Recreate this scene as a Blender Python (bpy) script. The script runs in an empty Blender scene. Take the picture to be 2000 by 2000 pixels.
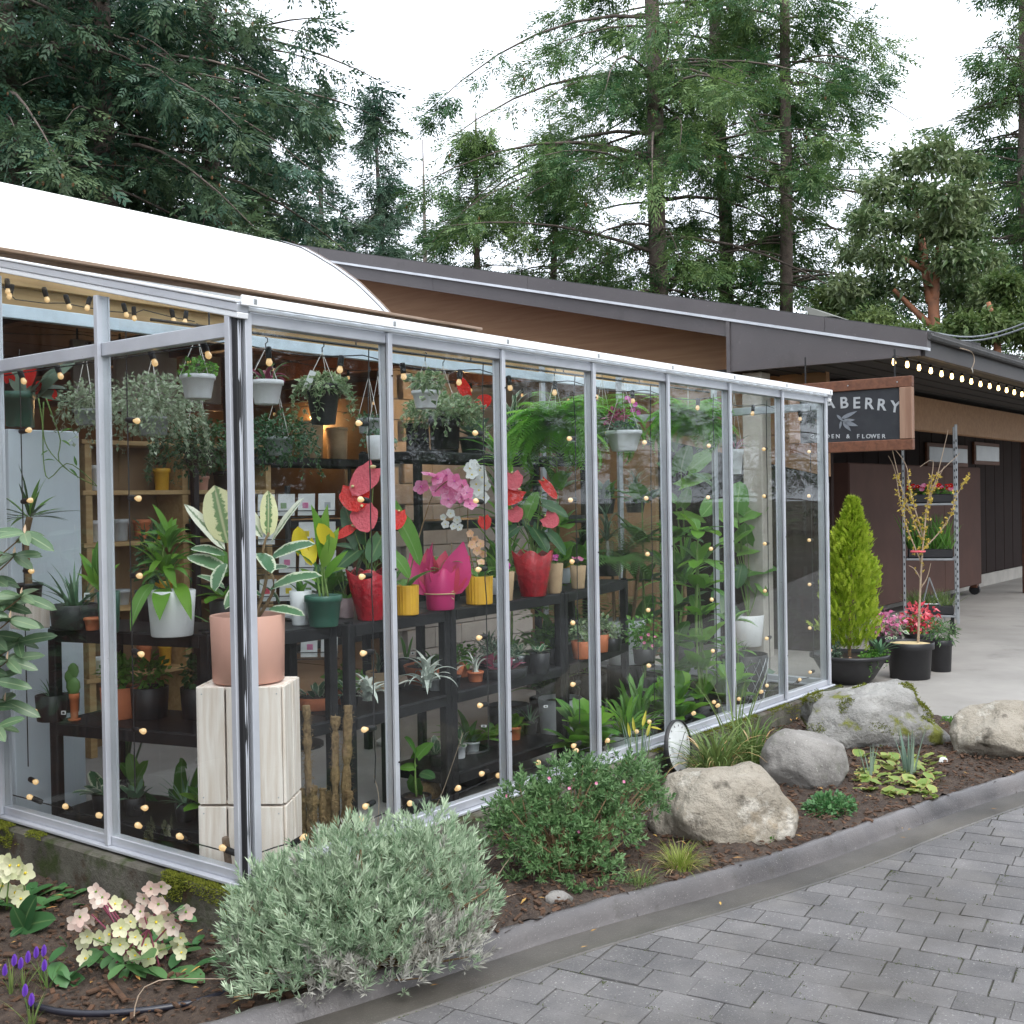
import bpy, math, random
import numpy as np
from mathutils import Matrix, Vector, noise as mnoise
rng = np.random.default_rng(11)
random.seed(11)
scene = bpy.context.scene
col = scene.collection
PI = math.pi

# ------------------------------------------------------------------ camera
F = 2284.0                                    # focal length in pixels of the 2000 px frame
CAM = np.array([-2.768, -3.384, 1.58])
yaw, pit, rol = np.radians([37.66, -0.607, -0.977])
fwd = np.array([np.cos(yaw)*np.cos(pit), np.sin(yaw)*np.cos(pit), np.sin(pit)])
_r = np.array([np.sin(yaw), -np.cos(yaw), 0.0])
_u = np.cross(_r, fwd)
rgt = _r*np.cos(rol) + _u*np.sin(rol)
upv = -_r*np.sin(rol) + _u*np.cos(rol)
cd = bpy.data.cameras.new('camera')
cam = bpy.data.objects.new('camera', cd)
col.objects.link(cam)
cam.matrix_world = Matrix(((rgt[0], upv[0], -fwd[0], CAM[0]), (rgt[1], upv[1], -fwd[1], CAM[1]),
                           (rgt[2], upv[2], -fwd[2], CAM[2]), (0, 0, 0, 1)))
cd.sensor_width = 36
cd.lens = 36*F/2000
cd.clip_end = 600
cd.clip_start = 0.05
scene.camera = cam

# ------------------------------------------------------------------ sky, sun, exposure (bright overcast)
SUN_EL, SUN_AZ = math.radians(52), math.radians(250)
world = bpy.data.worlds.new('World')
scene.world = world
world.use_nodes = True
wn = world.node_tree
wn.nodes.clear()
sky = wn.nodes.new('ShaderNodeTexSky')
sky.sky_type = 'NISHITA'
sky.sun_disc = False
sky.sun_elevation = SUN_EL
sky.sun_rotation = math.radians(90) - SUN_AZ
sky.dust_density = 4.0
sky.air_density = 1.0
hsv = wn.nodes.new('ShaderNodeHueSaturation')
hsv.inputs['Saturation'].default_value = 0.16
wn.links.new(sky.outputs[0], hsv.inputs['Color'])
cloud = wn.nodes.new('ShaderNodeMix')          # even cloud cover over the sky
cloud.data_type = 'RGBA'
cloud.inputs[0].default_value = 0.72
cloud.inputs[7].default_value = (9.2, 9.9, 11.0, 1)
wn.links.new(hsv.outputs[0], cloud.inputs[6])
bg = wn.nodes.new('ShaderNodeBackground')
bg.inputs['Strength'].default_value = 0.11
wn.links.new(cloud.outputs[2], bg.inputs['Color'])
wo = wn.nodes.new('ShaderNodeOutputWorld')
wn.links.new(bg.outputs[0], wo.inputs['Surface'])
sd = bpy.data.lights.new('sun', 'SUN')
sd.energy = 0.9
sd.angle = math.radians(35)
sd.color = (1.0, 0.97, 0.92)
sun = bpy.data.objects.new('sun', sd)
col.objects.link(sun)
_sv = Vector((math.cos(SUN_EL)*math.cos(SUN_AZ), math.cos(SUN_EL)*math.sin(SUN_AZ), math.sin(SUN_EL)))
sun.rotation_euler = _sv.to_track_quat('Z', 'Y').to_euler()
scene.view_settings.view_transform = 'Standard'
scene.view_settings.look = 'None'
scene.view_settings.gamma = 1
scene.view_settings.use_curve_mapping = False
scene.view_settings.exposure = 1.2
cy = scene.cycles
cy.max_bounces = 10
cy.diffuse_bounces = 4
cy.glossy_bounces = 3
cy.transmission_bounces = 6
cy.transparent_max_bounces = 24
cy.caustics_reflective = False
cy.caustics_refractive = False
cy.use_denoising = True

# ------------------------------------------------------------------ pixel -> place helpers
def D(x, y): return fwd + rgt*(x-1000)/F + upv*(1000-y)/F
def onz(x, y, z=0.0):
    d = D(x, y); return CAM + d*(z-CAM[2])/d[2]
def onx(x, y, X):
    d = D(x, y); return CAM + d*(X-CAM[0])/d[0]
def ony(x, y, Y):
    d = D(x, y); return CAM + d*(Y-CAM[1])/d[1]
def ond(x, y, t): return CAM + D(x, y)*t
def pr(P):
    v = np.asarray(P)-CAM; d = v@fwd
    return 1000+F*(v@rgt)/d, 1000-F*(v@upv)/d, d

# ------------------------------------------------------------------ materials
MAT = {}
def _new(name):
    m = bpy.data.materials.new(name); m.use_nodes = True
    nt = m.node_tree; nt.nodes.clear()
    MAT[name] = m
    return m, nt
def _n(nt, t, **kw):
    n = nt.nodes.new(t)
    for k, v in kw.items(): setattr(n, k, v)
    return n
def rgba(c): return (c[0], c[1], c[2], 1)
POSN = [False]
def _noise(nt, scale, detail=6, rough=.6, obj=True, dist=0):
    tc = _n(nt, 'ShaderNodeNewGeometry') if POSN[0] else _n(nt, 'ShaderNodeTexCoord')
    no = _n(nt, 'ShaderNodeTexNoise')
    no.inputs['Scale'].default_value = scale
    no.inputs['Detail'].default_value = detail
    no.inputs['Roughness'].default_value = rough
    no.inputs['Distortion'].default_value = dist
    nt.links.new(tc.outputs['Position' if POSN[0] else 'Object'], no.inputs['Vector'])
    return no
def _mix(nt, fac, a, b):
    m = _n(nt, 'ShaderNodeMix', data_type='RGBA')
    for i, s in ((0, fac), (6, a), (7, b)):
        if isinstance(s, (int, float)): m.inputs[i].default_value = s
        elif isinstance(s, tuple): m.inputs[i].default_value = rgba(s)
        else: nt.links.new(s, m.inputs[i])
    return m.outputs[2]
def _ramp(nt, src, p0, p1):
    r = _n(nt, 'ShaderNodeMapRange')
    r.inputs[1].default_value = p0; r.inputs[2].default_value = p1
    nt.links.new(src, r.inputs[0])
    return r.outputs[0]
def pm(name, c1, c2=None, scale=8, rough=.6, bump=0, bscale=None, metal=0, emit=None, es=0,
       spots=None, coat=0, rnd=0, detail=6, p0=.35, p1=.65, spec=.5, bdist=.01):
    """painted / stone / plastic surface: two tones mixed by noise, optional spots (colour, scale, lo, hi), bump"""
    m, nt = _new(name)
    b = _n(nt, 'ShaderNodeBsdfPrincipled')
    c2 = c2 or tuple(x*.8 for x in c1)
    no = _noise(nt, scale, detail)
    c = _mix(nt, _ramp(nt, no.outputs[0], p0, p1), c1, c2)
    for s in (spots or []):
        n2 = _noise(nt, s[1], 5, .6)
        c = _mix(nt, _ramp(nt, n2.outputs[0], s[2], s[3]), c, s[0])
    if rnd:
        oi = _n(nt, 'ShaderNodeObjectInfo')
        hs = _n(nt, 'ShaderNodeHueSaturation')
        mr = _n(nt, 'ShaderNodeMapRange')
        mr.inputs[3].default_value = 1-rnd; mr.inputs[4].default_value = 1+rnd
        nt.links.new(oi.outputs['Random'], mr.inputs[0])
        nt.links.new(mr.outputs[0], hs.inputs['Value'])
        nt.links.new(c, hs.inputs['Color']); c = hs.outputs[0]
    nt.links.new(c, b.inputs['Base Color'])
    b.inputs['Roughness'].default_value = rough
    b.inputs['Metallic'].default_value = metal
    b.inputs['Specular IOR Level'].default_value = spec
    b.inputs['Coat Weight'].default_value = coat
    if emit:
        b.inputs['Emission Color'].default_value = rgba(emit); b.inputs['Emission Strength'].default_value = es
    if bump:
        nb = _noise(nt, bscale or scale*4, 8, .65)
        bp = _n(nt, 'ShaderNodeBump')
        bp.inputs['Strength'].default_value = bump; bp.inputs['Distance'].default_value = bdist
        nt.links.new(nb.outputs[0], bp.inputs['Height'])
        nt.links.new(bp.outputs[0], b.inputs['Normal'])
    o = _n(nt, 'ShaderNodeOutputMaterial')
    nt.links.new(b.outputs[0], o.inputs[0])
    return m
def lm(name, c1, c2, edge=None, bump=0, trans=.3, rough=.45, spec=.35, vein=None, elo=.55, ehi=.75, esc=14):
    """leaf / petal: tone by the per-leaf attribute, optional margin colour, light through the blade"""
    m, nt = _new(name)
    a = _n(nt, 'ShaderNodeAttribute', attribute_name='rnd')
    c = _mix(nt, a.outputs['Fac'], c1, c2)
    if edge or vein:
        e = _n(nt, 'ShaderNodeAttribute', attribute_name='edge')
        if edge:
            no = _noise(nt, esc, 4, .6)
            ad = _n(nt, 'ShaderNodeMath', operation='MULTIPLY_ADD')
            nt.links.new(no.outputs[0], ad.inputs[0]); ad.inputs[1].default_value = .9
            nt.links.new(e.outputs['Fac'], ad.inputs[2])
            c = _mix(nt, _ramp(nt, ad.outputs[0], elo+.45, ehi+.45), c, edge)
        if vein:
            c = _mix(nt, _ramp(nt, e.outputs['Fac'], .12, .03), c, vein)
    p = _n(nt, 'ShaderNodeBsdfPrincipled')
    p.inputs['Roughness'].default_value = rough
    p.inputs['Specular IOR Level'].default_value = spec
    nt.links.new(c, p.inputs['Base Color'])
    if bump:
        nb = _noise(nt, bump, 3, .5); bp = _n(nt, 'ShaderNodeBump'); bp.inputs['Strength'].default_value = .6; bp.inputs['Distance'].default_value = .02
        nt.links.new(nb.outputs[0], bp.inputs['Height']); nt.links.new(bp.outputs[0], p.inputs['Normal'])
    t = _n(nt, 'ShaderNodeBsdfTranslucent')
    nt.links.new(c, t.inputs['Color'])
    ms = _n(nt, 'ShaderNodeMixShader'); ms.inputs[0].default_value = trans
    nt.links.new(p.outputs[0], ms.inputs[1]); nt.links.new(t.outputs[0], ms.inputs[2])
    o = _n(nt, 'ShaderNodeOutputMaterial')
    nt.links.new(ms.outputs[0], o.inputs[0])
    return m
def translucent(name, c, trans=.5, rough=.5, tc=None):
    m, nt = _new(name)
    p = _n(nt, 'ShaderNodeBsdfPrincipled'); p.inputs['Roughness'].default_value = rough
    no = _noise(nt, 3, 5)
    cc = _mix(nt, _ramp(nt, no.outputs[0], .3, .7), c, tuple(x*.93 for x in c))
    nt.links.new(cc, p.inputs['Base Color'])
    t = _n(nt, 'ShaderNodeBsdfTranslucent'); t.inputs['Color'].default_value = rgba(tc or c)
    ms = _n(nt, 'ShaderNodeMixShader'); ms.inputs[0].default_value = trans
    nt.links.new(p.outputs[0], ms.inputs[1]); nt.links.new(t.outputs[0], ms.inputs[2])
    o = _n(nt, 'ShaderNodeOutputMaterial'); nt.links.new(ms.outputs[0], o.inputs[0])
    return m
def glass(name, tint=(.972, .986, .982), dirt=.03, refl=1.0):
    """thin window glass: Fresnel mirror over clear transmission, a film of dust and rain streaks"""
    m, nt = _new(name)
    fr = _n(nt, 'ShaderNodeFresnel'); fr.inputs[0].default_value = 1.5
    ge = _n(nt, 'ShaderNodeNewGeometry')
    inv = _n(nt, 'ShaderNodeMath', operation='SUBTRACT'); inv.inputs[0].default_value = refl
    mu = _n(nt, 'ShaderNodeMath', operation='MULTIPLY')
    nt.links.new(ge.outputs['Backfacing'], inv.inputs[1])
    nt.links.new(fr.outputs[0], mu.inputs[0]); nt.links.new(inv.outputs[0], mu.inputs[1])
    mu.use_clamp = True
    m15 = _n(nt, 'ShaderNodeMath', operation='MULTIPLY'); m15.inputs[1].default_value = 1.5; m15.use_clamp = True
    nt.links.new(mu.outputs[0], m15.inputs[0]); mu = m15
    tr = _n(nt, 'ShaderNodeBsdfTransparent'); tr.inputs[0].default_value = rgba(tint)
    gl = _n(nt, 'ShaderNodeBsdfGlossy'); gl.inputs['Roughness'].default_value = .012
    ms = _n(nt, 'ShaderNodeMixShader')
    nt.links.new(mu.outputs[0], ms.inputs[0]); nt.links.new(tr.outputs[0], ms.inputs[1]); nt.links.new(gl.outputs[0], ms.inputs[2])
    df = _n(nt, 'ShaderNodeBsdfDiffuse'); df.inputs[0].default_value = (.6, .6, .58, 1)
    tc = _n(nt, 'ShaderNodeTexCoord'); mp = _n(nt, 'ShaderNodeMapping')
    mp.inputs['Scale'].default_value = (14, 14, 1.2)
    nt.links.new(tc.outputs['Object'], mp.inputs['Vector'])
    no = _n(nt, 'ShaderNodeTexNoise'); no.inputs['Scale'].default_value = 2.0; no.inputs['Detail'].default_value = 6
    nt.links.new(mp.outputs[0], no.inputs['Vector'])
    mr = _n(nt, 'ShaderNodeMapRange'); mr.inputs[1].default_value = .4; mr.inputs[2].default_value = .8
    mr.inputs[3].default_value = dirt*.25; mr.inputs[4].default_value = dirt*2
    nt.links.new(no.outputs[0], mr.inputs[0])
    m2 = _n(nt, 'ShaderNodeMixShader')
    nt.links.new(mr.outputs[0], m2.inputs[0]); nt.links.new(ms.outputs[0], m2.inputs[1]); nt.links.new(df.outputs[0], m2.inputs[2])
    o = _n(nt, 'ShaderNodeOutputMaterial'); nt.links.new(m2.outputs[0], o.inputs[0])
    return m
def woodm(name, c1, c2, axis=0, scale=4, rough=.6, rnd=.12):
    m, nt = _new(name)
    tc = _n(nt, 'ShaderNodeTexCoord'); mp = _n(nt, 'ShaderNodeMapping')
    s = [scale*9]*3; s[axis] = scale*.6
    mp.inputs['Scale'].default_value = s
    nt.links.new(tc.outputs['Object'], mp.inputs['Vector'])
    no = _n(nt, 'ShaderNodeTexNoise'); no.inputs['Scale'].default_value = 1.0; no.inputs['Detail'].default_value = 7
    no.inputs['Distortion'].default_value = .6
    nt.links.new(mp.outputs[0], no.inputs['Vector'])
    c = _mix(nt, _ramp(nt, no.outputs[0], .35, .7), c1, c2)
    oi = _n(nt, 'ShaderNodeObjectInfo'); hs = _n(nt, 'ShaderNodeHueSaturation'); mr = _n(nt, 'ShaderNodeMapRange')
    mr.inputs[3].default_value = 1-rnd; mr.inputs[4].default_value = 1+rnd
    nt.links.new(oi.outputs['Random'], mr.inputs[0]); nt.links.new(mr.outputs[0], hs.inputs['Value']); nt.links.new(c, hs.inputs['Color'])
    b = _n(nt, 'ShaderNodeBsdfPrincipled'); b.inputs['Roughness'].default_value = rough
    nt.links.new(hs.outputs[0], b.inputs['Base Color'])
    bp = _n(nt, 'ShaderNodeBump'); bp.inputs['Strength'].default_value = .25; bp.inputs['Distance'].default_value = .004
    nt.links.new(no.outputs[0], bp.inputs['Height']); nt.links.new(bp.outputs[0], b.inputs['Normal'])
    o = _n(nt, 'ShaderNodeOutputMaterial'); nt.links.new(b.outputs[0], o.inputs[0])
    return m

# ------------------------------------------------------------------ mesh builder
class MB:
    def __init__(s): s.v = []; s.q = []; s.m = []; s.r = []; s.e = []; s.n = 0
    def add(s, v, f, mat=0, rnd=None, edge=None):
        v = np.asarray(v, float).reshape(-1, 3)
        f = np.asarray(f, int)
        if f.shape[1] == 3: f = np.hstack([f, np.full((len(f), 1), -1)])
        s.v.append(v); s.q.append(np.where(f >= 0, f+s.n, -1)); s.n += len(v)
        s.m.append(np.full(len(f), mat, np.int32))
        s.r.append(np.full(len(v), .5 if rnd is None else 0.) + (0 if rnd is None else rnd))
        s.e.append(np.zeros(len(v)) + (0 if edge is None else edge))
        return s
    def mesh(s, name, mats, smooth=False):
        me = bpy.data.meshes.new(name)
        v = np.concatenate(s.v); q = np.concatenate(s.q); m = np.concatenate(s.m)
        cnt = np.where(q[:, 3] < 0, 3, 4).astype(np.int32)
        loops = q[q >= 0].astype(np.int32)
        me.vertices.add(len(v)); me.vertices.foreach_set('co', v.astype(np.float32).ravel())
        me.loops.add(len(loops)); me.loops.foreach_set('vertex_index', loops)
        me.polygons.add(len(q))
        st = np.zeros(len(q), np.int32); st[1:] = np.cumsum(cnt)[:-1]
        me.polygons.foreach_set('loop_start', st)
        try: me.polygons.foreach_set('loop_total', cnt)
        except Exception: pass
        me.polygons.foreach_set('material_index', m)
        me.polygons.foreach_set('use_smooth', np.full(len(q), bool(smooth)))
        for nm, src in (('rnd', s.r), ('edge', s.e)):
            at = me.attributes.new(nm, 'FLOAT', 'POINT')
            at.data.foreach_set('value', np.concatenate(src).astype(np.float32))
        for x in (mats if isinstance(mats, (list, tuple)) else [mats]):
            me.materials.append(MAT[x] if isinstance(x, str) else x)
        me.update(calc_edges=True)
        return me
    def build(s, name, mats, parent=None, smooth=False, loc=None):
        return obj(name, s.mesh(name, mats, smooth), parent, loc)
def obj(name, me, parent=None, loc=None, M=None):
    o = bpy.data.objects.new(name, me); col.objects.link(o)
    if parent is not None: o.parent = parent
    if M is not None: o.matrix_basis = M
    elif loc is not None: o.location = loc
    return o
def tag(o, label, cat, group=None):
    o['label'] = label; o['category'] = cat
    if group: o['group'] = group
    return o
def thing(name, label, cat, loc=(0, 0, 0), rz=0, group=None):
    o = bpy.data.objects.new(name, None); col.objects.link(o)
    o.empty_display_size = .1
    o.location = tuple(float(x) for x in loc); o.rotation_euler = (0, 0, rz)
    return tag(o, label, cat, group)
def struct(o): o['kind'] = 'structure'; return o
def stuff(o, label=None, cat=None):
    o['kind'] = 'stuff'
    if label: o['label'] = label; o['category'] = cat
    return o

BOXF = [(0, 3, 2, 1), (4, 5, 6, 7), (0, 1, 5, 4), (1, 2, 6, 5), (2, 3, 7, 6), (3, 0, 4, 7)]
def box(mb, x0, x1, y0, y1, z0, z1, mat=0, rnd=None):
    v = [(x0, y0, z0), (x1, y0, z0), (x1, y1, z0), (x0, y1, z0), (x0, y0, z1), (x1, y0, z1), (x1, y1, z1), (x0, y1, z1)]
    return mb.add(v, BOXF, mat, rnd)
def cbox(mb, c, h, b=.004, mat=0, rot=None, rnd=None):
    """chamfered box: centre c, half sizes h, chamfer b, rot 3x3"""
    v = []; idx = {}
    for sx in (-1, 1):
        for sy in (-1, 1):
            for sz in (-1, 1):
                for a in range(3):
                    p = [sx*h[0], sy*h[1], sz*h[2]]
                    for k, sg in enumerate((sx, sy, sz)):
                        if k != a: p[k] -= sg*b
                    idx[(sx, sy, sz, a)] = len(v); v.append(p)
    f = []
    g = lambda *k: idx[k]
    for s in (-1, 1):
        for a in range(3):
            o1, o2 = (a+1) % 3, (a+2) % 3
            ring = []
            for s1, s2 in ((-1, -1), (1, -1), (1, 1), (-1, 1)):
                k = [0, 0, 0]; k[a] = s; k[o1] = s1; k[o2] = s2
                ring.append(g(*k, a))
            f.append(ring if s > 0 else ring[::-1])
    for a in range(3):                       # edges along axis a
        o1, o2 = (a+1) % 3, (a+2) % 3
        for s1 in (-1, 1):
            for s2 in (-1, 1):
                k0 = [0, 0, 0]; k0[a] = -1; k0[o1] = s1; k0[o2] = s2
                k1 = list(k0); k1[a] = 1
                q = [g(*k0, o1), g(*k0, o2), g(*k1, o2), g(*k1, o1)]
                f.append(q[::-1] if s1*s2 > 0 else q)
    t = []
    for sx in (-1, 1):
        for sy in (-1, 1):
            for sz in (-1, 1):
                q = [g(sx, sy, sz, 0), g(sx, sy, sz, 1), g(sx, sy, sz, 2), -1]
                if sx*sy*sz < 0: q = [q[2], q[1], q[0], -1]
                t.append(q)
    v = np.array(v)
    if rot is not None: v = v @ np.asarray(rot).T
    return mb.add(v+np.asarray(c), np.array(f+t), mat, rnd)
def rz3(a):
    c, s = math.cos(a), math.sin(a); return np.array([[c, -s, 0], [s, c, 0], [0, 0, 1.]])
def unit(v): v = np.asarray(v, float); return v/(np.linalg.norm(v)+1e-12)
def beam(mb, a, b, w, h, mat=0, up=(0, 0, 1), bev=.003):
    """rectangular bar from a to b, w across, h along up"""
    a = np.asarray(a, float); b = np.asarray(b, float); x = unit(b-a); z = unit(np.asarray(up)-x*np.dot(up, x)); y = np.cross(z, x)
    return cbox(mb, (a+b)/2, (np.linalg.norm(b-a)/2, w/2, h/2), bev, mat, np.stack([x, y, z], 1))
def tube(mb, pts, rad, n=8, mat=0, caps=True, rnd=None):
    P = np.asarray(pts, float); k = len(P)
    R = np.full(k, rad, float) if np.isscalar(rad) else np.asarray(rad, float)
    T = np.gradient(P, axis=0); T /= (np.linalg.norm(T, axis=1)[:, None]+1e-12)
    ref = np.array([0, 0, 1.]) if abs(T[0][2]) < .9 else np.array([1., 0, 0])
    A = np.cross(T, ref); A /= (np.linalg.norm(A, axis=1)[:, None]+1e-9); B = np.cross(T, A)
    th = np.arange(n)*2*PI/n
    ring = A[:, None, :]*np.cos(th)[None, :, None] + B[:, None, :]*np.sin(th)[None, :, None]
    V = P[:, None, :] + ring*R[:, None, None]
    i = np.arange(k-1)[:, None]*n; j = np.arange(n)[None, :]; j2 = (j+1) % n
    f = np.stack([i+j, i+j2, i+n+j2, i+n+j], -1).reshape(-1, 4)
    V = V.reshape(-1, 3)
    if caps:
        V = np.vstack([V, P[0], P[-1]]); a, b = k*n, k*n+1
        jj = np.arange(n); j3 = (jj+1) % n
        f = np.vstack([f, np.stack([np.full(n, a), j3, jj, np.full(n, -1)], 1), np.stack([np.full(n, b), (k-1)*n+jj, (k-1)*n+j3, np.full(n, -1)], 1)])
    return mb.add(V, f, mat, rnd)
def lathe(mb, prof, n=24, mat=0, c=(0, 0, 0), flute=None, rnd=None):
    p = np.asarray(prof, float); k = len(p); th = np.arange(n)*2*PI/n
    r = p[:, 0][:, None]*np.ones(n)[None]
    if flute is not None: r = r*(1+flute[1]*np.abs(np.sin(th*flute[0]/2))[None]*(p[:, 0] > .5*p[:, 0].max())[:, None])
    V = np.stack([r*np.cos(th), r*np.sin(th), p[:, 1][:, None]*np.ones(n)[None]], -1).reshape(-1, 3)+np.asarray(c)
    i = np.arange(k-1)[:, None]*n; j = np.arange(n)[None, :]; j2 = (j+1) % n
    f = np.stack([i+j, i+j2, i+n+j2, i+n+j], -1).reshape(-1, 4)
    return mb.add(V, f, mat, rnd)
def inst(mb, tv, tf, pos, X, Z, sc, rnd=None, mat=0, te=None):
    """copy template (tv, tf) to every pos with x-axis X, up hint Z, scale sc (N,) or (N,3)"""
    pos = np.asarray(pos, float); N = len(pos)
    if N == 0: return mb
    X = np.asarray(X, float); X = X/(np.linalg.norm(X, axis=1)[:, None]+1e-9)
    Z = np.broadcast_to(np.asarray(Z, float), X.shape)
    Y = np.cross(Z, X); ny = np.linalg.norm(Y, axis=1)
    bad = ny < 1e-4
    if bad.any(): Y[bad] = np.cross(np.array([.3, .9, .1]), X[bad]); ny = np.linalg.norm(Y, axis=1)
    Y = Y/ny[:, None]; Z = np.cross(X, Y)
    sc = np.asarray(sc, float)
    if sc.ndim == 0: sc = np.full(N, float(sc))
    if sc.ndim == 1: sc = np.repeat(sc[:, None], 3, 1)
    tv = np.asarray(tv, float); tf = np.asarray(tf, int)
    if tf.shape[1] == 3: tf = np.hstack([tf, np.full((len(tf), 1), -1)])
    L = tv[None]*sc[:, None, :]
    V = pos[:, None, :] + L[..., 0:1]*X[:, None] + L[..., 1:2]*Y[:, None] + L[..., 2:3]*Z[:, None]
    f = np.where(tf[None] >= 0, tf[None] + (np.arange(N)*len(tv))[:, None, None], -1).reshape(-1, 4)
    rn = rng.random(N) if rnd is None else np.broadcast_to(rnd, (N,))
    return mb.add(V.reshape(-1, 3), f, mat, np.repeat(rn, len(tv)), None if te is None else np.tile(te, N))
PROF = {
    'lance': lambda t: np.sin(PI*np.clip(t, 0, 1)**.75)**.9,
    'oval': lambda t: np.sqrt(np.clip(np.sin(PI*t**.95), 0, 1)),
    'strap': lambda t: np.minimum(1, 8*t+.35)*np.sqrt(np.clip(1-t**3, 0, 1)),
    'taper': lambda t: np.clip(1-t, 0, 1)**.7,
    'heart': lambda t: np.where(t < .25, .62+1.52*t, np.sqrt(np.clip(1-((t-.25)/.75)**1.7, 0, 1))),
    'spoon': lambda t: np.clip(np.sin(PI*np.clip(t, 0, 1)**2.2), 0, 1)**.7+.06,
}
def blade(L=1., W=.2, n=6, prof='lance', elev=0., curl=0., fold=.15, wave=0., twist=0.):
    """one leaf along +x, bending downwards by curl radians over its length; returns verts, faces, edge"""
    t = np.linspace(0, 1, n+1)
    ang = elev - curl*t
    dx = np.cos(ang); dz = np.sin(ang)
    x = np.concatenate([[0], np.cumsum((dx[:-1]+dx[1:])/2)])*L/n
    z = np.concatenate([[0], np.cumsum((dz[:-1]+dz[1:])/2)])*L/n
    w = PROF[prof](t)*W/2
    w[-1] = max(w[-1], W*.01)
    tw = twist*t
    V = []
    for s in (-1, 0, 1):
        off = w*s; up = np.abs(off)*fold + (wave*W*np.sin(t*PI*5+s)*abs(s))
        V.append(np.stack([x - up*np.sin(ang), off*np.cos(tw), z + up*np.cos(ang) + off*np.sin(tw)], 1))
    if prof == 'heart':
        V[0][0, 0] -= .16*L; V[2][0, 0] -= .16*L
    V = np.concatenate(V)
    k = n+1; i = np.arange(n)
    f = np.vstack([np.stack([i, i+1, k+i+1, k+i], 1), np.stack([k+i, k+i+1, 2*k+i+1, 2*k+i], 1)])
    e = np.concatenate([np.ones(k), np.zeros(k), np.ones(k)])
    return V, f, e
def rot_az(V, az, el=0, roll=0):
    V = np.asarray(V)
    c, s = math.cos(roll), math.sin(roll); V = V @ np.array([[1, 0, 0], [0, c, -s], [0, s, c]]).T
    c, s = math.cos(el), math.sin(el); V = V @ np.array([[c, 0, -s], [0, 1, 0], [s, 0, c]]).T
    return V @ rz3(az).T
LEAF_T = (np.array([(0, 0, 0), (.45, .5, .06), (1, 0, 0), (.45, -.5, .06)]), np.array([(0, 1, 2, 3)]))
LEAF2_T = (np.array([(0, 0, 0), (.4, .5, .1), (.42, 0, 0), (1, 0, -.06), (.4, -.5, .1)]), np.array([(0, 2, 1, -1), (1, 2, 3, -1), (0, 4, 2, -1), (2, 4, 3, -1)]))
# ------------------------------------------------------------------ palette
POSN[0] = True
pm('paver', (.155, .147, .145), (.10, .096, .098), 5, .65, 1, 140, rnd=.16, spots=[((.34, .33, .31), 110, .61, .67), ((.06, .06, .06), 95, .63, .69), ((.075, .068, .062), 1.3, .48, .72), ((.20, .19, .18), 2.6, .58, .8)], bdist=.003)
POSN[0] = False
pm('joint_sand', (.085, .08, .062), (.04, .045, .024), 30, .95, .5, 90)
pm('gutter_concrete', (.115, .105, .092), (.035, .032, .028), 1.5, .35, .3, 120, spots=[((.32, .3, .27), 220, .62, .7)], bdist=.003)
pm('kerb_concrete', (.14, .128, .126), (.055, .051, .053), 1.6, .34, .5, 110, spots=[((.06, .055, .05), 9, .6, .75), ((.4, .38, .35), 200, .64, .7)], bdist=.004)
pm('apron_concrete', (.36, .34, .315), (.27, .255, .235), 1.1, .7, .25, 140, spots=[((.2, .19, .175), 2.3, .58, .8)], bdist=.002)
pm('floor_concrete', (.34, .33, .32), (.27, .26, .25), 1.6, .6, .2, 120)
pm('soil', (.045, .03, .023), (.10, .07, .052), 26, .95, 1, 70, spots=[((.2, .13, .08), 120, .6, .7)], bdist=.02)
pm('bark_chip', (.12, .06, .032), (.055, .032, .02), 20, .9, .4, 80)
pm('dry_leaf', (.5, .33, .08), (.28, .12, .04), 30, .7)
pm('forest_floor', (.06, .06, .025), (.03, .03, .015), 1.5, .95)
pm('base_concrete', (.15, .14, .115), (.05, .045, .034), 4, .9, .7, 60, spots=[((.035, .05, .01), 5.5, .50, .62), ((.05, .025, .012), 7, .58, .7)], bdist=.012)
pm('aluminium', (.60, .62, .67), (.50, .52, .57), 3, .42, .08, 40, metal=.35, spots=[((.22, .22, .22), 60, .7, .76)])
pm('aluminium_white', (.88, .89, .91), (.82, .84, .87), 3, .4)
pm('gasket', (.012, .012, .014), None, 5, .6)
pm('black_plastic', (.010, .010, .012), (.017, .017, .019), 12, .5, .15, 60, spec=.25)
pm('black_metal', (.02, .02, .022), None, 8, .5)
translucent('roof_panel', (.93, .95, .96), .84, .35)
pm('vault_sheet', (.87, .86, .84), (.82, .81, .78), 1.5, .5, .1, 8)
woodm('fence_wood', (.17, .11, .07), (.3, .22, .17), 0, 3)
woodm('tan_wood', (.5, .34, .16), (.36, .22, .09), 0, 3)
woodm('orange_wood', (.43, .245, .125), (.34, .175, .085), 1, 2.2, .62)
woodm('red_wood', (.17, .066, .034), (.10, .038, .02), 0, 3)
woodm('grey_wood', (.36, .22, .15), (.26, .14, .09), 2, 3)
woodm('dark_wood', (.085, .032, .017), (.04, .016, .01), 0, 2)
woodm('white_wood', (.90, .82, .76), (.70, .58, .49), 2, 5, .75, .06)
pm('pale_blue', (.60, .70, .78), None, 6, .45)
pm('fascia', (.105, .094, .098), (.085, .076, .08), 1.2, .5, .15, 60, spots=[((.15, .14, .14), 24, .64, .8), ((.06, .055, .055), 3, .6, .8)])
pm('fascia_dark', (.035, .03, .031), (.045, .038, .038), 2, .55)
pm('trim', (.62, .64, .68), None, 5, .35, metal=.4)
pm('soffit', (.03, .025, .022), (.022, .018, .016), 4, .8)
pm('roofing', (.05, .05, .052), (.08, .078, .078), 6, .8, .5, 30)
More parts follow.
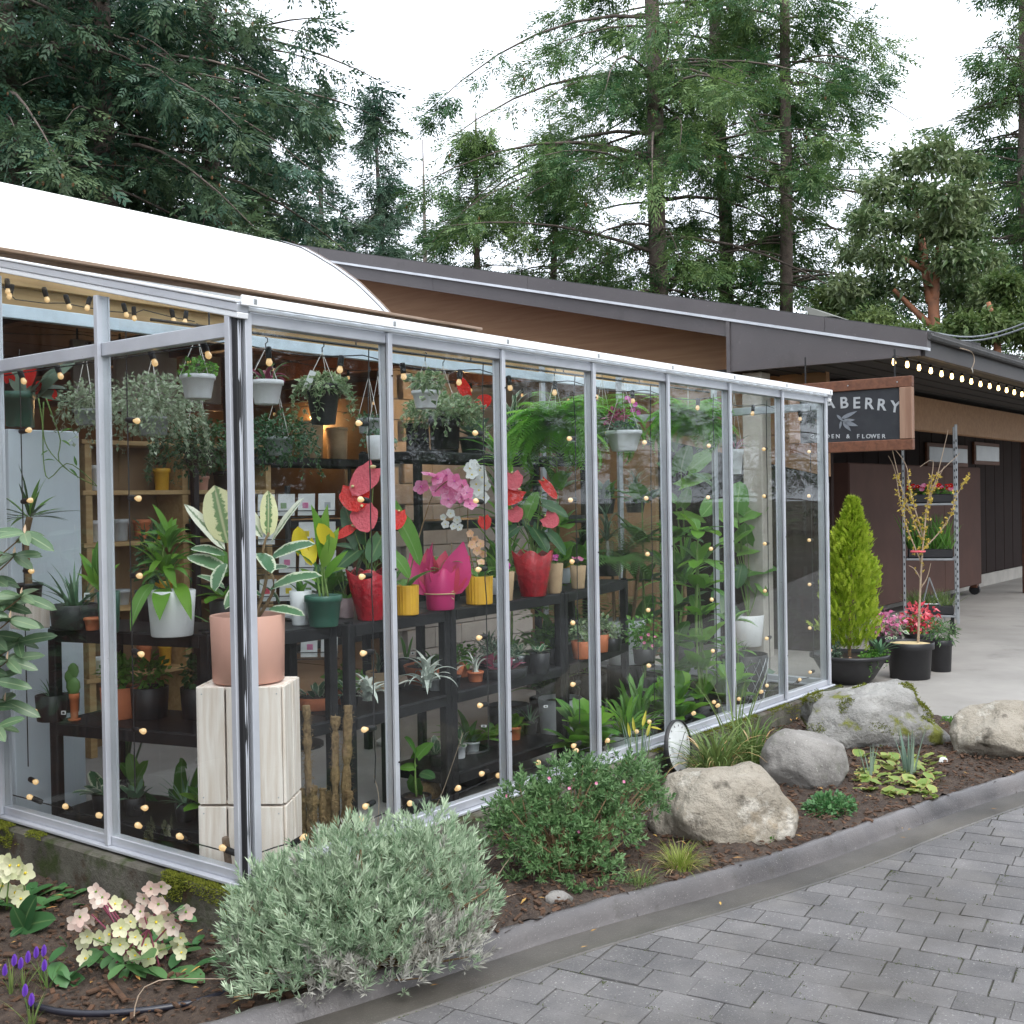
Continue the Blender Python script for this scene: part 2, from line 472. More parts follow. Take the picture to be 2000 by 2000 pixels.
pm('dark_wall', (.024, .012, .010), (.018, .009, .007), 3, .8, spec=.2)
pm('kiosk_brown', (.115, .06, .047), (.095, .05, .04), 2, .7, spec=.2)
pm('block', (.44, .41, .385), (.36, .335, .315), 5, .9, .3, 70, rnd=.05)
pm('column_concrete', (.50, .47, .43), (.40, .375, .34), 4, .85, .3, 50)
pm('plywood', (.26, .17, .09), (.2, .125, .065), 2.5, .7)
pm('white_panel', (.72, .78, .84), (.66, .72, .8), 2, .4)
pm('warm_glow', (1, .6, .25), None, 5, .5, emit=(1, .55, .2), es=4)
pm('bulb_lit', (1, .8, .5), None, 5, .3, emit=(1, .66, .28), es=4.5)
pm('eave_bulb', (1, .8, .5), None, 5, .3, emit=(1, .66, .26), es=3.2)
pm('bulb_glass', (.7, .55, .34), None, 5, .08, emit=(1, .60, .24), es=.28, spec=.8)
pm('sign_black', (.018, .02, .026), (.028, .03, .036), 8, .55)
pm('sign_letter', (.42, .44, .46), None, 8, .6)
pm('sign_emblem', (.2, .22, .25), None, 8, .6)
pm('window_grey', (.22, .22, .19), None, 3, .3)
pm('moss', (.10, .13, .012), (.05, .075, .008), 30, .95, 1, 120)
pm('cable_black', (.01, .01, .012), None, 8, .5)
pm('hose', (.02, .02, .03), None, 10, .3)
pm('galvanised', (.42, .44, .46), (.34, .36, .38), 14, .4, metal=.5)
glass('pane_glass', dirt=.006)
glass('jar_glass', (.80, .92, .90), .01)

# ------------------------------------------------------------------ ground
def sheet(name, pts, z, mat, kids=None):
    mb = MB(); n = len(pts)
    v = [(p[0], p[1], z) for p in pts]
    if n == 4: mb.add(v, [(0, 1, 2, 3)])
    else:
        c = np.mean(np.array(v), 0)
        mb.add(v+[tuple(c)], [(i, (i+1) % n, n, -1) for i in range(n)])
    return struct(mb.build(name, mat))
sheet('ground', [(-300, -300), (300, -300), (300, 300), (-300, 300)], -.14, 'forest_floor')
sheet('apron', [(5.25, -.09), (4.95, -1.0), (4.3, -1.35), (4.75, -2.35), (30, -9), (30, 2.6), (5.25, 2.6)], 0.0, 'apron_concrete')
sheet('greenhouse_floor', [(0, 0), (5.33, 0), (5.33, 9.4), (0, 9.4)], -.05, 'floor_concrete')
sheet('hall_floor', [(-6, 2.6), (-.004, 2.6), (-.004, 9.4), (-6, 9.4)], -.054, 'floor_concrete')
sheet('side_hall_floor', [(5.334, 2.604), (8.4, 2.604), (8.4, 9.4), (5.334, 9.4)], -.046, 'floor_concrete')

# kerb line (foot of the kerb), from the left edge of the frame to the far rocks
KF = np.array([(-3.2, .75), (-1.7, -.07), (-.85, -.50), (-.3, -.70), (.3, -.85), (.62, -.93), (.94, -1.03), (1.38, -1.18), (2.0, -1.355), (2.89, -1.53), (3.75, -1.74), (4.75, -2.0)])
def resample(P, step):
    P = np.asarray(P, float)
    # Catmull-Rom through the points
    out = []
    for i in range(len(P)-1):
        p0, p1, p2, p3 = P[max(i-1, 0)], P[i], P[i+1], P[min(i+2, len(P)-1)]
        k = max(2, int(np.linalg.norm(p2-p1)/step))
        for t in np.arange(k)/k:
            out.append(.5*((2*p1)+(-p0+p2)*t+(2*p0-5*p1+4*p2-p3)*t*t+(-p0+3*p1-3*p2+p3)*t**3))
    out.append(P[-1]); return np.array(out)
KL = resample(KF, .06)
KT = np.gradient(KL, axis=0); KT /= np.linalg.norm(KT, axis=1)[:, None]
KN = np.stack([-KT[:, 1], KT[:, 0]], 1)        # points towards the bed
def kz(x): return np.clip(.035+.03*(x+.9)/1.6, .02, .068)   # kerb height: lower at the left
def bedz(x, y): return np.where(x < -.05, np.clip(.02+.1*x, -.06, .02), np.clip(.02+.06*x, .02, .06))
kerb = struct(MB().add([(-3.2, .75, -.1), (-3.1, .75, -.1), (-3.1, .8, -.1)], [(0, 1, 2)]).build('kerb', 'kerb_concrete'))
cuts = [0, int(np.argmin(abs(KL[:, 0]-1.0))), int(np.argmin(abs(KL[:, 0]-2.86))), int(np.argmin(abs(KL[:, 0]-3.66))), len(KL)-1]
for a, b in zip(cuts[:-1], cuts[1:]):
    mb = MB(); V = []
    ii = np.arange(a, b+1)
    prof = [(-.005, -.2), (0, -.15), (.012, .25), (.028, .60), (.045, .9), (.058, 1.02), (.075, 1.0), (.088, .85), (.088, -2.)]
    for w, (off, zf) in enumerate(prof):
        zz = kz(KL[ii, 0])*zf if zf > -1 else np.full(len(ii), -.1)
        p = KL[ii]+KN[ii]*off
        jig = .0025*np.sin(ii*1.7+w)+rng.normal(0, .0016, len(ii))
        if b < len(KL)-1: p[-1] -= KT[b]*.0008
        V.append(np.column_stack([p, zz+jig*(zf > .2)]))
    V = np.stack(V, 1); m, k = V.shape[:2]
    i = np.arange(m-1)[:, None]*k; j = np.arange(k-1)[None]
    f = np.stack([i+j, i+k+j, i+k+j+1, i+j+1], -1).reshape(-1, 4)
    mb.add(V.reshape(-1, 3), f)
    e = np.arange(k-2); mb.add(V[0], np.stack([np.full(k-2, 0), e+1, e+2], 1)); mb.add(V[-1], np.stack([np.full(k-2, 0), e+2, e+1], 1))
    mb.build('kerb_block', 'kerb_concrete', kerb, True)
# gutter
mb = MB(); V = []
for off, z in ((.01, -.005), (-.03, -.0045), (-.09, -.003), (-.15, .0), (-.165, .001), (-.17, -.05)):
    V.append(np.column_stack([KL+KN*off, np.full(len(KL), z)]))
V = np.stack(V, 1); m, k = V.shape[:2]
i = np.arange(m-1)[:, None]*k; j = np.arange(k-1)[None]
mb.add(V.reshape(-1, 3), np.stack([i+j, i+k+j, i+k+j+1, i+j+1], -1).reshape(-1, 4)[:, ::-1])
struct(mb.build('gutter', 'gutter_concrete', None, True))

# pavement with single pavers
def inpoly(px_, py_, poly):
    x = np.asarray(px_); y = np.asarray(py_); ins = np.zeros(x.shape, bool); n = len(poly)
    for a in range(n):
        x1, y1 = poly[a]; x2, y2 = poly[(a+1) % n]
        c = ((y1 > y) != (y2 > y)) & (x < (x2-x1)*(y-y1)/((y2-y1) if y2 != y1 else 1e-9)+x1)
        ins ^= c
    return ins
GL = KL+KN*-.168
pavement = sheet('pavement', [(-4, .6), (-4, -12), (30, -12), (30, -8.5), (4.75, -2.3), (4.5, -2.1)], -.0065, 'joint_sand')
# (the sheet runs under the gutter; its joints show between the pavers)
pav_poly = [tuple(p) for p in GL]+[(4.9, -2.35), (12, -5), (12, -9), (-4, -9)]
ang = math.radians(-82)                         # long axis of a paver
ax = np.array([math.cos(ang), math.sin(ang)]); ay = np.array([-ax[1], ax[0]])
PL, PW = .19, .1415
variants = []
for k in range(12):
    mb = MB(); cbox(mb, (0, 0, -.03), ((.208 if k % 2 else .168)/2-.0017, PW/2-.0017, .03), .002)
    v = mb.v[0]; v[:, :2] += rng.normal(0, .0011, (len(v), 2)); v[:, 2] += np.where(v[:, 2] > -.01, rng.normal(0, .0007, len(v)), 0)
    variants.append(mb.mesh('paver', 'paver'))
o0 = np.array([.92, -1.65])
cells = []; clen = []
for r in range(-75, 75):
    c = -60*PL+((r*.37) % 1)*PL
    while c < 60*PL:
        l = float(rng.choice([.208, .168], p=[.62, .38])); cells.append(o0+ay*(r*PW+PW/2)+ax*(c+l/2)); clen.append(l); c += l
cells = np.array(cells); clen = np.array(clen)
hxs = [np.outer(sx*clen/2, ax)+sy*PW/2*ay for sx in (-1, 1) for sy in (-1, 1)]
allin = np.all([inpoly(cells[:, 0]+h[:, 0], cells[:, 1]+h[:, 1], pav_poly) for h in hxs], 0)
anyin = np.any([inpoly(cells[:, 0]+h[:, 0]*.96, cells[:, 1]+h[:, 1]*.96, pav_poly) for h in hxs], 0)
scr = np.array([pr((p[0], p[1], 0)) for p in cells])
vis = (scr[:, 2] > .3) & (scr[:, 0] > -60) & (scr[:, 0] < 2060) & (scr[:, 1] < 2090)
near = np.argsort(scr[:, 2])
npv = 0; placed = np.zeros(len(cells), bool)
def clip_poly(pts, inside_fn_line):
    return pts
for i in near:
    if not (vis[i] and anyin[i]) or npv >= 290: continue
    p = cells[i]
    if allin[i]:
        o = obj('paver', variants[2*int(rng.integers(6))+(1 if clen[i] > .19 else 0)], pavement)
        o.matrix_basis = Matrix.Translation((p[0], p[1], rng.normal(-.0006, .0011))) @ Matrix.Rotation(ang+rng.normal(0, .006), 4, 'Z') @ Matrix.Rotation(rng.normal(0, .004), 4, 'X')
    else:                                       # cut paver along the gutter
        k = int(np.argmin(np.linalg.norm(GL-p, axis=1))); q = GL[k]-KN[k]*.004; n = -KN[k]
        P = [p+hxs[h][i]*.97 for h in (0, 2, 3, 1)]
        out = []
        for a in range(4):
            A, B = P[a], P[(a+1) % 4]; da, db = np.dot(A-q, n), np.dot(B-q, n)
            if da >= 0: out.append(A)
            if da*db < 0: out.append(A+(B-A)*da/(da-db))
        if len(out) < 3: continue
        m = len(out); v = [(x[0], x[1], .0) for x in out]+[(x[0], x[1], -.05) for x in out]
        mb = MB(); c = np.mean(np.array(v[:m]), 0)
        mb.add(v+[tuple(c)], [(a, (a+1) % m, 2*m, -1) for a in range(m)]+[(a, m+a, m+(a+1) % m, (a+1) % m) for a in range(m)])
        mb.build('paver', 'paver', pavement)
    npv += 1; placed[i] = True

# the pavers past the first 300, joined
rest = [i for i in range(len(cells)) if allin[i] and not placed[i] and -3.9 < cells[i][0] < 11 and cells[i][1] > -8.5 and np.linalg.norm(cells[i]-np.array([1.5, -2.5])) < 9]
mb = MB()
for i in rest:
    p = cells[i]; dz = rng.normal(-.0008, .0015); v = MB(); cbox(mb, (p[0], p[1], -.02+dz), (clen[i]/2-.0019, PW/2-.0019, .02), .003, 0, rz3(ang))
stuff(mb.build('paver_field', 'paver', pavement))
# moss and tiny weeds in the joints
ii = np.where(vis & anyin)[0]; k = rng.choice(ii, 420); P = []
for i in k:
    c = cells[i]+ay*PW/2*rng.choice([-1, 1])+ax*rng.uniform(-.5, .5)*.19 if rng.random() < .6 else cells[i]+ax*PL/2*rng.choice([-1, 1])+ay*rng.uniform(-.5, .5)*PW
    if inpoly(np.array([c[0]]), np.array([c[1]]), pav_poly)[0]:
        m = rng.integers(5, 16); P.append(np.column_stack([c[0]+rng.normal(0, .009, m), c[1]+rng.normal(0, .009, m), np.full(m, -.004)]))
e = GL[rng.choice(len(GL), 150)]
for c in e: m = 9; P.append(np.column_stack([c[0]+rng.normal(0, .012, m), c[1]+rng.normal(0, .006, m), np.full(m, -.004)]))
P = np.concatenate(P); n = len(P); mb = MB()
inst(mb, *LEAF_T, P, np.column_stack([rng.normal(0, .8, n), rng.normal(0, .8, n), np.full(n, .6)]), rng.normal(0, 1, (n, 3)), np.column_stack([rng.uniform(.004, .010, n), np.full(n, .003), np.full(n, .002)]))
stuff(mb.build('joint_moss', 'moss'), 'moss and tiny weeds in the paver joints', 'moss')

# planting bed
bed_poly = [tuple(p) for p in (KL+KN*.066)]+[(4.4, -1.4), (5.2, -1.1), (5.3, -.02), (.0, -.02), (-.02, 3.5), (-3.4, 3.5)]
st = .035
gx = np.arange(-3.4, 5.4, st); gy = np.arange(-2.1, 3.5, st)
X, Y = np.meshgrid(gx, gy, indexing='ij')
Z = bedz(X, Y)
lump = np.array([mnoise.noise((a*3.1, b*3.1, 0)) for a, b in zip(X.ravel(), Y.ravel())]).reshape(X.shape)
Z = Z+.018*lump+rng.normal(0, .006, X.shape)
m, k = X.shape
i = np.arange(m-1)[:, None]*k; j = np.arange(k-1)[None]
f = np.stack([i+j, i+k+j, i+k+j+1, i+j+1], -1).reshape(-1, 4)
cx = (X[:-1, :-1]+st/2).ravel(); cyy = (Y[:-1, :-1]+st/2).ravel()
f = f[inpoly(cx, cyy, bed_poly)]
struct(MB().add(np.stack([X, Y, Z], -1).reshape(-1, 3), f).build('planting_bed', 'soil', None, True))
def bed_points(n, poly=None, xr=(-2.4, 5.0), yr=(-2., 1.6)):
    p = np.column_stack([rng.uniform(*xr, n*3), rng.uniform(*yr, n*3)])
    p = p[inpoly(p[:, 0], p[:, 1], poly or bed_poly)][:n]
    return p
# bark mulch and fallen leaves
p = bed_points(9000); n = len(p)
CH = MB(); box(CH, -.5, .5, -.22, .22, -.1, .1); CH.v[0][:, 0] += CH.v[0][:, 1]*.6*np.array([1, 1, -1, -1, 1, 1, -1, -1])
mb = MB()
a = rng.uniform(0, 2*PI, n)
inst(mb, CH.v[0], CH.q[0], np.column_stack([p, bedz(p[:, 0], p[:, 1])+.006+rng.uniform(0, .012, n)]), np.column_stack([np.cos(a), np.sin(a), rng.normal(0, .25, n)]),
     np.column_stack([rng.normal(0, .3, n), rng.normal(0, .3, n), np.ones(n)]), rng.uniform(.006, .024, n)*rng.choice([1, 1, 1, 1.7], n))
stuff(mb.build('bark_mulch', 'bark_chip'), 'brown bark mulch and twigs strewn over the planting bed', 'mulch')
p = bed_points(130); n = len(p); a = rng.uniform(0, 2*PI, n)
k = rng.choice(len(KL), 24); p2 = KL[k]-KN[k]*rng.uniform(-.12, .16, 24)[:, None]
mb = MB()
inst(mb, *LEAF2_T, np.column_stack([p, bedz(p[:, 0], p[:, 1])+.03]), np.column_stack([np.cos(a), np.sin(a), rng.normal(0, .2, n)]), (0, 0, 1), np.column_stack([rng.uniform(.02, .05, n), rng.uniform(.008, .014, n), np.full(n, .02)]))
n = len(p2); a = rng.uniform(0, 2*PI, n)
inst(mb, *LEAF2_T, np.column_stack([p2, kz(p2[:, 0])*0+.012]), np.column_stack([np.cos(a), np.sin(a), rng.normal(0, .05, n)]), (0, 0, 1), np.column_stack([rng.uniform(.015, .035, n), rng.uniform(.006, .01, n), np.full(n, .01)]))
stuff(mb.build('fallen_leaves', 'dry_leaf'), 'yellow and brown fallen leaves scattered on the bed and gutter', 'leaves')

# ------------------------------------------------------------------ the greenhouse
ZS, ZE, BW, NB = .20, 2.276, .76, 7
GX, GD, SL = BW*NB, 2.6, .234
gh = thing('greenhouse', 'aluminium framed glass lean-to greenhouse on a mossy concrete base', 'greenhouse')
def roofz(y): return ZE+.014+SL*y
mb = MB()
cbox(mb, (GX/2, 0, .035), (GX/2+.09, .085, .15), .012)
mb.build('base_wall', 'base_concrete', gh)
mb = MB(); cbox(mb, (0, GD/2+.045, .032), (.085, GD/2-.05+.09, .147), .012)
mb.build('base_wall', 'base_concrete', gh)
mb = MB(); cbox(mb, (GX, GD/2+.045, .03), (.08, GD/2-.05+.085, .145), .012)
mb.build('base_wall', 'base_concrete', gh)
# sills
for nm, (c, h) in dict(a=((GX/2, -.006, ZS-.006), (GX/2+.045, .042, .007)), b=((-.006, GD/2+.04, ZS-.0045), (.042, GD/2-.0, .007)), c=((GX+.006, GD/2+.04, ZS-.0045), (.042, GD/2-.0, .007))).items():
    mb = MB(); cbox(mb, c, h, .003)
    mb.build('sill', 'aluminium', gh)
def bars(name, segs, mat='aluminium'):
    for s in segs:
        mb = MB()
        beam(mb, s[0], s[1], s[2], s[3], up=s[4] if len(s) > 4 else (0, 0, 1))
        mb.build(name, mat, gh)
bars('bottom_rail', [((.03, .0, ZS+.021), (GX-.03, .0, ZS+.021), .045, .038), ((0, .03, ZS+.021), (0, GD, ZS+.021), .045, .038), ((GX, .03, ZS+.021), (GX, GD, ZS+.021), .045, .038)])
bars('top_rail', [((.03, .0, ZE-.02), (GX-.03, .0, ZE-.02), .055, .045)])
bars('transom', [((0, .03, ZE-.06), (0, GD, ZE-.06), .045, .055), ((GX, .03, ZE-.06), (GX, GD, ZE-.06), .045, .055)])
def mullion(x, y, ztop, along):
    """outer cap, deep web and inner flange; along = 0: wall runs in X, 1: wall runs in Y"""
    mb = MB(); z0 = ZS+.004; zc = (z0+ztop)/2; hz = (ztop-z0)/2
    s = (lambda a, b: (a, b)) if along == 0 else (lambda a, b: (b, a))
    for off, t, w in ((-.034, .008, .0125), (-.006, .02, .006), (.016, .004, .0095)):
        cx_, cy_ = s(0, off); hx_, hy_ = s(w, t)
        cbox(mb, (x+cx_, y+cy_, zc), (hx_, hy_, hz), .0015)
    m = mb.build('mullion', 'aluminium', gh)
    g = MB(); cx_, cy_ = s(-.011 if along == 0 else .011, -.0265); hx_, hy_ = s(.003, .0015)
    cbox(g, (x+cx_, y+cy_, zc), (hx_, hy_, hz-.01), .0005); g.build('gasket', 'gasket', m)
    return m
for n in range(1, NB): mullion(n*BW, 0, ZE, 0)
for y in (.83, 1.66, 2.5): mullion(0, y, roofz(y)-.05, 1)
for y in (.87, 1.73, 2.5): mullion(GX, y, roofz(y)-.05, 1)
def corner(x, sx):
    mb = MB(); z0 = ZS+.004; zc = (z0+ZE)/2; hz = (ZE-z0)/2
    cbox(mb, (x-sx*.028, .016, zc), (.008, .014, hz), .002)
    cbox(mb, (x+sx*.022, -.030, zc), (.015, .008, hz), .002)
    cbox(mb, (x+sx*.012, .012, zc), (.022, .022, hz+.001), .002)
    p = mb.build('corner_post', 'aluminium', gh)
    g = MB(); cbox(g, (x-sx*.012, -.012, zc), (.014, .014, hz), .004)
    tube(g, [(x-sx*.014, -.024, z0+hz*2*t) for t in np.linspace(0, 1, 24)], .004+.004*rng.random(24), 6)
    g.build('gasket', 'gasket', p)
    mb = MB(); cbox(mb, (x-sx*.013, -.022, zc), (.007, .007, hz), .002); mb.build('trim', 'aluminium', p)
corner(0, 1); corner(GX, -1)
# sealant blob and clamp on the near corner
mb = MB(); lathe(mb, [(.001, -.02), (.016, -.015), (.02, 0), (.014, .018), (.001, .022)], 8, c=(-.012, -.018, ZE+.02)); mb.build('clip', 'gasket', gh, True)
# rakes: white capping over a grey bar at both ends
for x, s in ((0, -1), (GX, 1)):
    a = np.array([x+s*.012, -.05, roofz(-.05)-.020]); b = np.array([x+s*.012, GD, roofz(GD)-.020])
    mb = MB(); beam(mb, a, b, .05, .022); mb.build('rake_bar', 'aluminium_white', gh)
    mb = MB(); beam(mb, a+(0, 0, .0275), b+(0, 0, .0275), .056, .031); mb.build('rake_bar', 'aluminium', gh)
    mb = MB(); beam(mb, a+(0, 0, .050), b+(0, 0, .050), .066, .012); mb.build('rake_bar', 'aluminium_white', gh)
# eave gutter and roof
bars('eave_trim', [((0, -.034, ZE+.012), (GX, -.034, ZE+.012), .022, .016)], 'aluminium_white')
bars('eave_trim', [((-.03, -.062, ZE+.036), (GX+.02, -.062, ZE+.036), .012, .038)], 'aluminium_white')
for n in range(NB+1):
    x = min(max(n*BW, .03), GX-.03)
    mb = MB(); beam(mb, (x, -.02, roofz(-.02)-.014), (x, GD, roofz(GD)-.014), .03, .034); mb.build('roof_bar', 'aluminium', gh)
    if n < NB:
        mb = MB(); x0, x1 = n*BW+.017, (n+1)*BW-.017
        ys = np.linspace(-.055, GD, 5)
        # corrugated sheet
        xs = np.linspace(x0, x1, 25)
        for dz, fl in ((.0, 1), (.007, 0)):
            Xg, Yg = np.meshgrid(xs, ys, indexing='ij'); Zg = roofz(Yg)+.012+dz+.004*np.sin((Xg-x0)/(x1-x0)*2*PI*6)
            i = np.arange(24)[:, None]*5; j = np.arange(4)[None]
            f = np.stack([i+j, i+5+j, i+6+j, i+1+j], -1).reshape(-1, 4)
            mb.add(np.stack([Xg, Yg, Zg], -1).reshape(-1, 3), f[:, ::-1] if fl else f)
        mb.build('roof_panel', 'roof_panel', gh, True)
bars('blue_bar', [((-1.2, 2.5, 2.62), (7.3, 2.5, 2.62), .05, .07)], 'pale_blue')  # pale blue bar across the back of the lean-to
# panes
def pane(pts, nrm, th=.005):
    P = np.array(pts, float); m = len(P); o = np.asarray(nrm)*th
    V = np.vstack([P-o/2, P+o/2]); c0 = len(V)
    f = [(0, 1, 2, 3), (7, 6, 5, 4)] if m == 4 else [(0, 1, 2, -1), (5, 4, 3, -1)]
    f += [(a, m+a, m+(a+1) % m, (a+1) % m) for a in range(m)]
    MB().add(V, f).build('pane', 'pane_glass', gh)
zb, zt = ZS+.038, ZE-.04
for n in range(NB):
    x0, x1 = n*BW+(.035 if n == 0 else .009), (n+1)*BW-(.035 if n == NB-1 else .009)
    pane([(x0, -.014, zb), (x1, -.014, zb), (x1, -.014, zt), (x0, -.014, zt)][::-1], (0, 1, 0))
ys = [.035, .83, 1.66, 2.5]
for k in range(3):
    y0, y1 = ys[k]+(.0 if k == 0 else .009), ys[k+1]-.009
    for X_, s in ((-.014, 1), (GX+.014, -1)):
        q = [(X_, y0, zb), (X_, y1, zb), (X_, y1, ZE-.09), (X_, y0, ZE-.09)]
        pane(q if s > 0 else q[::-1], (s, 0, 0))
        q = [(X_, y0, ZE-.034), (X_, y1, ZE-.034), (X_, y1, roofz(y1)-.055), (X_, y0, max(roofz(y0)-.055, ZE-.03))]
        pane(q if s > 0 else q[::-1], (s, 0, 0))
# rivets
mb = MB()
for n in range(1, NB):
    for z in np.linspace(.5, 2.1, 3): lathe(mb, [(.004, 0), (.004, .003), (.0005, .005)], 6, c=(0, 0, 0)); v = mb.v[-1]; v[:] = np.column_stack([v[:, 0]+n*BW+.004, -.044-v[:, 2], v[:, 1]+z])
mb.build('rivet_heads', 'gasket', gh)['kind'] = 'stuff'

# white barrel vault behind the lean-to, with its timber gutter board
vt = thing('barrel_vault', 'white curved barrel vault roof rising behind the glass lean-to', 'roof', (3.59, 2.6, 2.9))
arc = resample(np.array([(2.6, 2.93), (2.96, 3.24), (3.4, 3.51), (3.78, 3.67), (4.79, 3.93), (5.8, 3.98), (6.8, 3.95), (7.8, 3.85), (9, 3.8), (10, 3.3), (10.4, 2.9)]), .2)
def vsurf(x0, x1, off, mat, name, nx=10):
    xs = np.linspace(x0, x1, nx); mb = MB(); k = len(arc)
    T = np.gradient(arc, axis=0); T /= np.linalg.norm(T, axis=1)[:, None]; N = np.stack([-T[:, 1], T[:, 0]], 1)
    for d, fl in ((off, 0), (off-.015, 1)):
        A = arc+N*d
        V = np.array([[(x-3.59, a[0]-2.6, a[1]-2.9) for a in A] for x in xs])
        i = np.arange(nx-1)[:, None]*k; j = np.arange(k-1)[None]
        f = np.stack([i+j, i+k+j, i+k+j+1, i+j+1], -1).reshape(-1, 4)
        mb.add(V.reshape(-1, 3), f[:, ::-1] if fl else f)
    return mb.build(name, mat, vt, True)
vsurf(-8, 3.59, 0, 'vault_sheet', 'cover_sheet')
vsurf(3.55, 3.60, .012, 'aluminium', 'edge_hoop', 2)
vsurf(3.598, 3.612, .016, 'fence_wood', 'edge_strip', 2)
mb = MB(); beam(mb, (-11.6, .02, -.0), (.96, .02, -.0), .04, .1); mb.build('gutter_board', 'fence_wood', vt)
mb = MB(); beam(mb, (-11.6, -.01, .058), (.98, -.01, .058), .09, .02); mb.build('gutter_cap', 'fence_wood', vt)
mb = MB(); beam(mb, (-11.6, -.03, -.09), (1.3, -.03, -.09), .05, .075); mb.build('header_beam', 'tan_wood', vt)
mb = MB(); beam(mb, (-11.6, .04, -.16), (3.9, .04, -.16), .05, .2); mb.build('header_beam', 'tan_wood', vt)

# ------------------------------------------------------------------ main building with the canopy
bd = thing('main_building', 'long brown building with dark fascia, sloping roof and wooden gable wall', 'building', (7.6, 0, 0))
def bpart(name, mat, *bxs, parent=None, smooth=False):
    mb = MB()
    for b in bxs: b(mb)
    return mb.build(name, mat, parent or bd, smooth)
def L_(x, y, z): return (x-7.6, y, z)
SLB = .24
def rk(y): return 2.99+SLB*y
def rake_prism(mb, x0, x1, y0, y1, d0, d1):
    """bar that follows the roof slope: from d0 to d1 below the roof line"""
    v = [L_(x, y, rk(y)-d) for x in (x0, x1) for (y, d) in ((y0, d1), (y1, d1), (y1, d0), (y0, d0))]
    mb.add(v, [(0, 3, 2, 1), (4, 5, 6, 7), (0, 1, 5, 4), (1, 2, 6, 5), (2, 3, 7, 6), (3, 0, 4, 7)])
def fl(i): return .0015*(i % 2)
cuts = [-.03, .9, 4.3, 7.6, 10.5]
for i, (a, b) in enumerate(zip(cuts[:-1], cuts[1:])):
    bpart('fascia_cap', 'fascia', lambda m: rake_prism(m, 7.54-fl(i), 7.64, a+.002, b-.002, .0, .135))
bpart('fascia_trim', 'trim', lambda m: rake_prism(m, 7.525, 7.6, -.04, 10.5, .137, .163))
cuts = [1.87, 5.7, 10.5]
for i, (a, b) in enumerate(zip(cuts[:-1], cuts[1:])):
    bpart('fascia_board', 'fascia', lambda m: rake_prism(m, 7.56+fl(i), 7.63, a+.002, b-.002, .165, .315))
# canopy side panel: trapezoid with a level lower edge
def trap(m):
    y0, y1 = .03, 1.86
    P = [(y0, 2.78), (y1, 2.785), (y1, rk(y1)-.165), (y0, rk(y0)-.165)]
    v = [L_(x, y, z) for x in (7.545, 7.6) for y, z in P]
    m.add(v, [(0, 3, 2, 1), (4, 5, 6, 7), (0, 1, 5, 4), (1, 2, 6, 5), (2, 3, 7, 6), (3, 0, 4, 7)])
bpart('canopy_panel', 'fascia', trap)
bpart('corner_trim', 'fascia', lambda m: box(m, -.07, -.02, 1.862, 1.90, 2.775, rk(1.88)-.166))
# gable boards below the rake: courses that follow the roof slope
d = .25
for i, w in enumerate((.52, .46, .3)):
    def g(m):
        rake_prism(m, 8.28+fl(i), 8.36, 1.2, 10.2, d, d+w-.008)
        v = m.v[-1]; v[:, 2] = np.maximum(v[:, 2], -.05)
    bpart('gable_board', 'orange_wood', g); d += w
bpart('gable_backing', 'dark_wall', lambda m: box(m, .77, .83, 1.2, 10.2, -.05, 2.55))
# soffit under the rake
bpart('soffit_board', 'orange_wood', lambda m: rake_prism(m, 7.62, 8.275, 1.9, 10.4, .24, .298))
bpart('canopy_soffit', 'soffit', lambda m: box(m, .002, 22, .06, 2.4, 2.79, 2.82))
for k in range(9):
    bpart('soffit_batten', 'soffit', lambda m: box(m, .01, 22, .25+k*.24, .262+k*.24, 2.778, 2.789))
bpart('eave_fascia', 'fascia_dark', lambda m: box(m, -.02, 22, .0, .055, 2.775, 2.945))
bpart('eave_gutter', 'roofing', lambda m: tube(m, [(-.03, -.03, 2.95), (22, -.03, 2.95)], .035, 8))
def roofm(m):
    rake_prism(m, 7.65, 29, -.06, 10.5, -.015, .02)
bpart('roof', 'roofing', roofm)
for k in range(14):                             # roof seams, debris line at the eave
    bpart('roof_seam', 'roofing', lambda m: rake_prism(m, 9.0+k*1.4, 9.03+k*1.4, -.06, 10.5, -.045, -.016))
# skylight on the roof edge
def skyl(m):
    p = [onx(1570, 597, 8.4), onx(1632, 618, 8.4), onx(1582, 618, 8.4)]
    v = [tuple(np.array(L_(*q))) for q in p]+[tuple(np.array(L_(*(q+np.array([.5, 0, 0]))))) for q in p]
    m.add(v, [(0, 2, 1, -1), (3, 4, 5, -1), (0, 1, 4, 3), (1, 2, 5, 4), (2, 0, 3, 5)])
bpart('skylight', 'window_grey', skyl)
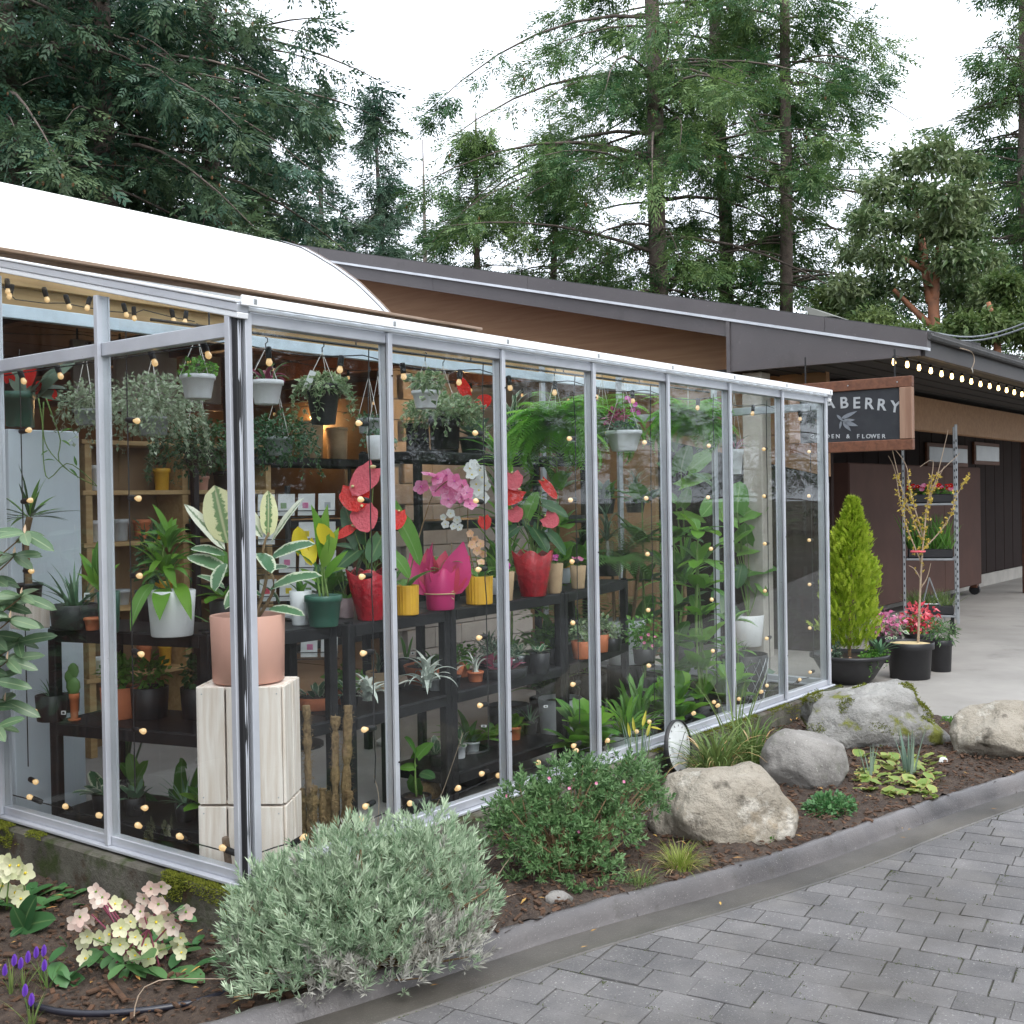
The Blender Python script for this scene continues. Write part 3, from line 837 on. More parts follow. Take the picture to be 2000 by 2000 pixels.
# front wall under the canopy
YW = 2.35
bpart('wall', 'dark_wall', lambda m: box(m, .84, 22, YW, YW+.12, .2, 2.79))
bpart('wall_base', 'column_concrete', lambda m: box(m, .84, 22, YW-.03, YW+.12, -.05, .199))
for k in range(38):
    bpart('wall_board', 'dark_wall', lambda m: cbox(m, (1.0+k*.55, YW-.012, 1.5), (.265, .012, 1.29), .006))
for (x0, x1, z0, z1) in ((onx(1812, 880, 0)[0], 0, 0, 0),):
    pass
a = ony(1811, 873, YW-.04); b = ony(1886, 903, YW-.04)
for (p0, p1) in (((1811, 872), (1886, 905)), ((1903, 870), (1948, 902))):
    a = ony(*p0, YW-.05); b = ony(*p1, YW-.05)
    w = bpart('window', 'red_wood', lambda m: cbox(m, ((a[0]+b[0])/2-7.6, YW-.05, (a[2]+b[2])/2), (abs(b[0]-a[0])/2+.06, .02, abs(a[2]-b[2])/2+.06), .004))
    bpart('glass', 'window_grey', lambda m: cbox(m, ((a[0]+b[0])/2-7.6, YW-.075, (a[2]+b[2])/2), (abs(b[0]-a[0])/2, .006, abs(a[2]-b[2])/2), .002), parent=w)
bpart('canopy_beam', 'orange_wood', lambda m: beam(m, L_(9.0, 1.35, 2.53), L_(16.3, 1.35, 2.53), .12, .40))
for x in (16.4,):
    bpart('canopy_post', 'dark_wood', lambda m: beam(m, L_(x, 1.35, .0), L_(x, 1.35, 2.32 if x < 16 else 2.78), .14, .14, up=(0, 1, 0)))
bpart('column', 'column_concrete', lambda m: cbox(m, L_(7.80, 1.72, 1.38), (.105, .105, 1.40), .012))
for k in range(6):
    pass
# block wall seen through the glass, single blocks
bw = thing('block_wall', 'pale grey concrete block wall inside behind the plants', 'wall', (5.2, 4.25, -.05))
blk = MB(); cbox(blk, (0, 0, 0), (.196, .05, .096), .004); blk = blk.mesh('block', 'block')
for r in range(14):
    for c in range(5):
        obj('block', blk, bw, (.2+c*.4+(.2 if r % 2 else 0), 0, .1+r*.2))
mb = MB(); box(mb, .0, 2.25, .02, .045, 0, 2.9); mb.build('mortar', 'column_concrete', bw)
# hall behind: ceiling boards, back wall, posts
hall = thing('hall', 'dim timber hall with a brown board ceiling behind the greenhouse', 'building', (0, 2.7, -.05))
for k in range(16):
    mb = MB(); y0 = .02+k*.42; box(mb, -6, 7.5, y0, y0+.412, 2.92+fl(k)*3, 2.95); mb.build('ceiling_board', 'dark_wood', hall)
for k in range(7):
    mb = MB(); x = -4+k*1.7; beam(mb, (x, .1, 2.84), (x, 6.7, 2.84), .09, .15); mb.build('ceiling_joist', 'red_wood', hall)
mb = MB(); box(mb, -6, 7.5, 6.72, 6.8, 0, 2.92); mb.build('back_wall', 'plywood', hall)
for k in range(5):
    mb = MB(); x = -3.1+k*2.3; beam(mb, (x, 2.0, 0), (x, 2.0, 2.9), .14, .14, up=(0, 1, 0)); mb.build('post', 'dark_wood', hall)
mb = MB(); box(mb, -6.1, -6, 0, 6.8, 0, 2.92); mb.build('side_wall', 'dark_wood', hall)
mb = MB(); box(mb, 7.5, 7.56, 0, 6.8, 0, 2.95); mb.build('side_wall', 'plywood', hall)
for k in range(24):
    mb = MB(); cbox(mb, (-5.87+k*.245, .03, 1.33), (.119, .015, 1.33), .004); mb.build('wall_board', 'dark_wood', hall)
for (x, z) in ((.4, 1.6), (1.5, 1.6), (2.6, 1.6)):   # back windows
    w = MB(); cbox(w, (x, 6.69, z), (.42, .02, .55), .005); w = w.build('window', 'tan_wood', hall)
    for s in (-1, 1):
        g = MB(); cbox(g, (x+s*.2, 6.665, z), (.18, .006, .5), .002); g.build('pane', 'window_grey', w)
# ------------------------------------------------------------------ trees
pm('bark_fir', (.17, .13, .11), (.09, .07, .06), 5, .95, 1, 22, bdist=.03)
pm('bark_grey', (.25, .21, .2), (.15, .13, .12), 5, .95, 1, 22)
pm('bark_madrone', (.34, .13, .06), (.2, .09, .05), 4, .7, .3, 18)
lm('fir_dark', (.04, .10, .066), (.13, .19, .09), trans=.25)
lm('fir_mid', (.05, .13, .05), (.19, .28, .09), trans=.3)
lm('fir_blue', (.06, .125, .085), (.14, .21, .13), trans=.3)
lm('madrone_leaf', (.07, .135, .045), (.23, .28, .13), trans=.3, rough=.3, spec=.6)
lm('shrub_leaf', (.06, .11, .03), (.17, .22, .07), trans=.3)
lm('cone_brown', (.16, .075, .035), (.26, .14, .06), trans=.05)

def feather(n=4, L=1., wl=.34, ww=.085, mid=True):
    """flat needle spray: a mid twig with paired diamonds"""
    V = []; f = []
    def dia(p, d, l, w):
        d = np.array(d)/np.linalg.norm(d); s = np.array([-d[1], d[0], 0])
        b = len(V)
        for q in (p, p+d*l*.45+s*w, p+d*l, p+d*l*.45-s*w): V.append(q)
        f.append((b, b+1, b+2, b+3))
    for i in range(n):
        x = i/n*L*.85
        for s in (-1, 1): dia(np.array([x, 0, .02*s]), (1, s*(.85 if mid else .6), 0.), wl*(1-.3*i/n), ww)
    if mid: dia(np.array([.25, 0, 0.]), (1, 0, 0), .78, ww)
    return np.array(V), np.array(f)
FE = feather(4)
FE3 = feather(3, 1., .40, .050, False)
FE4 = feather(3, 1., .40, .066, False)
def conifer(name, label, base, H, rmax, z0, seed, mat, nbr=150, spray=(.35, .7), dens=16, droop=.5, trunk_r=.3, shape=1., bark='bark_fir', fe=None, lo=0., taper=.75, ragged=.35, zmax=None, cones=0, hang=.45, ncpm=1.9, pad=1.):
    """fir: tapered trunk, drooping limbs, hanging needle sprays; limbs only between z0 and zmax (local)"""
    R = np.random.default_rng(seed)
    t = thing(name, label, 'tree', base, 0, 'conifers behind the building')
    zz = np.linspace(0, H, 14); tr = trunk_r*(1-zz/H)**taper+.02
    wob = np.cumsum(R.normal(0, .06, (14, 2)), 0)
    tp = np.column_stack([wob, zz])
    mb = MB(); tube(mb, tp, tr, 9); mb.build('trunk', bark, t, True)
    hs = np.sort(z0+(min(zmax or H*.985, H*.985)-z0)*R.random(nbr)**.78)
    limbs = MB(); pos = []; dirs = []; sc = []; ups = []
    for h in hs:
        f = 1-(h-z0)/(H-z0)
        L = rmax*(f**shape+lo*(1-f))*(1-ragged+2*ragged*R.random())*(.45 if R.random() < .12 else 1)
        if L < .25: L = .25
        az = R.uniform(0, 2*PI); a = R.uniform(.0, .35); b = droop*R.uniform(.6, 1.3)
        ca, sa = math.cos(az), math.sin(az)
        k = 7; tt = np.linspace(0, 1, k)
        cx_ = np.interp(h, zz, wob[:, 0]); cy_ = np.interp(h, zz, wob[:, 1])
        bend = R.normal(0, .12)*tt**2*L
        P = np.column_stack([cx_+ca*L*tt-sa*bend, cy_+sa*L*tt+ca*bend, h+L*(a*tt-b*tt*tt)])
        tube(limbs, P, (.018+.035*L/rmax*trunk_r/.3)*(1-.85*tt), 4, caps=False)
        ncl = max(2, int(L*ncpm*R.uniform(.7, 1.3)))
        u = np.clip(.08+.92*R.random(ncl)**.85, 0, 1); u[0] = .97
        side = R.choice([-1, 1], ncl); w = .30*L*(1-u)**.8*R.random(ncl)
        cc = np.column_stack([np.interp(u, tt, P[:, i]) for i in range(3)])
        cc[:, 0] += -sa*side*w; cc[:, 1] += ca*side*w; cc[:, 2] -= w*.35+R.random(ncl)*hang*.5
        for q_ in cc:
            n = int(dens*R.uniform(.6, 1.4)); rc = R.uniform(.30, .62)*min(1, .5+L/rmax)*pad
            v = R.normal(size=(n, 3)); v /= np.linalg.norm(v, axis=1)[:, None]
            p = q_+v*(R.random((n, 1))**.5)*np.array([rc, rc, rc*.55])
            dn = R.random(n)*hang; p[:, 2] -= dn*R.random(n)
            d = v*np.array([.9, .9, .5])+np.array([ca, sa, 0])*.6+np.array([0, 0, -.25])-np.column_stack([0*dn, 0*dn, dn*1.2])
            pos.append(p); dirs.append(d); sc.append(R.uniform(*spray, n)); ups.append(np.column_stack([R.normal(0, .5, n), R.normal(0, .5, n), np.ones(n)]))
    limbs.build('limbs', bark, t, True)['kind'] = 'stuff'
    pos = np.concatenate(pos); dirs = np.concatenate(dirs); sc = np.concatenate(sc); ups = np.concatenate(ups)
    cr = MB(); fe = fe or FE
    cl = np.array([mnoise.noise(Vector(p)*.55+Vector((seed, 0, 0))) for p in pos])
    rn = np.clip(.42+.75*cl+R.normal(0, .24, len(pos)), 0, 1)
    inst(cr, *fe, pos, dirs, ups, np.column_stack([sc, sc*.85, sc]), rn)
    c = cr.build('crown', mat, t); c['kind'] = 'stuff'
    if cones:
        k = R.choice(len(pos), cones); cn = MB()
        CT = MB(); lathe(CT, [(.01, 0), (.25, -.15), (.3, -.5), (.15, -.9), (.01, -1)], 5)
        inst(cn, CT.v[0], CT.q[0], pos[k]-np.array([0, 0, .1]), np.tile([1., 0, 0], (cones, 1)), (0, 0, 1), R.uniform(.07, .12, cones))
        c = cn.build('cones', 'cone_brown', t); c['kind'] = 'stuff'
    return t
def far(px_, d):
    p = ond(px_, 975, d); return (p[0], p[1], -.14)
# big firs left
conifer('fir_tree', 'tall dark fir with bare grey trunk and a long drooping limb at its right', far(425, 33), 30, 4.3, 3.2, 3, 'fir_dark', 98, (.33, .68), 18, .42, .34, .5, lo=.35, zmax=17, fe=FE4)
conifer('fir_tree', 'broad dark fir hung with brown cones behind the white vault', far(235, 29), 30, 5.2, 2.6, 4, 'fir_dark', 106, (.33, .68), 18, .45, .33, .5, lo=.4, zmax=16, fe=FE4, cones=500)
conifer('fir_tree', 'dark fir with dead grey twigs at the left edge above the vault', far(30, 27), 30, 5.0, 2.6, 5, 'fir_dark', 92, (.33, .68), 18, .45, .33, .5, lo=.4, zmax=15.5, fe=FE4, cones=400)
conifer('fir_tree', 'dark fir filling the gap behind the two cone bearing firs', far(130, 38), 30, 5.0, 3, 15, 'fir_dark', 58, (.33, .68), 18, .45, .33, .5, lo=.4, zmax=19, fe=FE4)
conifer('fir_tree', 'dense dark fir standing right of the bare grey trunk', far(540, 37), 15.0, 3.6, 2.2, 16, 'fir_blue', 92, (.3, .6), 20, .4, .25, .8, fe=FE4)
conifer('fir_tree', 'slender pale fir beside the drooping limb', far(655, 46), 18.5, 3.4, 4, 6, 'fir_blue', 105, (.4, .8), 13, .35, .2, .85, fe=FE3, ncpm=3., pad=.8)
conifer('fir_tree', 'small narrow spruce with a thin visible stem and pointed tip', far(757, 46), 17.9, 3.9, 5.5, 7, 'fir_blue', 110, (.4, .8), 13, .35, .2, 1., bark='bark_grey', fe=FE3, ncpm=3.2, pad=.75)
# firs right of the gap
conifer('fir_tree', 'tall fir with a thick brown trunk and wide reaching limbs', far(1303, 34), 34, 5.3, 2.6, 8, 'fir_mid', 72, (.30, .60), 30, .5, .30, .45, lo=.5, zmax=19, fe=FE3, cones=150)
conifer('fir_tree', 'tall fir with a slimmer grey brown trunk beside the thick one', far(1428, 37), 33, 4.6, 3.0, 9, 'fir_mid', 70, (.30, .60), 30, .42, .26, .5, lo=.5, zmax=20, fe=FE3)
conifer('fir_tree', 'leaning fir with sparse outer limbs right of the twin trunks', far(1545, 35), 31, 3.4, 2.6, 10, 'fir_mid', 74, (.30, .60), 30, .42, .22, .5, lo=.5, zmax=18.5, fe=FE3)
conifer('fir_tree', 'young pointed fir at the left of the thick trunked fir', far(952, 38), 14.3, 3.9, 1, 12, 'fir_mid', 96, (.30, .60), 30, .38, .2, .75, fe=FE3)
conifer('fir_tree', 'young bushy fir between the pointed fir and the thick trunk', far(1065, 40), 15, 4.4, 1, 13, 'fir_mid', 96, (.30, .60), 30, .4, .2, .7, fe=FE3)
conifer('fir_tree', 'low dark fir whose top shows behind the roof ridge', far(1190, 42), 11, 4.4, 1.5, 14, 'fir_dark', 60, (.33, .68), 18, .4, .2, .7, fe=FE3)
conifer('fir_tree', 'layered fir with level limbs rising above the madrone', far(2020, 30), 20, 3.3, 2.0, 17, 'fir_mid', 100, (.30, .60), 30, .18, .25, .7, fe=FE3, zmax=16)
conifer('fir_tree', 'shaded fir behind the madrone foliage', far(1905, 40), 12.5, 4.6, 2, 18, 'fir_dark', 60, (.33, .68), 18, .35, .22, .7, fe=FE3)
# snag
sg = thing('dead_snag', 'bare thin grey dead tree stem standing against the sky', 'tree', far(838, 42))
mb = MB(); top = ond(832, 275, 42)
tube(mb, [(0, 0, 0), (.05, 0, 4), (-.02, .02, 8), (.03, 0, 11), (0, 0, top[2]+.14)], [.17, .14, .11, .07, .02], 7)
mb.build('stem', 'bark_grey', sg, True)
mb = MB()
for z, a, l in ((6.2, .3, .4), (8.1, 2.2, .35), (9.3, 4, .3), (10.5, 1, .25), (11.4, 3, .2)): tube(mb, [(0, 0, z), (l*math.cos(a), l*math.sin(a), z+.08)], [.02, .006], 4)
mb.build('twig_stubs', 'bark_grey', sg)['kind'] = 'stuff'

def broadleaf(name, label, base, limbs, clumps, nleaf, lsz, mat, bark, seed, group=None, tmpl=LEAF2_T):
    """tree from explicit limb paths and foliage clumps (centre, radius xyz)"""
    R = np.random.default_rng(seed)
    t = thing(name, label, 'tree', base, 0, group); b = np.array(base)
    mb = MB()
    for P, r0, r1 in limbs: tube(mb, resample(np.array(P)-b, .4), np.linspace(r0, r1, len(resample(np.array(P)-b, .4))), 7)
    mb.build('trunk', bark, t, True)
    tot = sum(c[1][0]*c[1][1]*c[1][2] for c in clumps)**1.
    cr = MB(); pos = []; nrm = []
    for c, r in clumps:
        n = int(nleaf*(r[0]*r[1]*r[2])/tot)
        v = R.normal(size=(n, 3)); v /= np.linalg.norm(v, axis=1)[:, None]
        rad = R.random(n)**.45
        pos.append(np.array(c)-b+v*rad[:, None]*np.array(r)*(.75+.4*R.random((n, 1)))); nrm.append(v)
    pos = np.concatenate(pos); nrm = np.concatenate(nrm); n = len(pos)
    d = nrm*.5+R.normal(0, .7, (n, 3)); d[:, 2] -= .25
    cl = np.array([mnoise.noise(Vector(p)*1.1) for p in pos])
    s = R.uniform(.7, 1.3, n)*lsz
    inst(cr, *tmpl, pos, d, np.column_stack([R.normal(0, .6, n), R.normal(0, .6, n), np.ones(n)]), np.column_stack([s, s*.42, s]), np.clip(.45+.6*cl+R.normal(0, .22, n), 0, 1))
    c = cr.build('crown', mat, t); c['kind'] = 'stuff'
    return t
dM = 26.
def q(x, y, d=dM): return ond(x, y, d)
mbase = far(1822, dM)
limbs = [([mbase, q(1825, 640), q(1818, 590), q(1808, 530, 26.4), q(1800, 470, 26.7), q(1790, 420, 27), q(1780, 360, 27)], .22, .06),
         ([q(1822, 620), q(1826, 570), q(1830, 510), q(1840, 440), q(1850, 380)], .12, .04),
         ([q(1818, 636), q(1795, 615), q(1770, 590), q(1745, 565)], .09, .04),
         ([q(1808, 530), q(1775, 510), q(1740, 490), q(1700, 480)], .07, .02), ([q(1830, 520), q(1870, 480), q(1890, 440)], .07, .02)]
cl = []
for (x, y, rx, ry) in ((1770, 318, 42, 34), (1825, 305, 46, 36), (1880, 325, 44, 34), (1722, 372, 40, 34), (1790, 380, 46, 34), (1850, 385, 50, 34), (1905, 390, 40, 34), (1690, 432, 38, 30), (1750, 440, 46, 30), (1830, 440, 50, 34), (1895, 450, 44, 34), (1665, 492, 36, 28), (1725, 498, 46, 28), (1790, 500, 40, 26), (1865, 505, 54, 34), (1920, 510, 40, 34), (1655, 560, 40, 28), (1710, 560, 48, 28), (1770, 562, 36, 26), (1880, 565, 56, 34), (1935, 580, 40, 34), (1690, 610, 56, 26), (1900, 620, 60, 30)):
    p = q(x, y, dM+rng.uniform(-1.2, 1.2)); s = dM/F
    cl.append((p, (rx*s*1.05, rx*s*1.05, ry*s)))
broadleaf('madrone_tree', 'broadleaf madrone with peeling orange trunk and grey green crown', mbase, limbs, cl, 12500, .18, 'madrone_leaf', 'bark_madrone', 5)
d2 = 22.
b2 = far(1958, d2)
cl = [(ond(x, y, d2+e), (r*d2/F, r*d2/F, r*.7*d2/F)) for x, y, r, e in ((1930, 640, 50, 0), (1985, 620, 55, 1), (2030, 650, 50, 0), (1880, 640, 40, -1), (1960, 560, 45, 1), (1840, 660, 40, 0))]
broadleaf('madrone_tree', 'low second madrone with dark red trunk behind the canopy roof', b2, [([b2, ond(1948, 690, d2), ond(1945, 640, d2), ond(1930, 590, d2)], .16, .04)], cl, 6500, .15, 'shrub_leaf', 'bark_madrone', 8)
# shrubs along the roof line
k = 0
for x, y, r, d, lab in ((1705, 645, 60, 24, 'leafy green shrub growing behind the skylight'), (1775, 668, 50, 21, 'bright leafy shrub at the foot of the orange trunk'), (1630, 585, 45, 27, 'shrub showing above the roof beside the leaning fir')):
    b = far(x, d); c = ond(x, y, d); s = d/F
    broadleaf('shrub', lab, b, [([b, c], .05, .02)], [(c, (r*s, r*s, r*s*.75)), (c-np.array([0, 0, r*s]), (r*s*1.1, r*s*1.1, r*s))], 3600, .15, 'shrub_leaf', 'bark_grey', 30+k); k += 1
# unseen trees added to shape what the glass mirrors: one model, shared meshes
first = None; k = 0
for x, y, h, lab in ((9, -13, 17, 'fir across the path opposite the far end of the greenhouse'), (14.5, -15, 20, 'wide fir across the path opposite the canopy'), (4, -16, 18, 'fir across the path opposite the lavender'), (46, -20, 15, 'far fir at the end of the path'), (56, -34, 18, 'far fir behind the path end'), (40, -30, 15, 'far fir right of the path end'), (62, -48, 18, 'farthest fir past the path'), (30, -31, 16, 'fir at the back of the clearing'), (50, -12, 15, 'far fir beyond the apron'),
                     (-15, 1, 16, 'fir beyond the left bed facing the end wall'), (-17, 7, 18, 'wide fir beyond the left bed'), (-14, -6, 17, 'fir left of the path'), (12, -11, 15, 'bushy fir across the path facing the boulders')):
    if first is None:
        first = conifer('fir_tree', lab, (x, y, -.14), 17, 4.4, .5, 40, 'fir_dark', 90, (.4, .8), 16, .4, .3, .6, fe=FE3, lo=.2, ncpm=1.5, pad=1.5); t = first
    else:
        t = first.copy(); col.objects.link(t); t['label'] = lab
        for ch in list(first.children):
            c = ch.copy(); col.objects.link(c); c.parent = t
    t.location = (x, y, -.14); t.rotation_euler = (0, 0, k*1.7); t.scale = (h/17,)*3; k += 1
# overhead service cables
for i, (a, b) in enumerate((((1815, 655), (2010, 637)), ((1820, 648), (2010, 628)))):
    A = ond(*a, 20); B = ond(*b, 17); mb = MB()
    P = [A+(B-A)*t-np.array([0, 0, .15*math.sin(PI*t)]) for t in np.linspace(-.05, 1.6, 14)]
    tube(mb, P, .014, 5)
    tag(mb.build('overhead_cable', 'galvanised'), ('lower', 'upper')[i]+' grey overhead cable passing in front of the madrone', 'cable', 'overhead cables')
# ------------------------------------------------------------------ plants: palette and tools
lm('leaf_green', (.07, .21, .035), (.17, .36, .06), trans=.35, vein=(.2, .36, .12))
lm('leaf_bright', (.13, .33, .03), (.25, .45, .06), trans=.4)
lm('leaf_dark', (.025, .085, .03), (.07, .16, .06), trans=.2, rough=.3, vein=(.12, .2, .08))
lm('leaf_grey', (.10, .17, .12), (.2, .27, .19), trans=.25, rough=.4)
lm('leaf_fern', (.17, .46, .05), (.33, .62, .10), trans=.55)
lm('leaf_ivy', (.09, .19, .07), (.26, .36, .18), trans=.25, edge=(.5, .55, .35), elo=.75, ehi=.95)
lm('leaf_variegated', (.13, .23, .09), (.24, .34, .16), edge=(.74, .72, .42), trans=.3, vein=(.5, .5, .3), elo=.28, ehi=.40, esc=16, rough=.3)
lm('leaf_creamy', (.30, .38, .26), (.38, .45, .33), edge=(.86, .86, .72), trans=.3, vein=(.2, .3, .16), elo=.12, ehi=.25, esc=18, rough=.3)
lm('leaf_edged', (.06, .16, .08), (.13, .25, .12), edge=(.62, .66, .5), trans=.25, elo=.66, ehi=.8, esc=20, rough=.3)
lm('leaf_aloe', (.10, .21, .12), (.19, .31, .19), trans=.12, rough=.35)
lm('leaf_silver', (.46, .52, .47), (.68, .72, .66), trans=.1, rough=.7)
lm('leaf_string', (.20, .28, .16), (.5, .56, .42), trans=.25, rough=.5)
lm('leaf_burgundy', (.22, .03, .07), (.5, .16, .24), trans=.3)
lm('petal_red', (.70, .012, .012), (.82, .03, .02), bump=9, trans=.25, rough=.25, spec=.5)
lm('petal_coral', (.72, .06, .10), (.82, .20, .24), bump=9, trans=.25, rough=.3)
lm('petal_pink', (.78, .20, .42), (.86, .40, .60), trans=.35)
lm('petal_magenta', (.7, .07, .45), (.8, .2, .6), trans=.35)
lm('petal_white', (.86, .87, .86), (.92, .92, .88), trans=.35)
lm('petal_peach', (.85, .52, .32), (.9, .66, .48), trans=.35)
lm('petal_yellow', (.88, .68, .02), (.92, .80, .12), trans=.3)
lm('petal_purple', (.16, .05, .5), (.28, .12, .62), trans=.35)
lm('petal_hellebore', (.78, .78, .52), (.84, .62, .58), trans=.3, edge=(.88, .78, .72), elo=.6, ehi=.95)
pm('cream', (.85, .72, .35), None, 8, .5)
pm('stem_green', (.10, .20, .04), (.2, .3, .08), 20, .6)
pm('stem_brown', (.16, .10, .05), (.26, .17, .09), 30, .8, .4, 90)
pm('twig_pale', (.42, .33, .24), (.3, .22, .16), 30, .8)
pm('soil_dark', (.035, .024, .018), (.06, .04, .03), 50, .95, .8, 120)
pm('pot_white', (.80, .81, .83), (.74, .75, .78), 8, .35)
pm('pot_grey', (.45, .47, .49), (.38, .4, .42), 8, .45)
pm('pot_green', (.035, .12, .085), (.045, .14, .10), 10, .35)
pm('pot_black', (.018, .018, .021), (.026, .026, .029), 10, .45)
pm('pot_pink', (.66, .36, .28), (.62, .33, .26), 6, .55)
pm('pot_terracotta', (.56, .17, .07), (.48, .14, .06), 12, .7)
pm('pot_mustard', (.74, .42, .035), (.68, .37, .03), 8, .4)
pm('pot_mauve', (.55, .40, .42), None, 8, .5)
pm('pot_kraft', (.50, .35, .21), (.42, .29, .17), 20, .8)
pm('foil_red', (.50, .006, .022), (.30, .003, .014), 22, .25, .8, 38, coat=.3, bdist=.012)
translucent('wrap_pink', (.78, .07, .27), .35, .4)
translucent('wrap_deep', (.70, .08, .16), .35, .4)
pm('raffia', (.66, .54, .3), (.55, .42, .22), 40, .8)
pm('cord', (.75, .72, .68), None, 8, .6)
pm('label_white', (.85, .86, .86), None, 8, .6)
pm('label_print', (.03, .03, .03), None, 8, .6)
pm('moss_pole', (.34, .23, .11), (.2, .13, .06), 60, .95, 1, 120, bdist=.02)
pm('paper_grey', (.72, .73, .72), (.64, .65, .64), 12, .7, rnd=.08)
pm('tile_white', (.8, .8, .78), None, 8, .4)

FLOORZ = -.05
_lc = {}
def leafmesh(prof, W, curl, fold, mat, n=6, wave=0., var=0, twist=0.):
    """unit-length leaf whose base-tip chord lies on +x (cached, shared)"""
    k = (prof, W, curl, fold, mat, n, wave, var, twist)
    if k not in _lc:
        V, f, e = blade(1., W, n, prof, curl*.5, curl, fold, wave, twist)
        c = V[2*n+1]; a = math.atan2(c[2], c[0]); l = math.hypot(c[0], c[2])
        ca, sa = math.cos(-a), math.sin(-a)
        V = np.column_stack([V[:, 0]*ca-V[:, 2]*sa, V[:, 1], V[:, 0]*sa+V[:, 2]*ca]); V[:, [0, 2]] /= l
        mb = MB(); mb.add(V, f, 0, (var*.37+.15) % 1, e); _lc[k] = (mb.mesh('leaf', mat, True), V, f, e)
    return _lc[k]
def frame(x, up):
    x = unit(x); y = unit(np.cross(up, x)); z = np.cross(x, y); return x, y, z
def putleaf(root, lf, base, tip, up=None, w=1., name='leaf'):
    """leaf object from world point base to world point tip"""
    base = np.asarray(base, float); tip = np.asarray(tip, float)
    L = np.linalg.norm(tip-base)
    if up is None: up = -fwd*.55+np.array([0, 0, .75])+rng.normal(0, .15, 3)
    x, y, z = frame(tip-base, up)
    b = base-np.array(root.location)
    M = Matrix(((x[0]*L, y[0]*L*w, z[0]*L, b[0]), (x[1]*L, y[1]*L*w, z[1]*L, b[1]), (x[2]*L, y[2]*L*w, z[2]*L, b[2]), (0, 0, 0, 1)))
    return obj(name, lf[0], root, M=M)
def addleaf(mb, lf, base, tip, up=None, w=1., mat=0, rnd=None):
    base = np.asarray(base, float); tip = np.asarray(tip, float); L = np.linalg.norm(tip-base)
    if up is None: up = np.array([0, 0, 1.])+rng.normal(0, .3, 3)
    x, y, z = frame(tip-base, up)
    _, V, f, e = lf
    mb.add(base+V[:, 0:1]*x*L+V[:, 1:2]*y*L*w+V[:, 2:3]*z*L, f, mat, rng.random() if rnd is None else rnd, e)
def depth(p): return float((np.asarray(p)-CAM)@fwd)
HX = unit(np.array([fwd[0], fwd[1], 0]))
def shelfpt(x, y, z, r=0.): return onz(x, y, z)+HX*r
def pot(root, rt, rb, h, mat, rim=0., n=20, flute=None, soil=True, wall=.006, ruffle=0, seed=0):
    mb = MB()
    pr_ = [(.001, 0), (rb*.96, 0), (rb, .004)]
    if rim: pr_ += [(rt*.97-rim*.3, h*.8), (rt+rim, h*.82), (rt+rim, h)]
    else: pr_ += [(rb+(rt-rb)*.5, h*.5), (rt, h)]
    rr = rt+rim
    pr_ += [(rr-wall*.5, h+.002), (rr-wall, h-.002), (rt*.93-wall, h*.72)]
    lathe(mb, pr_, n, 0, flute=flute)
    if ruffle:
        v = mb.v[0]; th = np.arctan2(v[:, 1], v[:, 0]); k = np.clip((v[:, 2]/h-.45)/.55, 0, 1)
        a = 1+ruffle*k*(np.sin(th*5+seed)+.5*np.sin(th*9+seed*2)); v[:, 0] *= a; v[:, 1] *= a
        v[:, 2] += h*.07*k*np.sin(th*5+seed)*(v[:, 2] > h*.6)
    p = mb.build('pot', mat, root, not flute)
    if soil:
        s = MB(); lathe(s, [(rt*.97-wall, h*.90), (rt*.5, h*.93), (.001, h*.93)], n); s.build('soil', 'soil_dark', root, True)
    return p
def ptag(root, loc, w=.03, h=.02, rx=0.):
    """small white price label facing the viewer, with a printed patch"""
    l = np.asarray(loc)-np.array(root.location); R = np.stack([_r, HX, np.array([0, 0, 1.])], 1)
    mb = MB(); cbox(mb, l, (w/2, .0008, h/2), .0003, 0, R); t = mb.build('label', 'label_white', root)
    mb = MB(); cbox(mb, l-HX*.0012, (w*.25, .0004, h*.28), .0001, 0, R); mb.build('print', 'label_print', t)
def stem(mb, pts, r0=.004, r1=.002, n=5, mat=0):
    P = resample(np.array(pts), .03) if len(pts) > 2 else np.array(pts); tube(mb, P, np.linspace(r0, r1, len(P)), n, mat)
def rosette(root, lfs, n, L, elev, c=(0, 0, 0), parts=True, w=(1, 1), az0=0., spread=.01, up=None, mats=None, name='leaf', mb=None):
    own = mb is None and not parts
    if own: mb = MB()
    b0 = np.array(root.location)+np.array(c)
    for k in range(n):
        az = az0+k*2.399+rng.normal(0, .2); e = rng.uniform(*elev); l = rng.uniform(*L)
        d = np.array([math.cos(az)*math.cos(e), math.sin(az)*math.cos(e), math.sin(e)])
        b = b0+np.array([math.cos(az), math.sin(az), 0])*spread*rng.random()
        u = np.array([-math.cos(az)*math.sin(e), -math.sin(az)*math.sin(e), math.cos(e)+.02]) if up is None else up
        lf = lfs[k % len(lfs)]
        if parts: putleaf(root, lf, b, b+d*l, u, rng.uniform(*w), name)
        else:
            addleaf(mb, lf, b-np.array(root.location), b+d*l-np.array(root.location), u, rng.uniform(*w))
    if own:
        o = mb.build('foliage', mats, root, True); o['kind'] = 'stuff'; return o
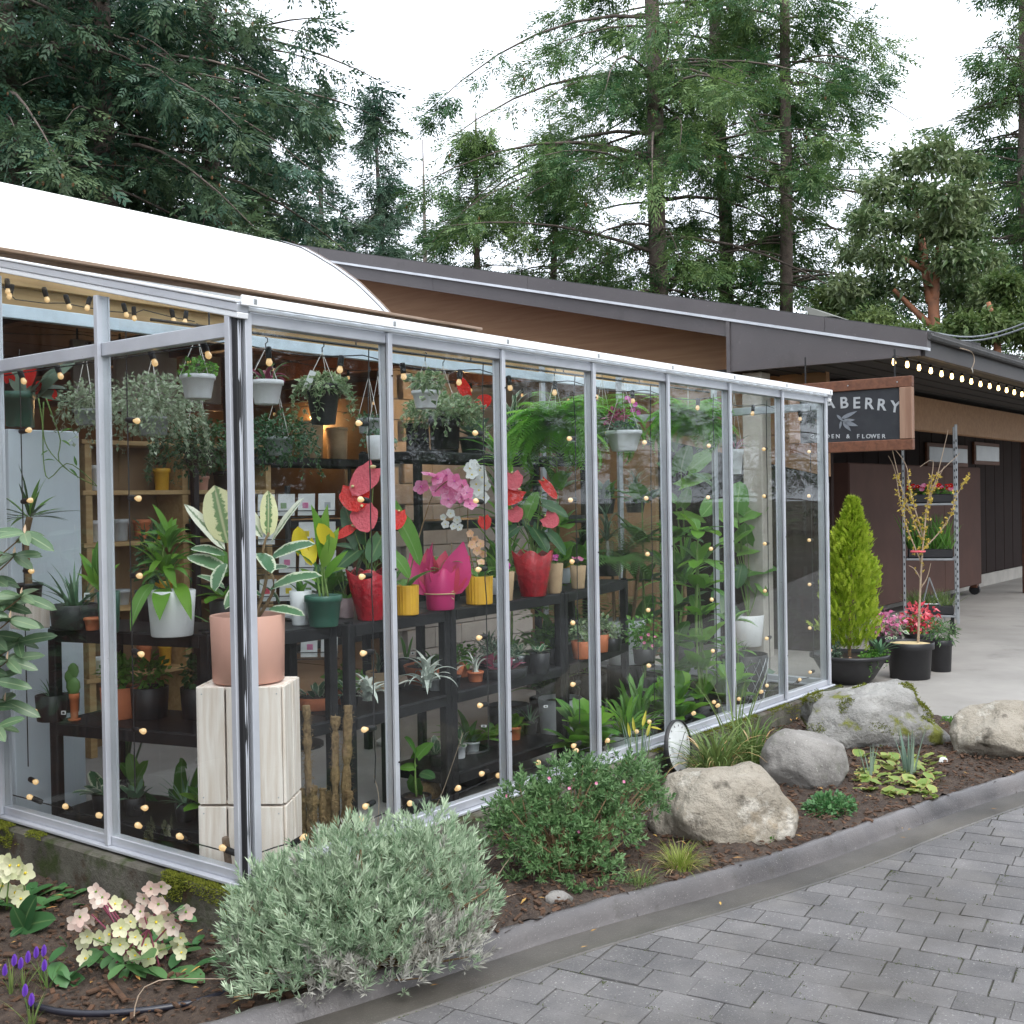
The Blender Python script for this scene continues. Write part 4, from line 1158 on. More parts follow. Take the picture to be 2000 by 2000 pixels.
def mass(root, n, c, r, lsz, mat, hang=0., tmpl=None, name='foliage', shell=.5, asp=.7, down=.3):
    """cloud of small leaves in an ellipsoid, with strands hanging below the rim"""
    v = rng.normal(size=(n, 3)); v /= np.linalg.norm(v, axis=1)[:, None]
    p = v*(rng.random((n, 1))**shell)*np.array(r)+np.array(c)
    d = v+rng.normal(0, .6, (n, 3)); d[:, 2] -= down
    mb = MB(); s = rng.uniform(.6, 1.3, n)*lsz
    t = tmpl or LEAF2_T
    te = np.array([1, 1, 0, 1, 1.])[:len(t[0])] if t is LEAF2_T else None
    inst(mb, *t, p, d, np.column_stack([rng.normal(0, .5, n), rng.normal(0, .5, n), np.ones(n)]), np.column_stack([s, s*asp, s]), te=te)
    if hang:
        for _ in range(int(hang[0])):
            a = rng.uniform(0, 2*PI); L = rng.uniform(*hang[1]); q = np.array(c)+np.array([math.cos(a)*r[0]*.85, math.sin(a)*r[1]*.85, 0])
            k = int(L/lsz*1.5)+2; tt = np.linspace(0, 1, k)
            P = q+np.column_stack([math.cos(a)*.05*np.sqrt(tt)+rng.normal(0, .006, k), math.sin(a)*.05*np.sqrt(tt)+rng.normal(0, .006, k), -L*tt])
            tube(mb, P, .0014, 3, caps=False)
            inst(mb, *t, P, rng.normal(0, 1, (k, 3))+np.array([0, 0, -.3]), (0, 0, 1), np.column_stack([np.full(k, lsz), np.full(k, lsz*asp), np.full(k, lsz)]), te=te)
    o = mb.build(name, mat, root); o['kind'] = 'stuff'; return o
def fern(root, n, L, c, droop=1.6, mat='leaf_fern', elev=(.5, 1.3), W=.16):
    """arching fronds with paired leaflets"""
    mb = MB()
    for k in range(n):
        az = k*2.399+rng.normal(0, .2); l = rng.uniform(*L); e = rng.uniform(*elev); dr = droop*rng.uniform(.7, 1.3)
        m = 22; t = np.linspace(0, 1, m); a = e-dr*t**1.3
        x = np.concatenate([[0], np.cumsum(np.cos(a[:-1]))])*l/m; z = np.concatenate([[0], np.cumsum(np.sin(a[:-1]))])*l/m
        ca, sa = math.cos(az), math.sin(az)
        P = np.column_stack([x*ca, x*sa, z])+np.array(c)
        tube(mb, P, np.linspace(.002, .0008, m), 3, caps=False)
        w = np.sin(PI*np.clip(t*.95+.05, 0, 1)**.6)*W*l*.55+.004
        T = np.gradient(P, axis=0); S = np.array([-sa, ca, 0.])
        for s in (-1, 1):
            d = S*s*1.0+unit(T[m//2])*.25+np.array([0, 0, -.25])+T/np.linalg.norm(T, axis=1)[:, None]*.25
            inst(mb, *LEAF_T, P[1:], d[1:], (0, 0, 1), np.column_stack([w[1:]*1.9, np.full(m-1, l/m*1.0), w[1:]*.3]), np.full(m-1, rng.random()))
    o = mb.build('fronds', mat, root); o['kind'] = 'stuff'; return o
def flowermesh(key, mat, npet=5, pl=.5, pw=.42, cup=.2, eye='cream', prof='oval'):
    k = ('fl', key, mat)
    if k not in _lc:
        mb = MB()
        for i in range(npet):
            V, f, e = blade(pl, pw, 6, prof, cup*.45, -cup*.5, .2); mb.add(rot_az(V, i*2*PI/npet, 0), f, 0, (i*.31) % 1, e)
        lathe(mb, [(.001, .0), (.07, .02), (.06, .1), (.001, .12)], 6, 1)
        _lc[k] = mb.mesh('flower', [mat, eye], True)
    return _lc[k]
def putflower(root, me, p, nrm, s, name='flower'):
    z = unit(nrm); x = unit(np.cross(np.array([.3, .5, .2])+rng.normal(0, .3, 3), z)); y = np.cross(z, x); b = np.asarray(p)-np.array(root.location)
    M = Matrix(((x[0]*s, y[0]*s, z[0]*s, b[0]), (x[1]*s, y[1]*s, z[1]*s, b[1]), (x[2]*s, y[2]*s, z[2]*s, b[2]), (0, 0, 0, 1)))
    return obj(name, me, root, M=M)
def facing(j=.4): return -fwd+rng.normal(0, j, 3)

# ------------------------------------------------------------------ shelving
def shelf_unit(label, p0, p1, dep, levels, ztop, group='black plastic shelving units in the greenhouse', side=1):
    p0 = np.array(p0, float); p1 = np.array(p1, float); x = unit(p1-p0); y = np.array([-x[1], x[0]])*side; L = np.linalg.norm(p1-p0)
    t = thing('shelving_unit', label, 'shelf', (p0[0], p0[1], FLOORZ), 0, group)
    R = np.array([[x[0], y[0], 0], [x[1], y[1], 0], [0, 0, 1]])
    for a in (0.026, L-.026):
        for b in (.026, dep-.026):
            mb = MB(); c = R@np.array([a, b, 0]); H = ztop-FLOORZ
            cbox(mb, c+np.array([0, 0, H/2]), (.024, .024, H/2), .006, 0, R)
            lathe(mb, [(.02, 0), (.021, .012), (.001, .016)], 8, c=c+np.array([0, 0, H-.002]))
            mb.build('post', 'black_plastic', t)
    for z in levels:
        h = z-FLOORZ
        mb = MB()
        cbox(mb, R@np.array([L/2, dep/2, 0])+np.array([0, 0, h-.008]), (L/2-.004, dep/2-.004, .008), .003, 0, R)
        for yy in (.008, dep-.008): cbox(mb, R@np.array([L/2, yy, 0])+np.array([0, 0, h-.033]), (L/2-.05, .008, .027), .003, 0, R)
        for xx in (.008, L-.008): cbox(mb, R@np.array([xx, dep/2, 0])+np.array([0, 0, h-.033]), (.008, dep/2-.05, .027), .003, 0, R)
        mb.build('shelf', 'black_plastic', t)
    return t
ZT, Z2, Z3 = 1.01, .57, .14
shelf_unit('black shelving unit holding the red anthurium and calla pots', (1.07, .55), (1.88, .62), .45, (ZT, Z2), ZT)
shelf_unit('black shelving unit holding the pink wrapped pot and second anthurium', (1.885, .622), (3.02, .69), .45, (ZT, Z2, Z3), ZT)
shelf_unit('black shelving unit under the glass jar with grassy plant', (3.025, .69), (4.16, .95), .45, (ZT, Z2), ZT)
shelf_unit('black shelving unit along the end wall with aloes and white pot', (.46, .80), (.24, 1.72), .46, (ZT, Z2, Z3), ZT, side=-1)
shelf_unit('low black shelving unit behind the stacked white crates', (.50, .62), (1.05, .60), .34, (ZT, Z2), ZT)
shelf_unit('tall black rack with ferns on its top behind the anthuriums', (2.75, 1.62), (4.95, 1.80), .5, (1.90, 1.45, 1.0), 1.90)
shelf_unit('tall black card shelf before the warm lit wall', (2.3, 3.3), (4.5, 3.5), .5, (1.93, 1.45, 1.0, .5), 1.93)
# ------------------------------------------------------------------ things inside the greenhouse
class Hero:
    def __init__(s, name, label, cat, cx, yt, yb, wt, wb, z, mat=None, group='potted plants in the greenhouse', back=0., **kw):
        g = onz(cx, yb, z); d0 = depth(g); sc = d0/F
        if z in (ZT, Z2) and g[0] > .98:                  # stand behind the front edge of the shelves
            yf = float(np.interp(g[0], [1.0, 1.88, 3.02, 4.16], [.55, .62, .69, .95]))
            back += max(0., (yf+.015-g[1])/HX[1])
        s.loc = g+HX*(wb*sc/2+back); s.d = depth(s.loc); s.s = s.d/F
        s.root = thing(name, label, cat, s.loc, 0, group)
        s.h = (yb-yt)*s.s; s.rt = wt*s.s/2; s.rb = wb*s.s/2
        if mat: pot(s.root, s.rt, s.rb, s.h, mat, **kw)
        s.top = s.loc+np.array([0, 0, s.h*.92])
    def at(s, x, y, dd=0.): return ond(x, y, s.d+dd)
    def stems(s, paths, r0=.004, r1=.0025, mat='stem_green', name='stem'):
        for P in paths:
            mb = MB(); stem(mb, [np.asarray(p)-s.loc for p in P], r0, r1); mb.build(name, mat, s.root, True)
    def leaves(s, lst, lfs, dd=.05, w=1., name='leaf'):
        """(base px, tip px, width factor[, depth shift of the tip])"""
        for i, l in enumerate(lst):
            b, t = l[0], l[1]; wf = l[2] if len(l) > 2 else 1.; sh = l[3] if len(l) > 3 else rng.uniform(-dd, dd)
            putleaf(s.root, lfs[i % len(lfs)], s.at(*b), s.at(*t, sh), None, wf*w, name)

# --- white crates with the rubber plant, just behind the corner
def crate(z0, label):
    p = ond(486, 1340, 4.66); t = thing('wooden_crate', label, 'crate', (p[0], p[1], z0), yaw-PI/2-.06, 'stacked white crates')
    w, dpt, h = .335, .26, .462
    for k in range(3):
        for y in (-dpt/2, dpt/2):
            mb = MB(); cbox(mb, (-w/2+w/6+k*w/3, y, h/2), (w/6-.004, .006, h/2-.004), .002); mb.build('slat', 'white_wood', t)
    for s in (-1, 1):
        for k in range(2):
            mb = MB(); cbox(mb, (s*(w/2+.001), (k-.5)*dpt/2, h/2), (.006, dpt/4-.010, h/2-.004), .002); mb.build('slat', 'white_wood', t)
        mb = MB(); cbox(mb, (0, 0, .01 if s < 0 else h-.012), (w/2-.008, dpt/2-.008, .007), .002); mb.build('end_board', 'white_wood', t)
    for z in (.03, h-.03):
        for x in (-w/2+.02, w/2-.02, -.02, .02):
            mb = MB(); lathe(mb, [(.003, 0), (.002, .0015), (.0003, .002)], 6)
            v = mb.v[0]; v[:] = np.column_stack([v[:, 0]+x, -dpt/2-.006-v[:, 2], v[:, 1]+z]); mb.build('nail', 'galvanised', t)
    return t
crate(FLOORZ, 'whitewashed wooden crate standing on the floor, under the other crate')
crate(FLOORZ+.464, 'whitewashed wooden crate carrying the pink pot, upper of the stacked pair')
p = ond(486, 1336, 4.66)
h = Hero('rubber_plant', 'variegated rubber plant with cream edged leaves in a matte pink pot', 'plant', 486, 1198, 1330, 147, 130, FLOORZ+.93)
h.loc = np.array([p[0], p[1], FLOORZ+.928]); h.root.location = h.loc; h.d = depth(h.loc); h.s = h.d/F; h.h = .262
pot(h.root, .147, .14, .262, 'pot_pink', n=32)
LV = [leafmesh('oval', .42, .25, .12, 'leaf_variegated', 8, .012, k) for k in range(3)]+[leafmesh('oval', .42, .6, .15, 'leaf_variegated', 8, .015, 1)]
LC = [leafmesh('oval', .46, .2, .12, 'leaf_creamy', 8, .012, k) for k in range(2)]
LE = [leafmesh('oval', .36, .7, .2, 'leaf_edged', 8, .02, k) for k in range(3)]
at = h.at
h.stems([[h.loc+(.02, 0, .2), at(520, 1130), at(513, 1075), at(525, 1040)], [h.loc+(-.03, .02, .2), at(452, 1130), at(445, 1060)], [h.loc+(.04, .03, .2), at(535, 1150), at(520, 1100)]], .009, .005, 'stem_brown')
h.leaves([((523, 1050), (523, 958), 1.), ((445, 1062), (418, 948), 1.35), ((470, 1050), (482, 960), 1.2)], LV, .03)
h.leaves([((530, 1060), (594, 972), 1.2), ((512, 1050), (470, 985), 1.), ((440, 1075), (360, 985), .55)], LC, .03)
h.leaves([((530, 1092), (617, 1062), 1.1), ((440, 1085), (372, 1072), .9), ((445, 1118), (365, 1088), 1.0), ((520, 1115), (565, 1108), 1.5), ((527, 1152), (630, 1125), .9), ((500, 1120), (455, 1118), 1.3), ((512, 1165), (470, 1150), 1.2), ((525, 1190), (596, 1203), .8), ((440, 1150), (385, 1125), 1.), ((505, 1080), (530, 1120), 1.4, -.1), ((440, 1100), (420, 1155), 1.2, -.1), ((470, 1140), (440, 1190), 1., -.08), ((505, 1140), (545, 1180), 1., .1)], LE, .06)

# --- shelf tops: pots in front of the viewer
h = Hero('calla_lily', 'yellow calla lily in a dark green plastic pot on the shelf end', 'plant', 628, 1166, 1226, 72, 56, ZT, 'pot_green', rim=.003)
LB = [leafmesh('lance', .3, .7, .25, 'leaf_bright', 7, 0, k) for k in range(3)]; LG = [leafmesh('lance', .34, .9, .2, 'leaf_green', 7, .01, k) for k in range(3)]
h.stems([[h.top+(x, y, 0), h.at(px_, 1100), h.at(px_+e, yy)] for x, y, px_, e, yy in ((-.02, 0, 615, -12, 1075), (.0, 0, 628, 6, 1040), (.015, .01, 640, 3, 1030), (.02, -.01, 632, 16, 1055))], .006, .004, 'stem_green')
h.leaves([((628, 1100), (607, 985), .8), ((635, 1095), (640, 985), .8), ((630, 1110), (662, 1030), 1.), ((620, 1110), (572, 1075), .9), ((635, 1130), (680, 1075), .9), ((625, 1140), (585, 1110), .9), ((640, 1120), (675, 1110), 1.)], LB+LG[:1], .05)
SP = leafmesh('heart', .7, .3, .5, 'petal_yellow', 7, 0, 0)
for b, t in (((645, 1060), (622, 1022)), ((600, 1060), (608, 1105)), ((592, 1075), (582, 1028))): putleaf(h.root, SP, h.at(*b), h.at(*t, -.03), None, 1., 'spathe')
h = Hero('small_plant', 'slim white pot with a sparse sprig beside the dark green pot', 'plant', 585, 1156, 1222, 44, 34, ZT, 'pot_white')
rosette(h.root, LG, 7, (.06, .11), (.4, 1.3), (0, 0, h.h*.9)); ptag(h.root, h.at(575, 1170, -.04), .02, .03)
h = Hero('orchid', 'small white flowering orchid in a mauve pot behind the foil', 'plant', 672, 1172, 1210, 34, 28, ZT, 'pot_mauve', back=.05)
rosette(h.root, LG, 5, (.08, .13), (.1, .7), (0, 0, h.h*.9))
h.stems([[h.top, h.at(668, 1110), h.at(680, 1075)], [h.top, h.at(655, 1120), h.at(648, 1095)]], .003, .002)
FW = flowermesh('orchid', 'petal_white', 5, .5, .45, .1)
for x, y in ((675, 1082), (668, 1092), (680, 1096), (655, 1100), (662, 1108), (672, 1112), (684, 1110), (650, 1112), (678, 1122), (690, 1125)): putflower(h.root, FW, h.at(x, y, -.02), facing(.3), .028)

def anthurium(label, cx, yt, yb, wt, wb, spathes, leaves, seed):
    h = Hero('anthurium', label, 'plant', cx, yt, yb, wt, wb, ZT, 'foil_red', ruffle=.05, seed=seed, n=40)
    LH = [leafmesh('heart', .62, .35, .2, 'leaf_dark', 8, .01, k) for k in range(2)]+[leafmesh('heart', .6, .5, .2, 'leaf_green', 8, .01, 1)]
    h.leaves([(l[0], l[1], l[2] if len(l) > 2 else 1.) for l in leaves], LH, .1)
    for i, l in enumerate(leaves): h.stems([[h.top+(rng.normal(0, .015), rng.normal(0, .015), 0), h.at((cx*2+l[0][0])/3, (yt*1.2+l[0][1])/2.2), h.at(*l[0])]], .004, .003)
    for b, t, c, w in spathes:
        lf = leafmesh('heart', .95, .15, .12, c, 9, .008, 1)
        sp = putleaf(h.root, lf, h.at(*b, -.02), h.at(*t, -.06), -fwd+np.array([0, 0, .3]), w, 'spathe')
        h.stems([[h.top+(rng.normal(0, .02), 0, 0), h.at((cx+b[0])/2, (yt+b[1])/2), h.at(*b)]], .0035, .0025)
        mb = MB(); e = np.array([0, 0, 1.]); tube(mb, [(-.05, 0, .02), (.03, 0, .22), (.12, 0, .42)], [.05, .06, .03], 7); mb.build('spadix', 'cream', sp, True)
    return h
anthurium('red and coral anthurium in dark red foil beside the calla lily', 720, 1120, 1214, 94, 52,
          [((690, 952), (698, 1000), 'petal_red', 1.25), ((730, 915), (688, 968), 'petal_coral', .8), ((708, 990), (718, 1040), 'petal_coral', 1.1), ((690, 1030), (655, 1052), 'petal_red', .5), ((780, 1000), (775, 1035), 'petal_red', .9)],
          [((700, 1060), (672, 985), .8), ((745, 1050), (722, 1100), 1.1), ((770, 1000), (820, 1105), .55), ((700, 1075), (648, 1120), .8), ((720, 1070), (695, 1140), .6), ((770, 1085), (800, 1130), .9), ((690, 1070), (655, 1065), .8), ((740, 1080), (770, 1120), .9)], 1)
anthurium('second red and coral anthurium in dark red foil among kraft paper pots', 1042, 1082, 1166, 80, 50,
          [((1000, 925), (1005, 958), 'petal_coral', 1.2), ((1015, 958), (985, 985), 'petal_red', .9), ((1000, 995), (1012, 1020), 'petal_coral', 1.3), ((1060, 940), (1088, 975), 'petal_red', .45), ((1065, 1010), (1090, 1026), 'petal_coral', 1.2), ((945, 1010), (950, 1035), 'petal_red', 1.)],
          [((1020, 1020), (1040, 1050), 1.2), ((1060, 985), (1110, 1010), 1.), ((1030, 1010), (1050, 960), .8), ((1010, 1030), (975, 1060), 1.), ((1070, 1040), (1105, 1085), .9), ((1050, 1050), (1090, 1060), .8), ((1040, 1030), (1070, 1080), .9)], 2)

def phalaenopsis(label, cx, yt, yb, wt, wb, mat, arch, flowers, fmat, size, flute=None, leafs=5, rim=0., group='potted plants in the greenhouse', back=0.):
    h = Hero('orchid', label, 'plant', cx, yt, yb, wt, wb, ZT, mat, flute=flute, rim=rim, n=48 if flute else 20, back=back, group=group)
    LO = [leafmesh('strap', .3, .8, .25, 'leaf_green', 7, 0, k) for k in range(2)]
    rosette(h.root, LO, leafs, (.12, .2), (.1, .5), (0, 0, h.h*.92))
    if arch: h.stems([[h.top]+[h.at(*a) for a in arch]], .004, .0025, 'stem_brown')
    fm = flowermesh('ph', fmat, 5, .55, .52, .12, 'petal_magenta' if 'pink' in fmat else 'petal_yellow')
    for x, y in flowers: putflower(h.root, fm, h.at(x, y, rng.uniform(-.05, .02)), facing(.35), size*rng.uniform(.85, 1.15))
    return h
phalaenopsis('pink moth orchid with an arching spray in a ribbed mustard pot', 792, 1147, 1204, 46, 44, 'pot_mustard', [(810, 1080), (830, 1010), (850, 960), (890, 935), (915, 970)],
             [(838, 928), (856, 936), (872, 928), (888, 940), (902, 950), (868, 952), (850, 958), (884, 962), (900, 970), (912, 962), (822, 950), (918, 985), (876, 975)], 'petal_pink', .075, flute=(26, .05), leafs=4)
phalaenopsis('white moth orchid cascade behind the pink one', 930, 1140, 1186, 36, 32, 'pot_black', [(915, 1060), (915, 960), (922, 905), (940, 915)],
             [(925, 908), (937, 918), (922, 928), (942, 932), (930, 945), (948, 948), (936, 958), (944, 972), (930, 975), (918, 915)], 'petal_white', .07, leafs=3, back=.12)
phalaenopsis('peach orchid in a ribbed mustard pot beside the pink wrapping', 935, 1130, 1184, 53, 50, 'pot_mustard', [(930, 1090), (918, 1050)],
             [(918, 1042), (928, 1052), (938, 1062), (932, 1076), (944, 1082), (922, 1064), (940, 1098)], 'petal_peach', .045, flute=(26, .05), leafs=4)
phalaenopsis('little white orchid with dark centres behind the mustard pot', 880, 1130, 1176, 34, 30, 'pot_black', [(882, 1060)], [(866, 1010), (880, 1003), (893, 1015), (870, 1024), (886, 1028), (898, 1030)], 'petal_white', .045, leafs=3, back=.15)
# pink wrapped pot with raffia bow
h = Hero('wrapped_plant', 'palm seedling wrapped in pink tissue with a raffia bow', 'plant', 858, 1118, 1194, 62, 54, ZT, 'wrap_pink', soil=False, ruffle=.03, n=40)
LW = [leafmesh('lance', .6, .25, .5, 'wrap_deep', 6, .03, k) for k in range(2)]+[leafmesh('lance', .6, .2, .5, 'wrap_pink', 6, .03, 1)]
for t, w in (((905, 1058), 1.), ((918, 1085), .9), ((835, 1070), .8), ((800, 1080), .9), ((870, 1075), .9), ((845, 1060), .5), ((815, 1100), .9), ((895, 1100), .9)): putleaf(h.root, LW[int(t[0]) % 3], h.at(858+(t[0]-858)*.25, 1165), h.at(*t, rng.uniform(-.06, .06)), -fwd+rng.normal(0, .3, 3), w*.95, 'wrap_fold')
fern(h.root, 9, (.10, .16), (0, 0, h.h*.95), 1.2, 'leaf_green')
mb = MB(); a = np.linspace(0, 2*PI, 25); r = h.rt*1.02
tube(mb, np.column_stack([r*np.cos(a), r*np.sin(a), np.full(25, h.h*.42)]), .003, 5)
b = h.at(875, 1160, -.045)-h.loc
for sx in (-1, 1): tube(mb, [b, b+_r*sx*.03+np.array([0, 0, .015]), b+_r*sx*.035+np.array([0, 0, -.004]), b, b+_r*sx*.03+np.array([0, 0, -.03])], .0025, 4)
mb.build('raffia_bow', 'raffia', h.root)
# kraft pots, mustard pot, african violets
AV = flowermesh('violet', 'petal_magenta', 5, .5, .5, .3); AP = flowermesh('violet2', 'petal_pink', 5, .5, .5, .3)
for cx, yt, yb, wt, wb, mat, fm, lab, bk in ((988, 1118, 1174, 36, 26, 'pot_kraft', AV, 'magenta violet in a kraft paper pot left of the second foil pot', 0), (1084, 1102, 1160, 36, 27, 'pot_kraft', AV, 'dark leaved plant in a tall kraft paper pot right of the foil pot', .02), (1130, 1106, 1150, 32, 25, 'pot_kraft', AP, 'pink and white violet in a kraft paper pot', 0), (1108, 1104, 1140, 30, 30, 'pot_mustard', AP, 'mustard pot half hidden between two kraft paper pots', .12)):
    h = Hero('violet', lab, 'plant', cx, yt, yb, wt, wb, ZT, mat, back=bk)
    rosette(h.root, LG, 9, (.03, .06), (.1, .8), (0, 0, h.h*.93))
    for _ in range(7): putflower(h.root, fm, h.loc+np.array([rng.normal(0, .018), rng.normal(0, .018), h.h+rng.uniform(.015, .05)]), facing(.5)+np.array([0, 0, .6]), .03)
# glass jar with grassy plant on a black bowl
h = Hero('jar_plant', 'clear glass jar of roots with arching grassy plant on a black bowl', 'plant', 1188, 1096, 1126, 50, 46, ZT, 'pot_black', soil=False)
mb = MB(); lathe(mb, [(.001, 0), (.05, 0), (.052, .01), (.052, .19), (.048, .2)], 24, c=(0, 0, h.h*.5)); mb.build('jar', 'jar_glass', h.root, True)
mb = MB()
for k in range(14): tube(mb, [(rng.normal(0, .02), rng.normal(0, .02), h.h*.5+.01), (rng.normal(0, .02), rng.normal(0, .02), h.h*.5+.1), (rng.normal(0, .01), rng.normal(0, .01), h.h*.5+.21)], .0018, 4)
mb.build('roots', 'twig_pale', h.root)['kind'] = 'stuff'
GR = [leafmesh('taper', .05, 2.0, .3, 'leaf_grey', 8, 0, k) for k in range(3)]
rosette(h.root, GR, 46, (.2, .38), (-.2, 1.3), (0, 0, h.h*.5+.2), parts=False, mats='leaf_grey')

# --- end-wall shelf (left): white pot and companions
h = Hero('leafy_plant', 'glossy light green arching plant in a round white pot', 'plant', 325, 1158, 1246, 92, 80, ZT, 'pot_white', n=28)
LA = [leafmesh('lance', .28, 1.0, .22, 'leaf_bright', 8, .01, k) for k in range(2)]+[leafmesh('lance', .28, 1.2, .22, 'leaf_green', 8, .01, k) for k in range(2)]
h.stems([[h.top, h.at(318, 1100), h.at(325, 1050), h.at(335, 1030)], [h.top, h.at(300, 1110), h.at(298, 1070)]], .006, .004)
h.leaves([((330, 1045), (298, 985), .6), ((335, 1050), (372, 1035), .8), ((330, 1055), (278, 1042), .8), ((335, 1062), (385, 1068), 1.), ((318, 1075), (280, 1075), .9), ((325, 1090), (370, 1092), .9), ((315, 1100), (262, 1110), .8), ((300, 1140), (255, 1232), .8, -.2), ((322, 1150), (312, 1212), 1.1, -.22), ((345, 1140), (374, 1212), .8, -.2), ((320, 1115), (275, 1155), .9), ((330, 1110), (375, 1140), .9), ((325, 1100), (345, 1150), 1., -.1), ((320, 1090), (290, 1130), 1., -.1), ((325, 1070), (315, 1010), .7), ((330, 1080), (350, 1030), .7)], LA, .08)
rosette(h.root, LA, 20, (.12, .2), (-.1, 1.2), tuple(h.at(322, 1120)-h.loc), spread=.03)
rosette(h.root, LA, 12, (.1, .17), (.0, 1.3), tuple(h.at(326, 1070)-h.loc), spread=.02)
h = Hero('aloe', 'cluster of narrow spotted aloes in black square pots', 'plant', 130, 1185, 1232, 92, 84, ZT, 'pot_black')
AL = [leafmesh('taper', .1, .5, .5, 'leaf_aloe', 6, 0, k) for k in range(3)]
rosette(h.root, AL, 26, (.12, .26), (.35, 1.4), (0, 0, h.h*.9), spread=.06); ptag(h.root, h.at(172, 1196, -.05), .014, .012); ptag(h.root, h.at(170, 1165, -.03), .028, .034)
h = Hero('leafy_plant', 'upright green foliage plant in a dark green pot beside the aloes', 'plant', 200, 1160, 1240, 44, 36, ZT, 'pot_green', back=.05)
h.leaves([((190, 1150), (155, 1080), .8), ((195, 1150), (180, 1070), .8), ((200, 1150), (168, 1100), .8), ((200, 1150), (215, 1080), .8), ((205, 1150), (235, 1100), .9), ((195, 1155), (150, 1120), .8), ((200, 1140), (195, 1050), .7)], LA, .06)
h = Hero('zz_plant', 'dark glossy plant with stacked round leaves behind the frame', 'plant', 255, 1165, 1225, 60, 52, ZT, 'pot_black', back=.25)
mass(h.root, 150, (0, 0, h.h+.16), (.07, .07, .2), .05, 'leaf_dark', asp=.6)
h = Hero('terracotta_dish', 'shallow terracotta saucer pot on the shelf edge', 'pot', 176, 1208, 1232, 30, 24, ZT, 'pot_terracotta', rim=.003)
# yucca at the left edge
h = Hero('yucca', 'yucca cane with a spiky leaf tuft in a black pot on a pale box', 'plant', 48, 1110, 1230, 60, 54, ZT)
mb = MB(); cbox(mb, (0, 0, .065), (.065, .065, .065), .004); mb.build('box', 'white_wood', h.root)
mb = MB(); lathe(mb, [(.001, .132), (.052, .132), (.058, .2), (.062, .2), (.062, .215), (.055, .215), (.05, .2), (.001, .2)], 20); mb.build('pot', 'pot_black', h.root, True)
h.stems([[h.loc+(0, 0, .19), h.at(50, 1060), h.at(58, 1010)]], .018, .016, 'stem_brown', 'cane')
YU = [leafmesh('lance', .1, .35, .3, 'leaf_dark', 6, 0, k) for k in range(2)]+[leafmesh('lance', .1, .5, .3, 'leaf_green', 6, 0, 2)]
c = h.at(58, 1010)-h.loc
rosette(h.root, YU, 30, (.14, .27), (-.3, 1.5), c, spread=.02); ptag(h.root, h.at(60, 1112, -.08), .02, .014)
wp = onx(80, 1170, .62)
t = thing('white_panel', 'plain white panel standing behind the yucca and aloes', 'panel', (1.02, 2.08, FLOORZ), 0)
mb = MB(); a = ony(12, 838, 2.08); b = ony(150, 838, 2.08)
cbox(mb, ((a[0]+b[0])/2-1.02, 0, (a[2]-FLOORZ)/2), ((b[0]-a[0])/2, .02, (a[2]-FLOORZ)/2), .004); mb.build('board', 'white_panel', t)
mb = MB(); cbox(mb, ((a[0]+b[0])/2-1.02, .07, .02), ((b[0]-a[0])/2, .12, .02), .004); mb.build('foot', 'white_panel', t)
# plants on the white panel / top left
h = Hero('anthurium', 'red flowered plant in a square dark green pot above the white panel', 'plant', 46, 768, 836, 64, 58, 2.0)
h.loc = np.array([ony(46, 836, 2.05)[0], 2.08, ony(46, 836, 2.08)[2]+.004]); h.root.location = h.loc; h.d = depth(h.loc); h.s = h.d/F
pot(h.root, 33*h.s, 30*h.s, 68*h.s, 'pot_green', rim=.006, n=4); h.top = h.loc+np.array([0, 0, 66*h.s])
LH = [leafmesh('heart', .6, .4, .2, 'leaf_grey', 8, 0, k) for k in range(2)]
h.leaves([((70, 760), (110, 725), 1.), ((80, 765), (150, 705), .9), ((60, 765), (130, 760), .7), ((40, 765), (20, 715), .8), ((55, 765), (45, 705), .5), ((80, 770), (135, 785), .6)], LH, .1)
for b, t_ in (((50, 745), (70, 715)), ((20, 745), (10, 720)), ((70, 762), (82, 750)), ((95, 770), (110, 778))): putleaf(h.root, leafmesh('heart', .9, .15, .12, 'petal_red', 9, .008, 1), h.at(*b), h.at(*t_, -.05), -fwd+np.array([0, 0, .3]), 1., 'spathe')
# trailing hoya vine
h2 = Hero('trailing_vine', 'long bare hoya vine trailing down in front of the white panel', 'plant', 85, 790, 800, 10, 10, 2.0)
h2.loc = ond(85, 800, h.d-.1); h2.root.location = h2.loc; h2.d = depth(h2.loc)
h2.stems([[h2.at(75, 778), h2.at(83, 830), h2.at(85, 900), h2.at(95, 935), h2.at(130, 905), h2.at(165, 925), h2.at(195, 955)], [h2.at(90, 778), h2.at(105, 820), h2.at(118, 860), h2.at(115, 900), h2.at(150, 930), h2.at(190, 950)], [h2.at(85, 785), h2.at(85, 850), h2.at(100, 885), h2.at(135, 920)]], .004, .002)
h2.leaves([((85, 900), (108, 900), .8), ((118, 845), (145, 838), .8), ((120, 860), (138, 872), .8), ((135, 915), (152, 935), .7), ((95, 880), (80, 890), .8), ((105, 805), (125, 800), .6), ((150, 910), (145, 890), .7)], LG, .03)

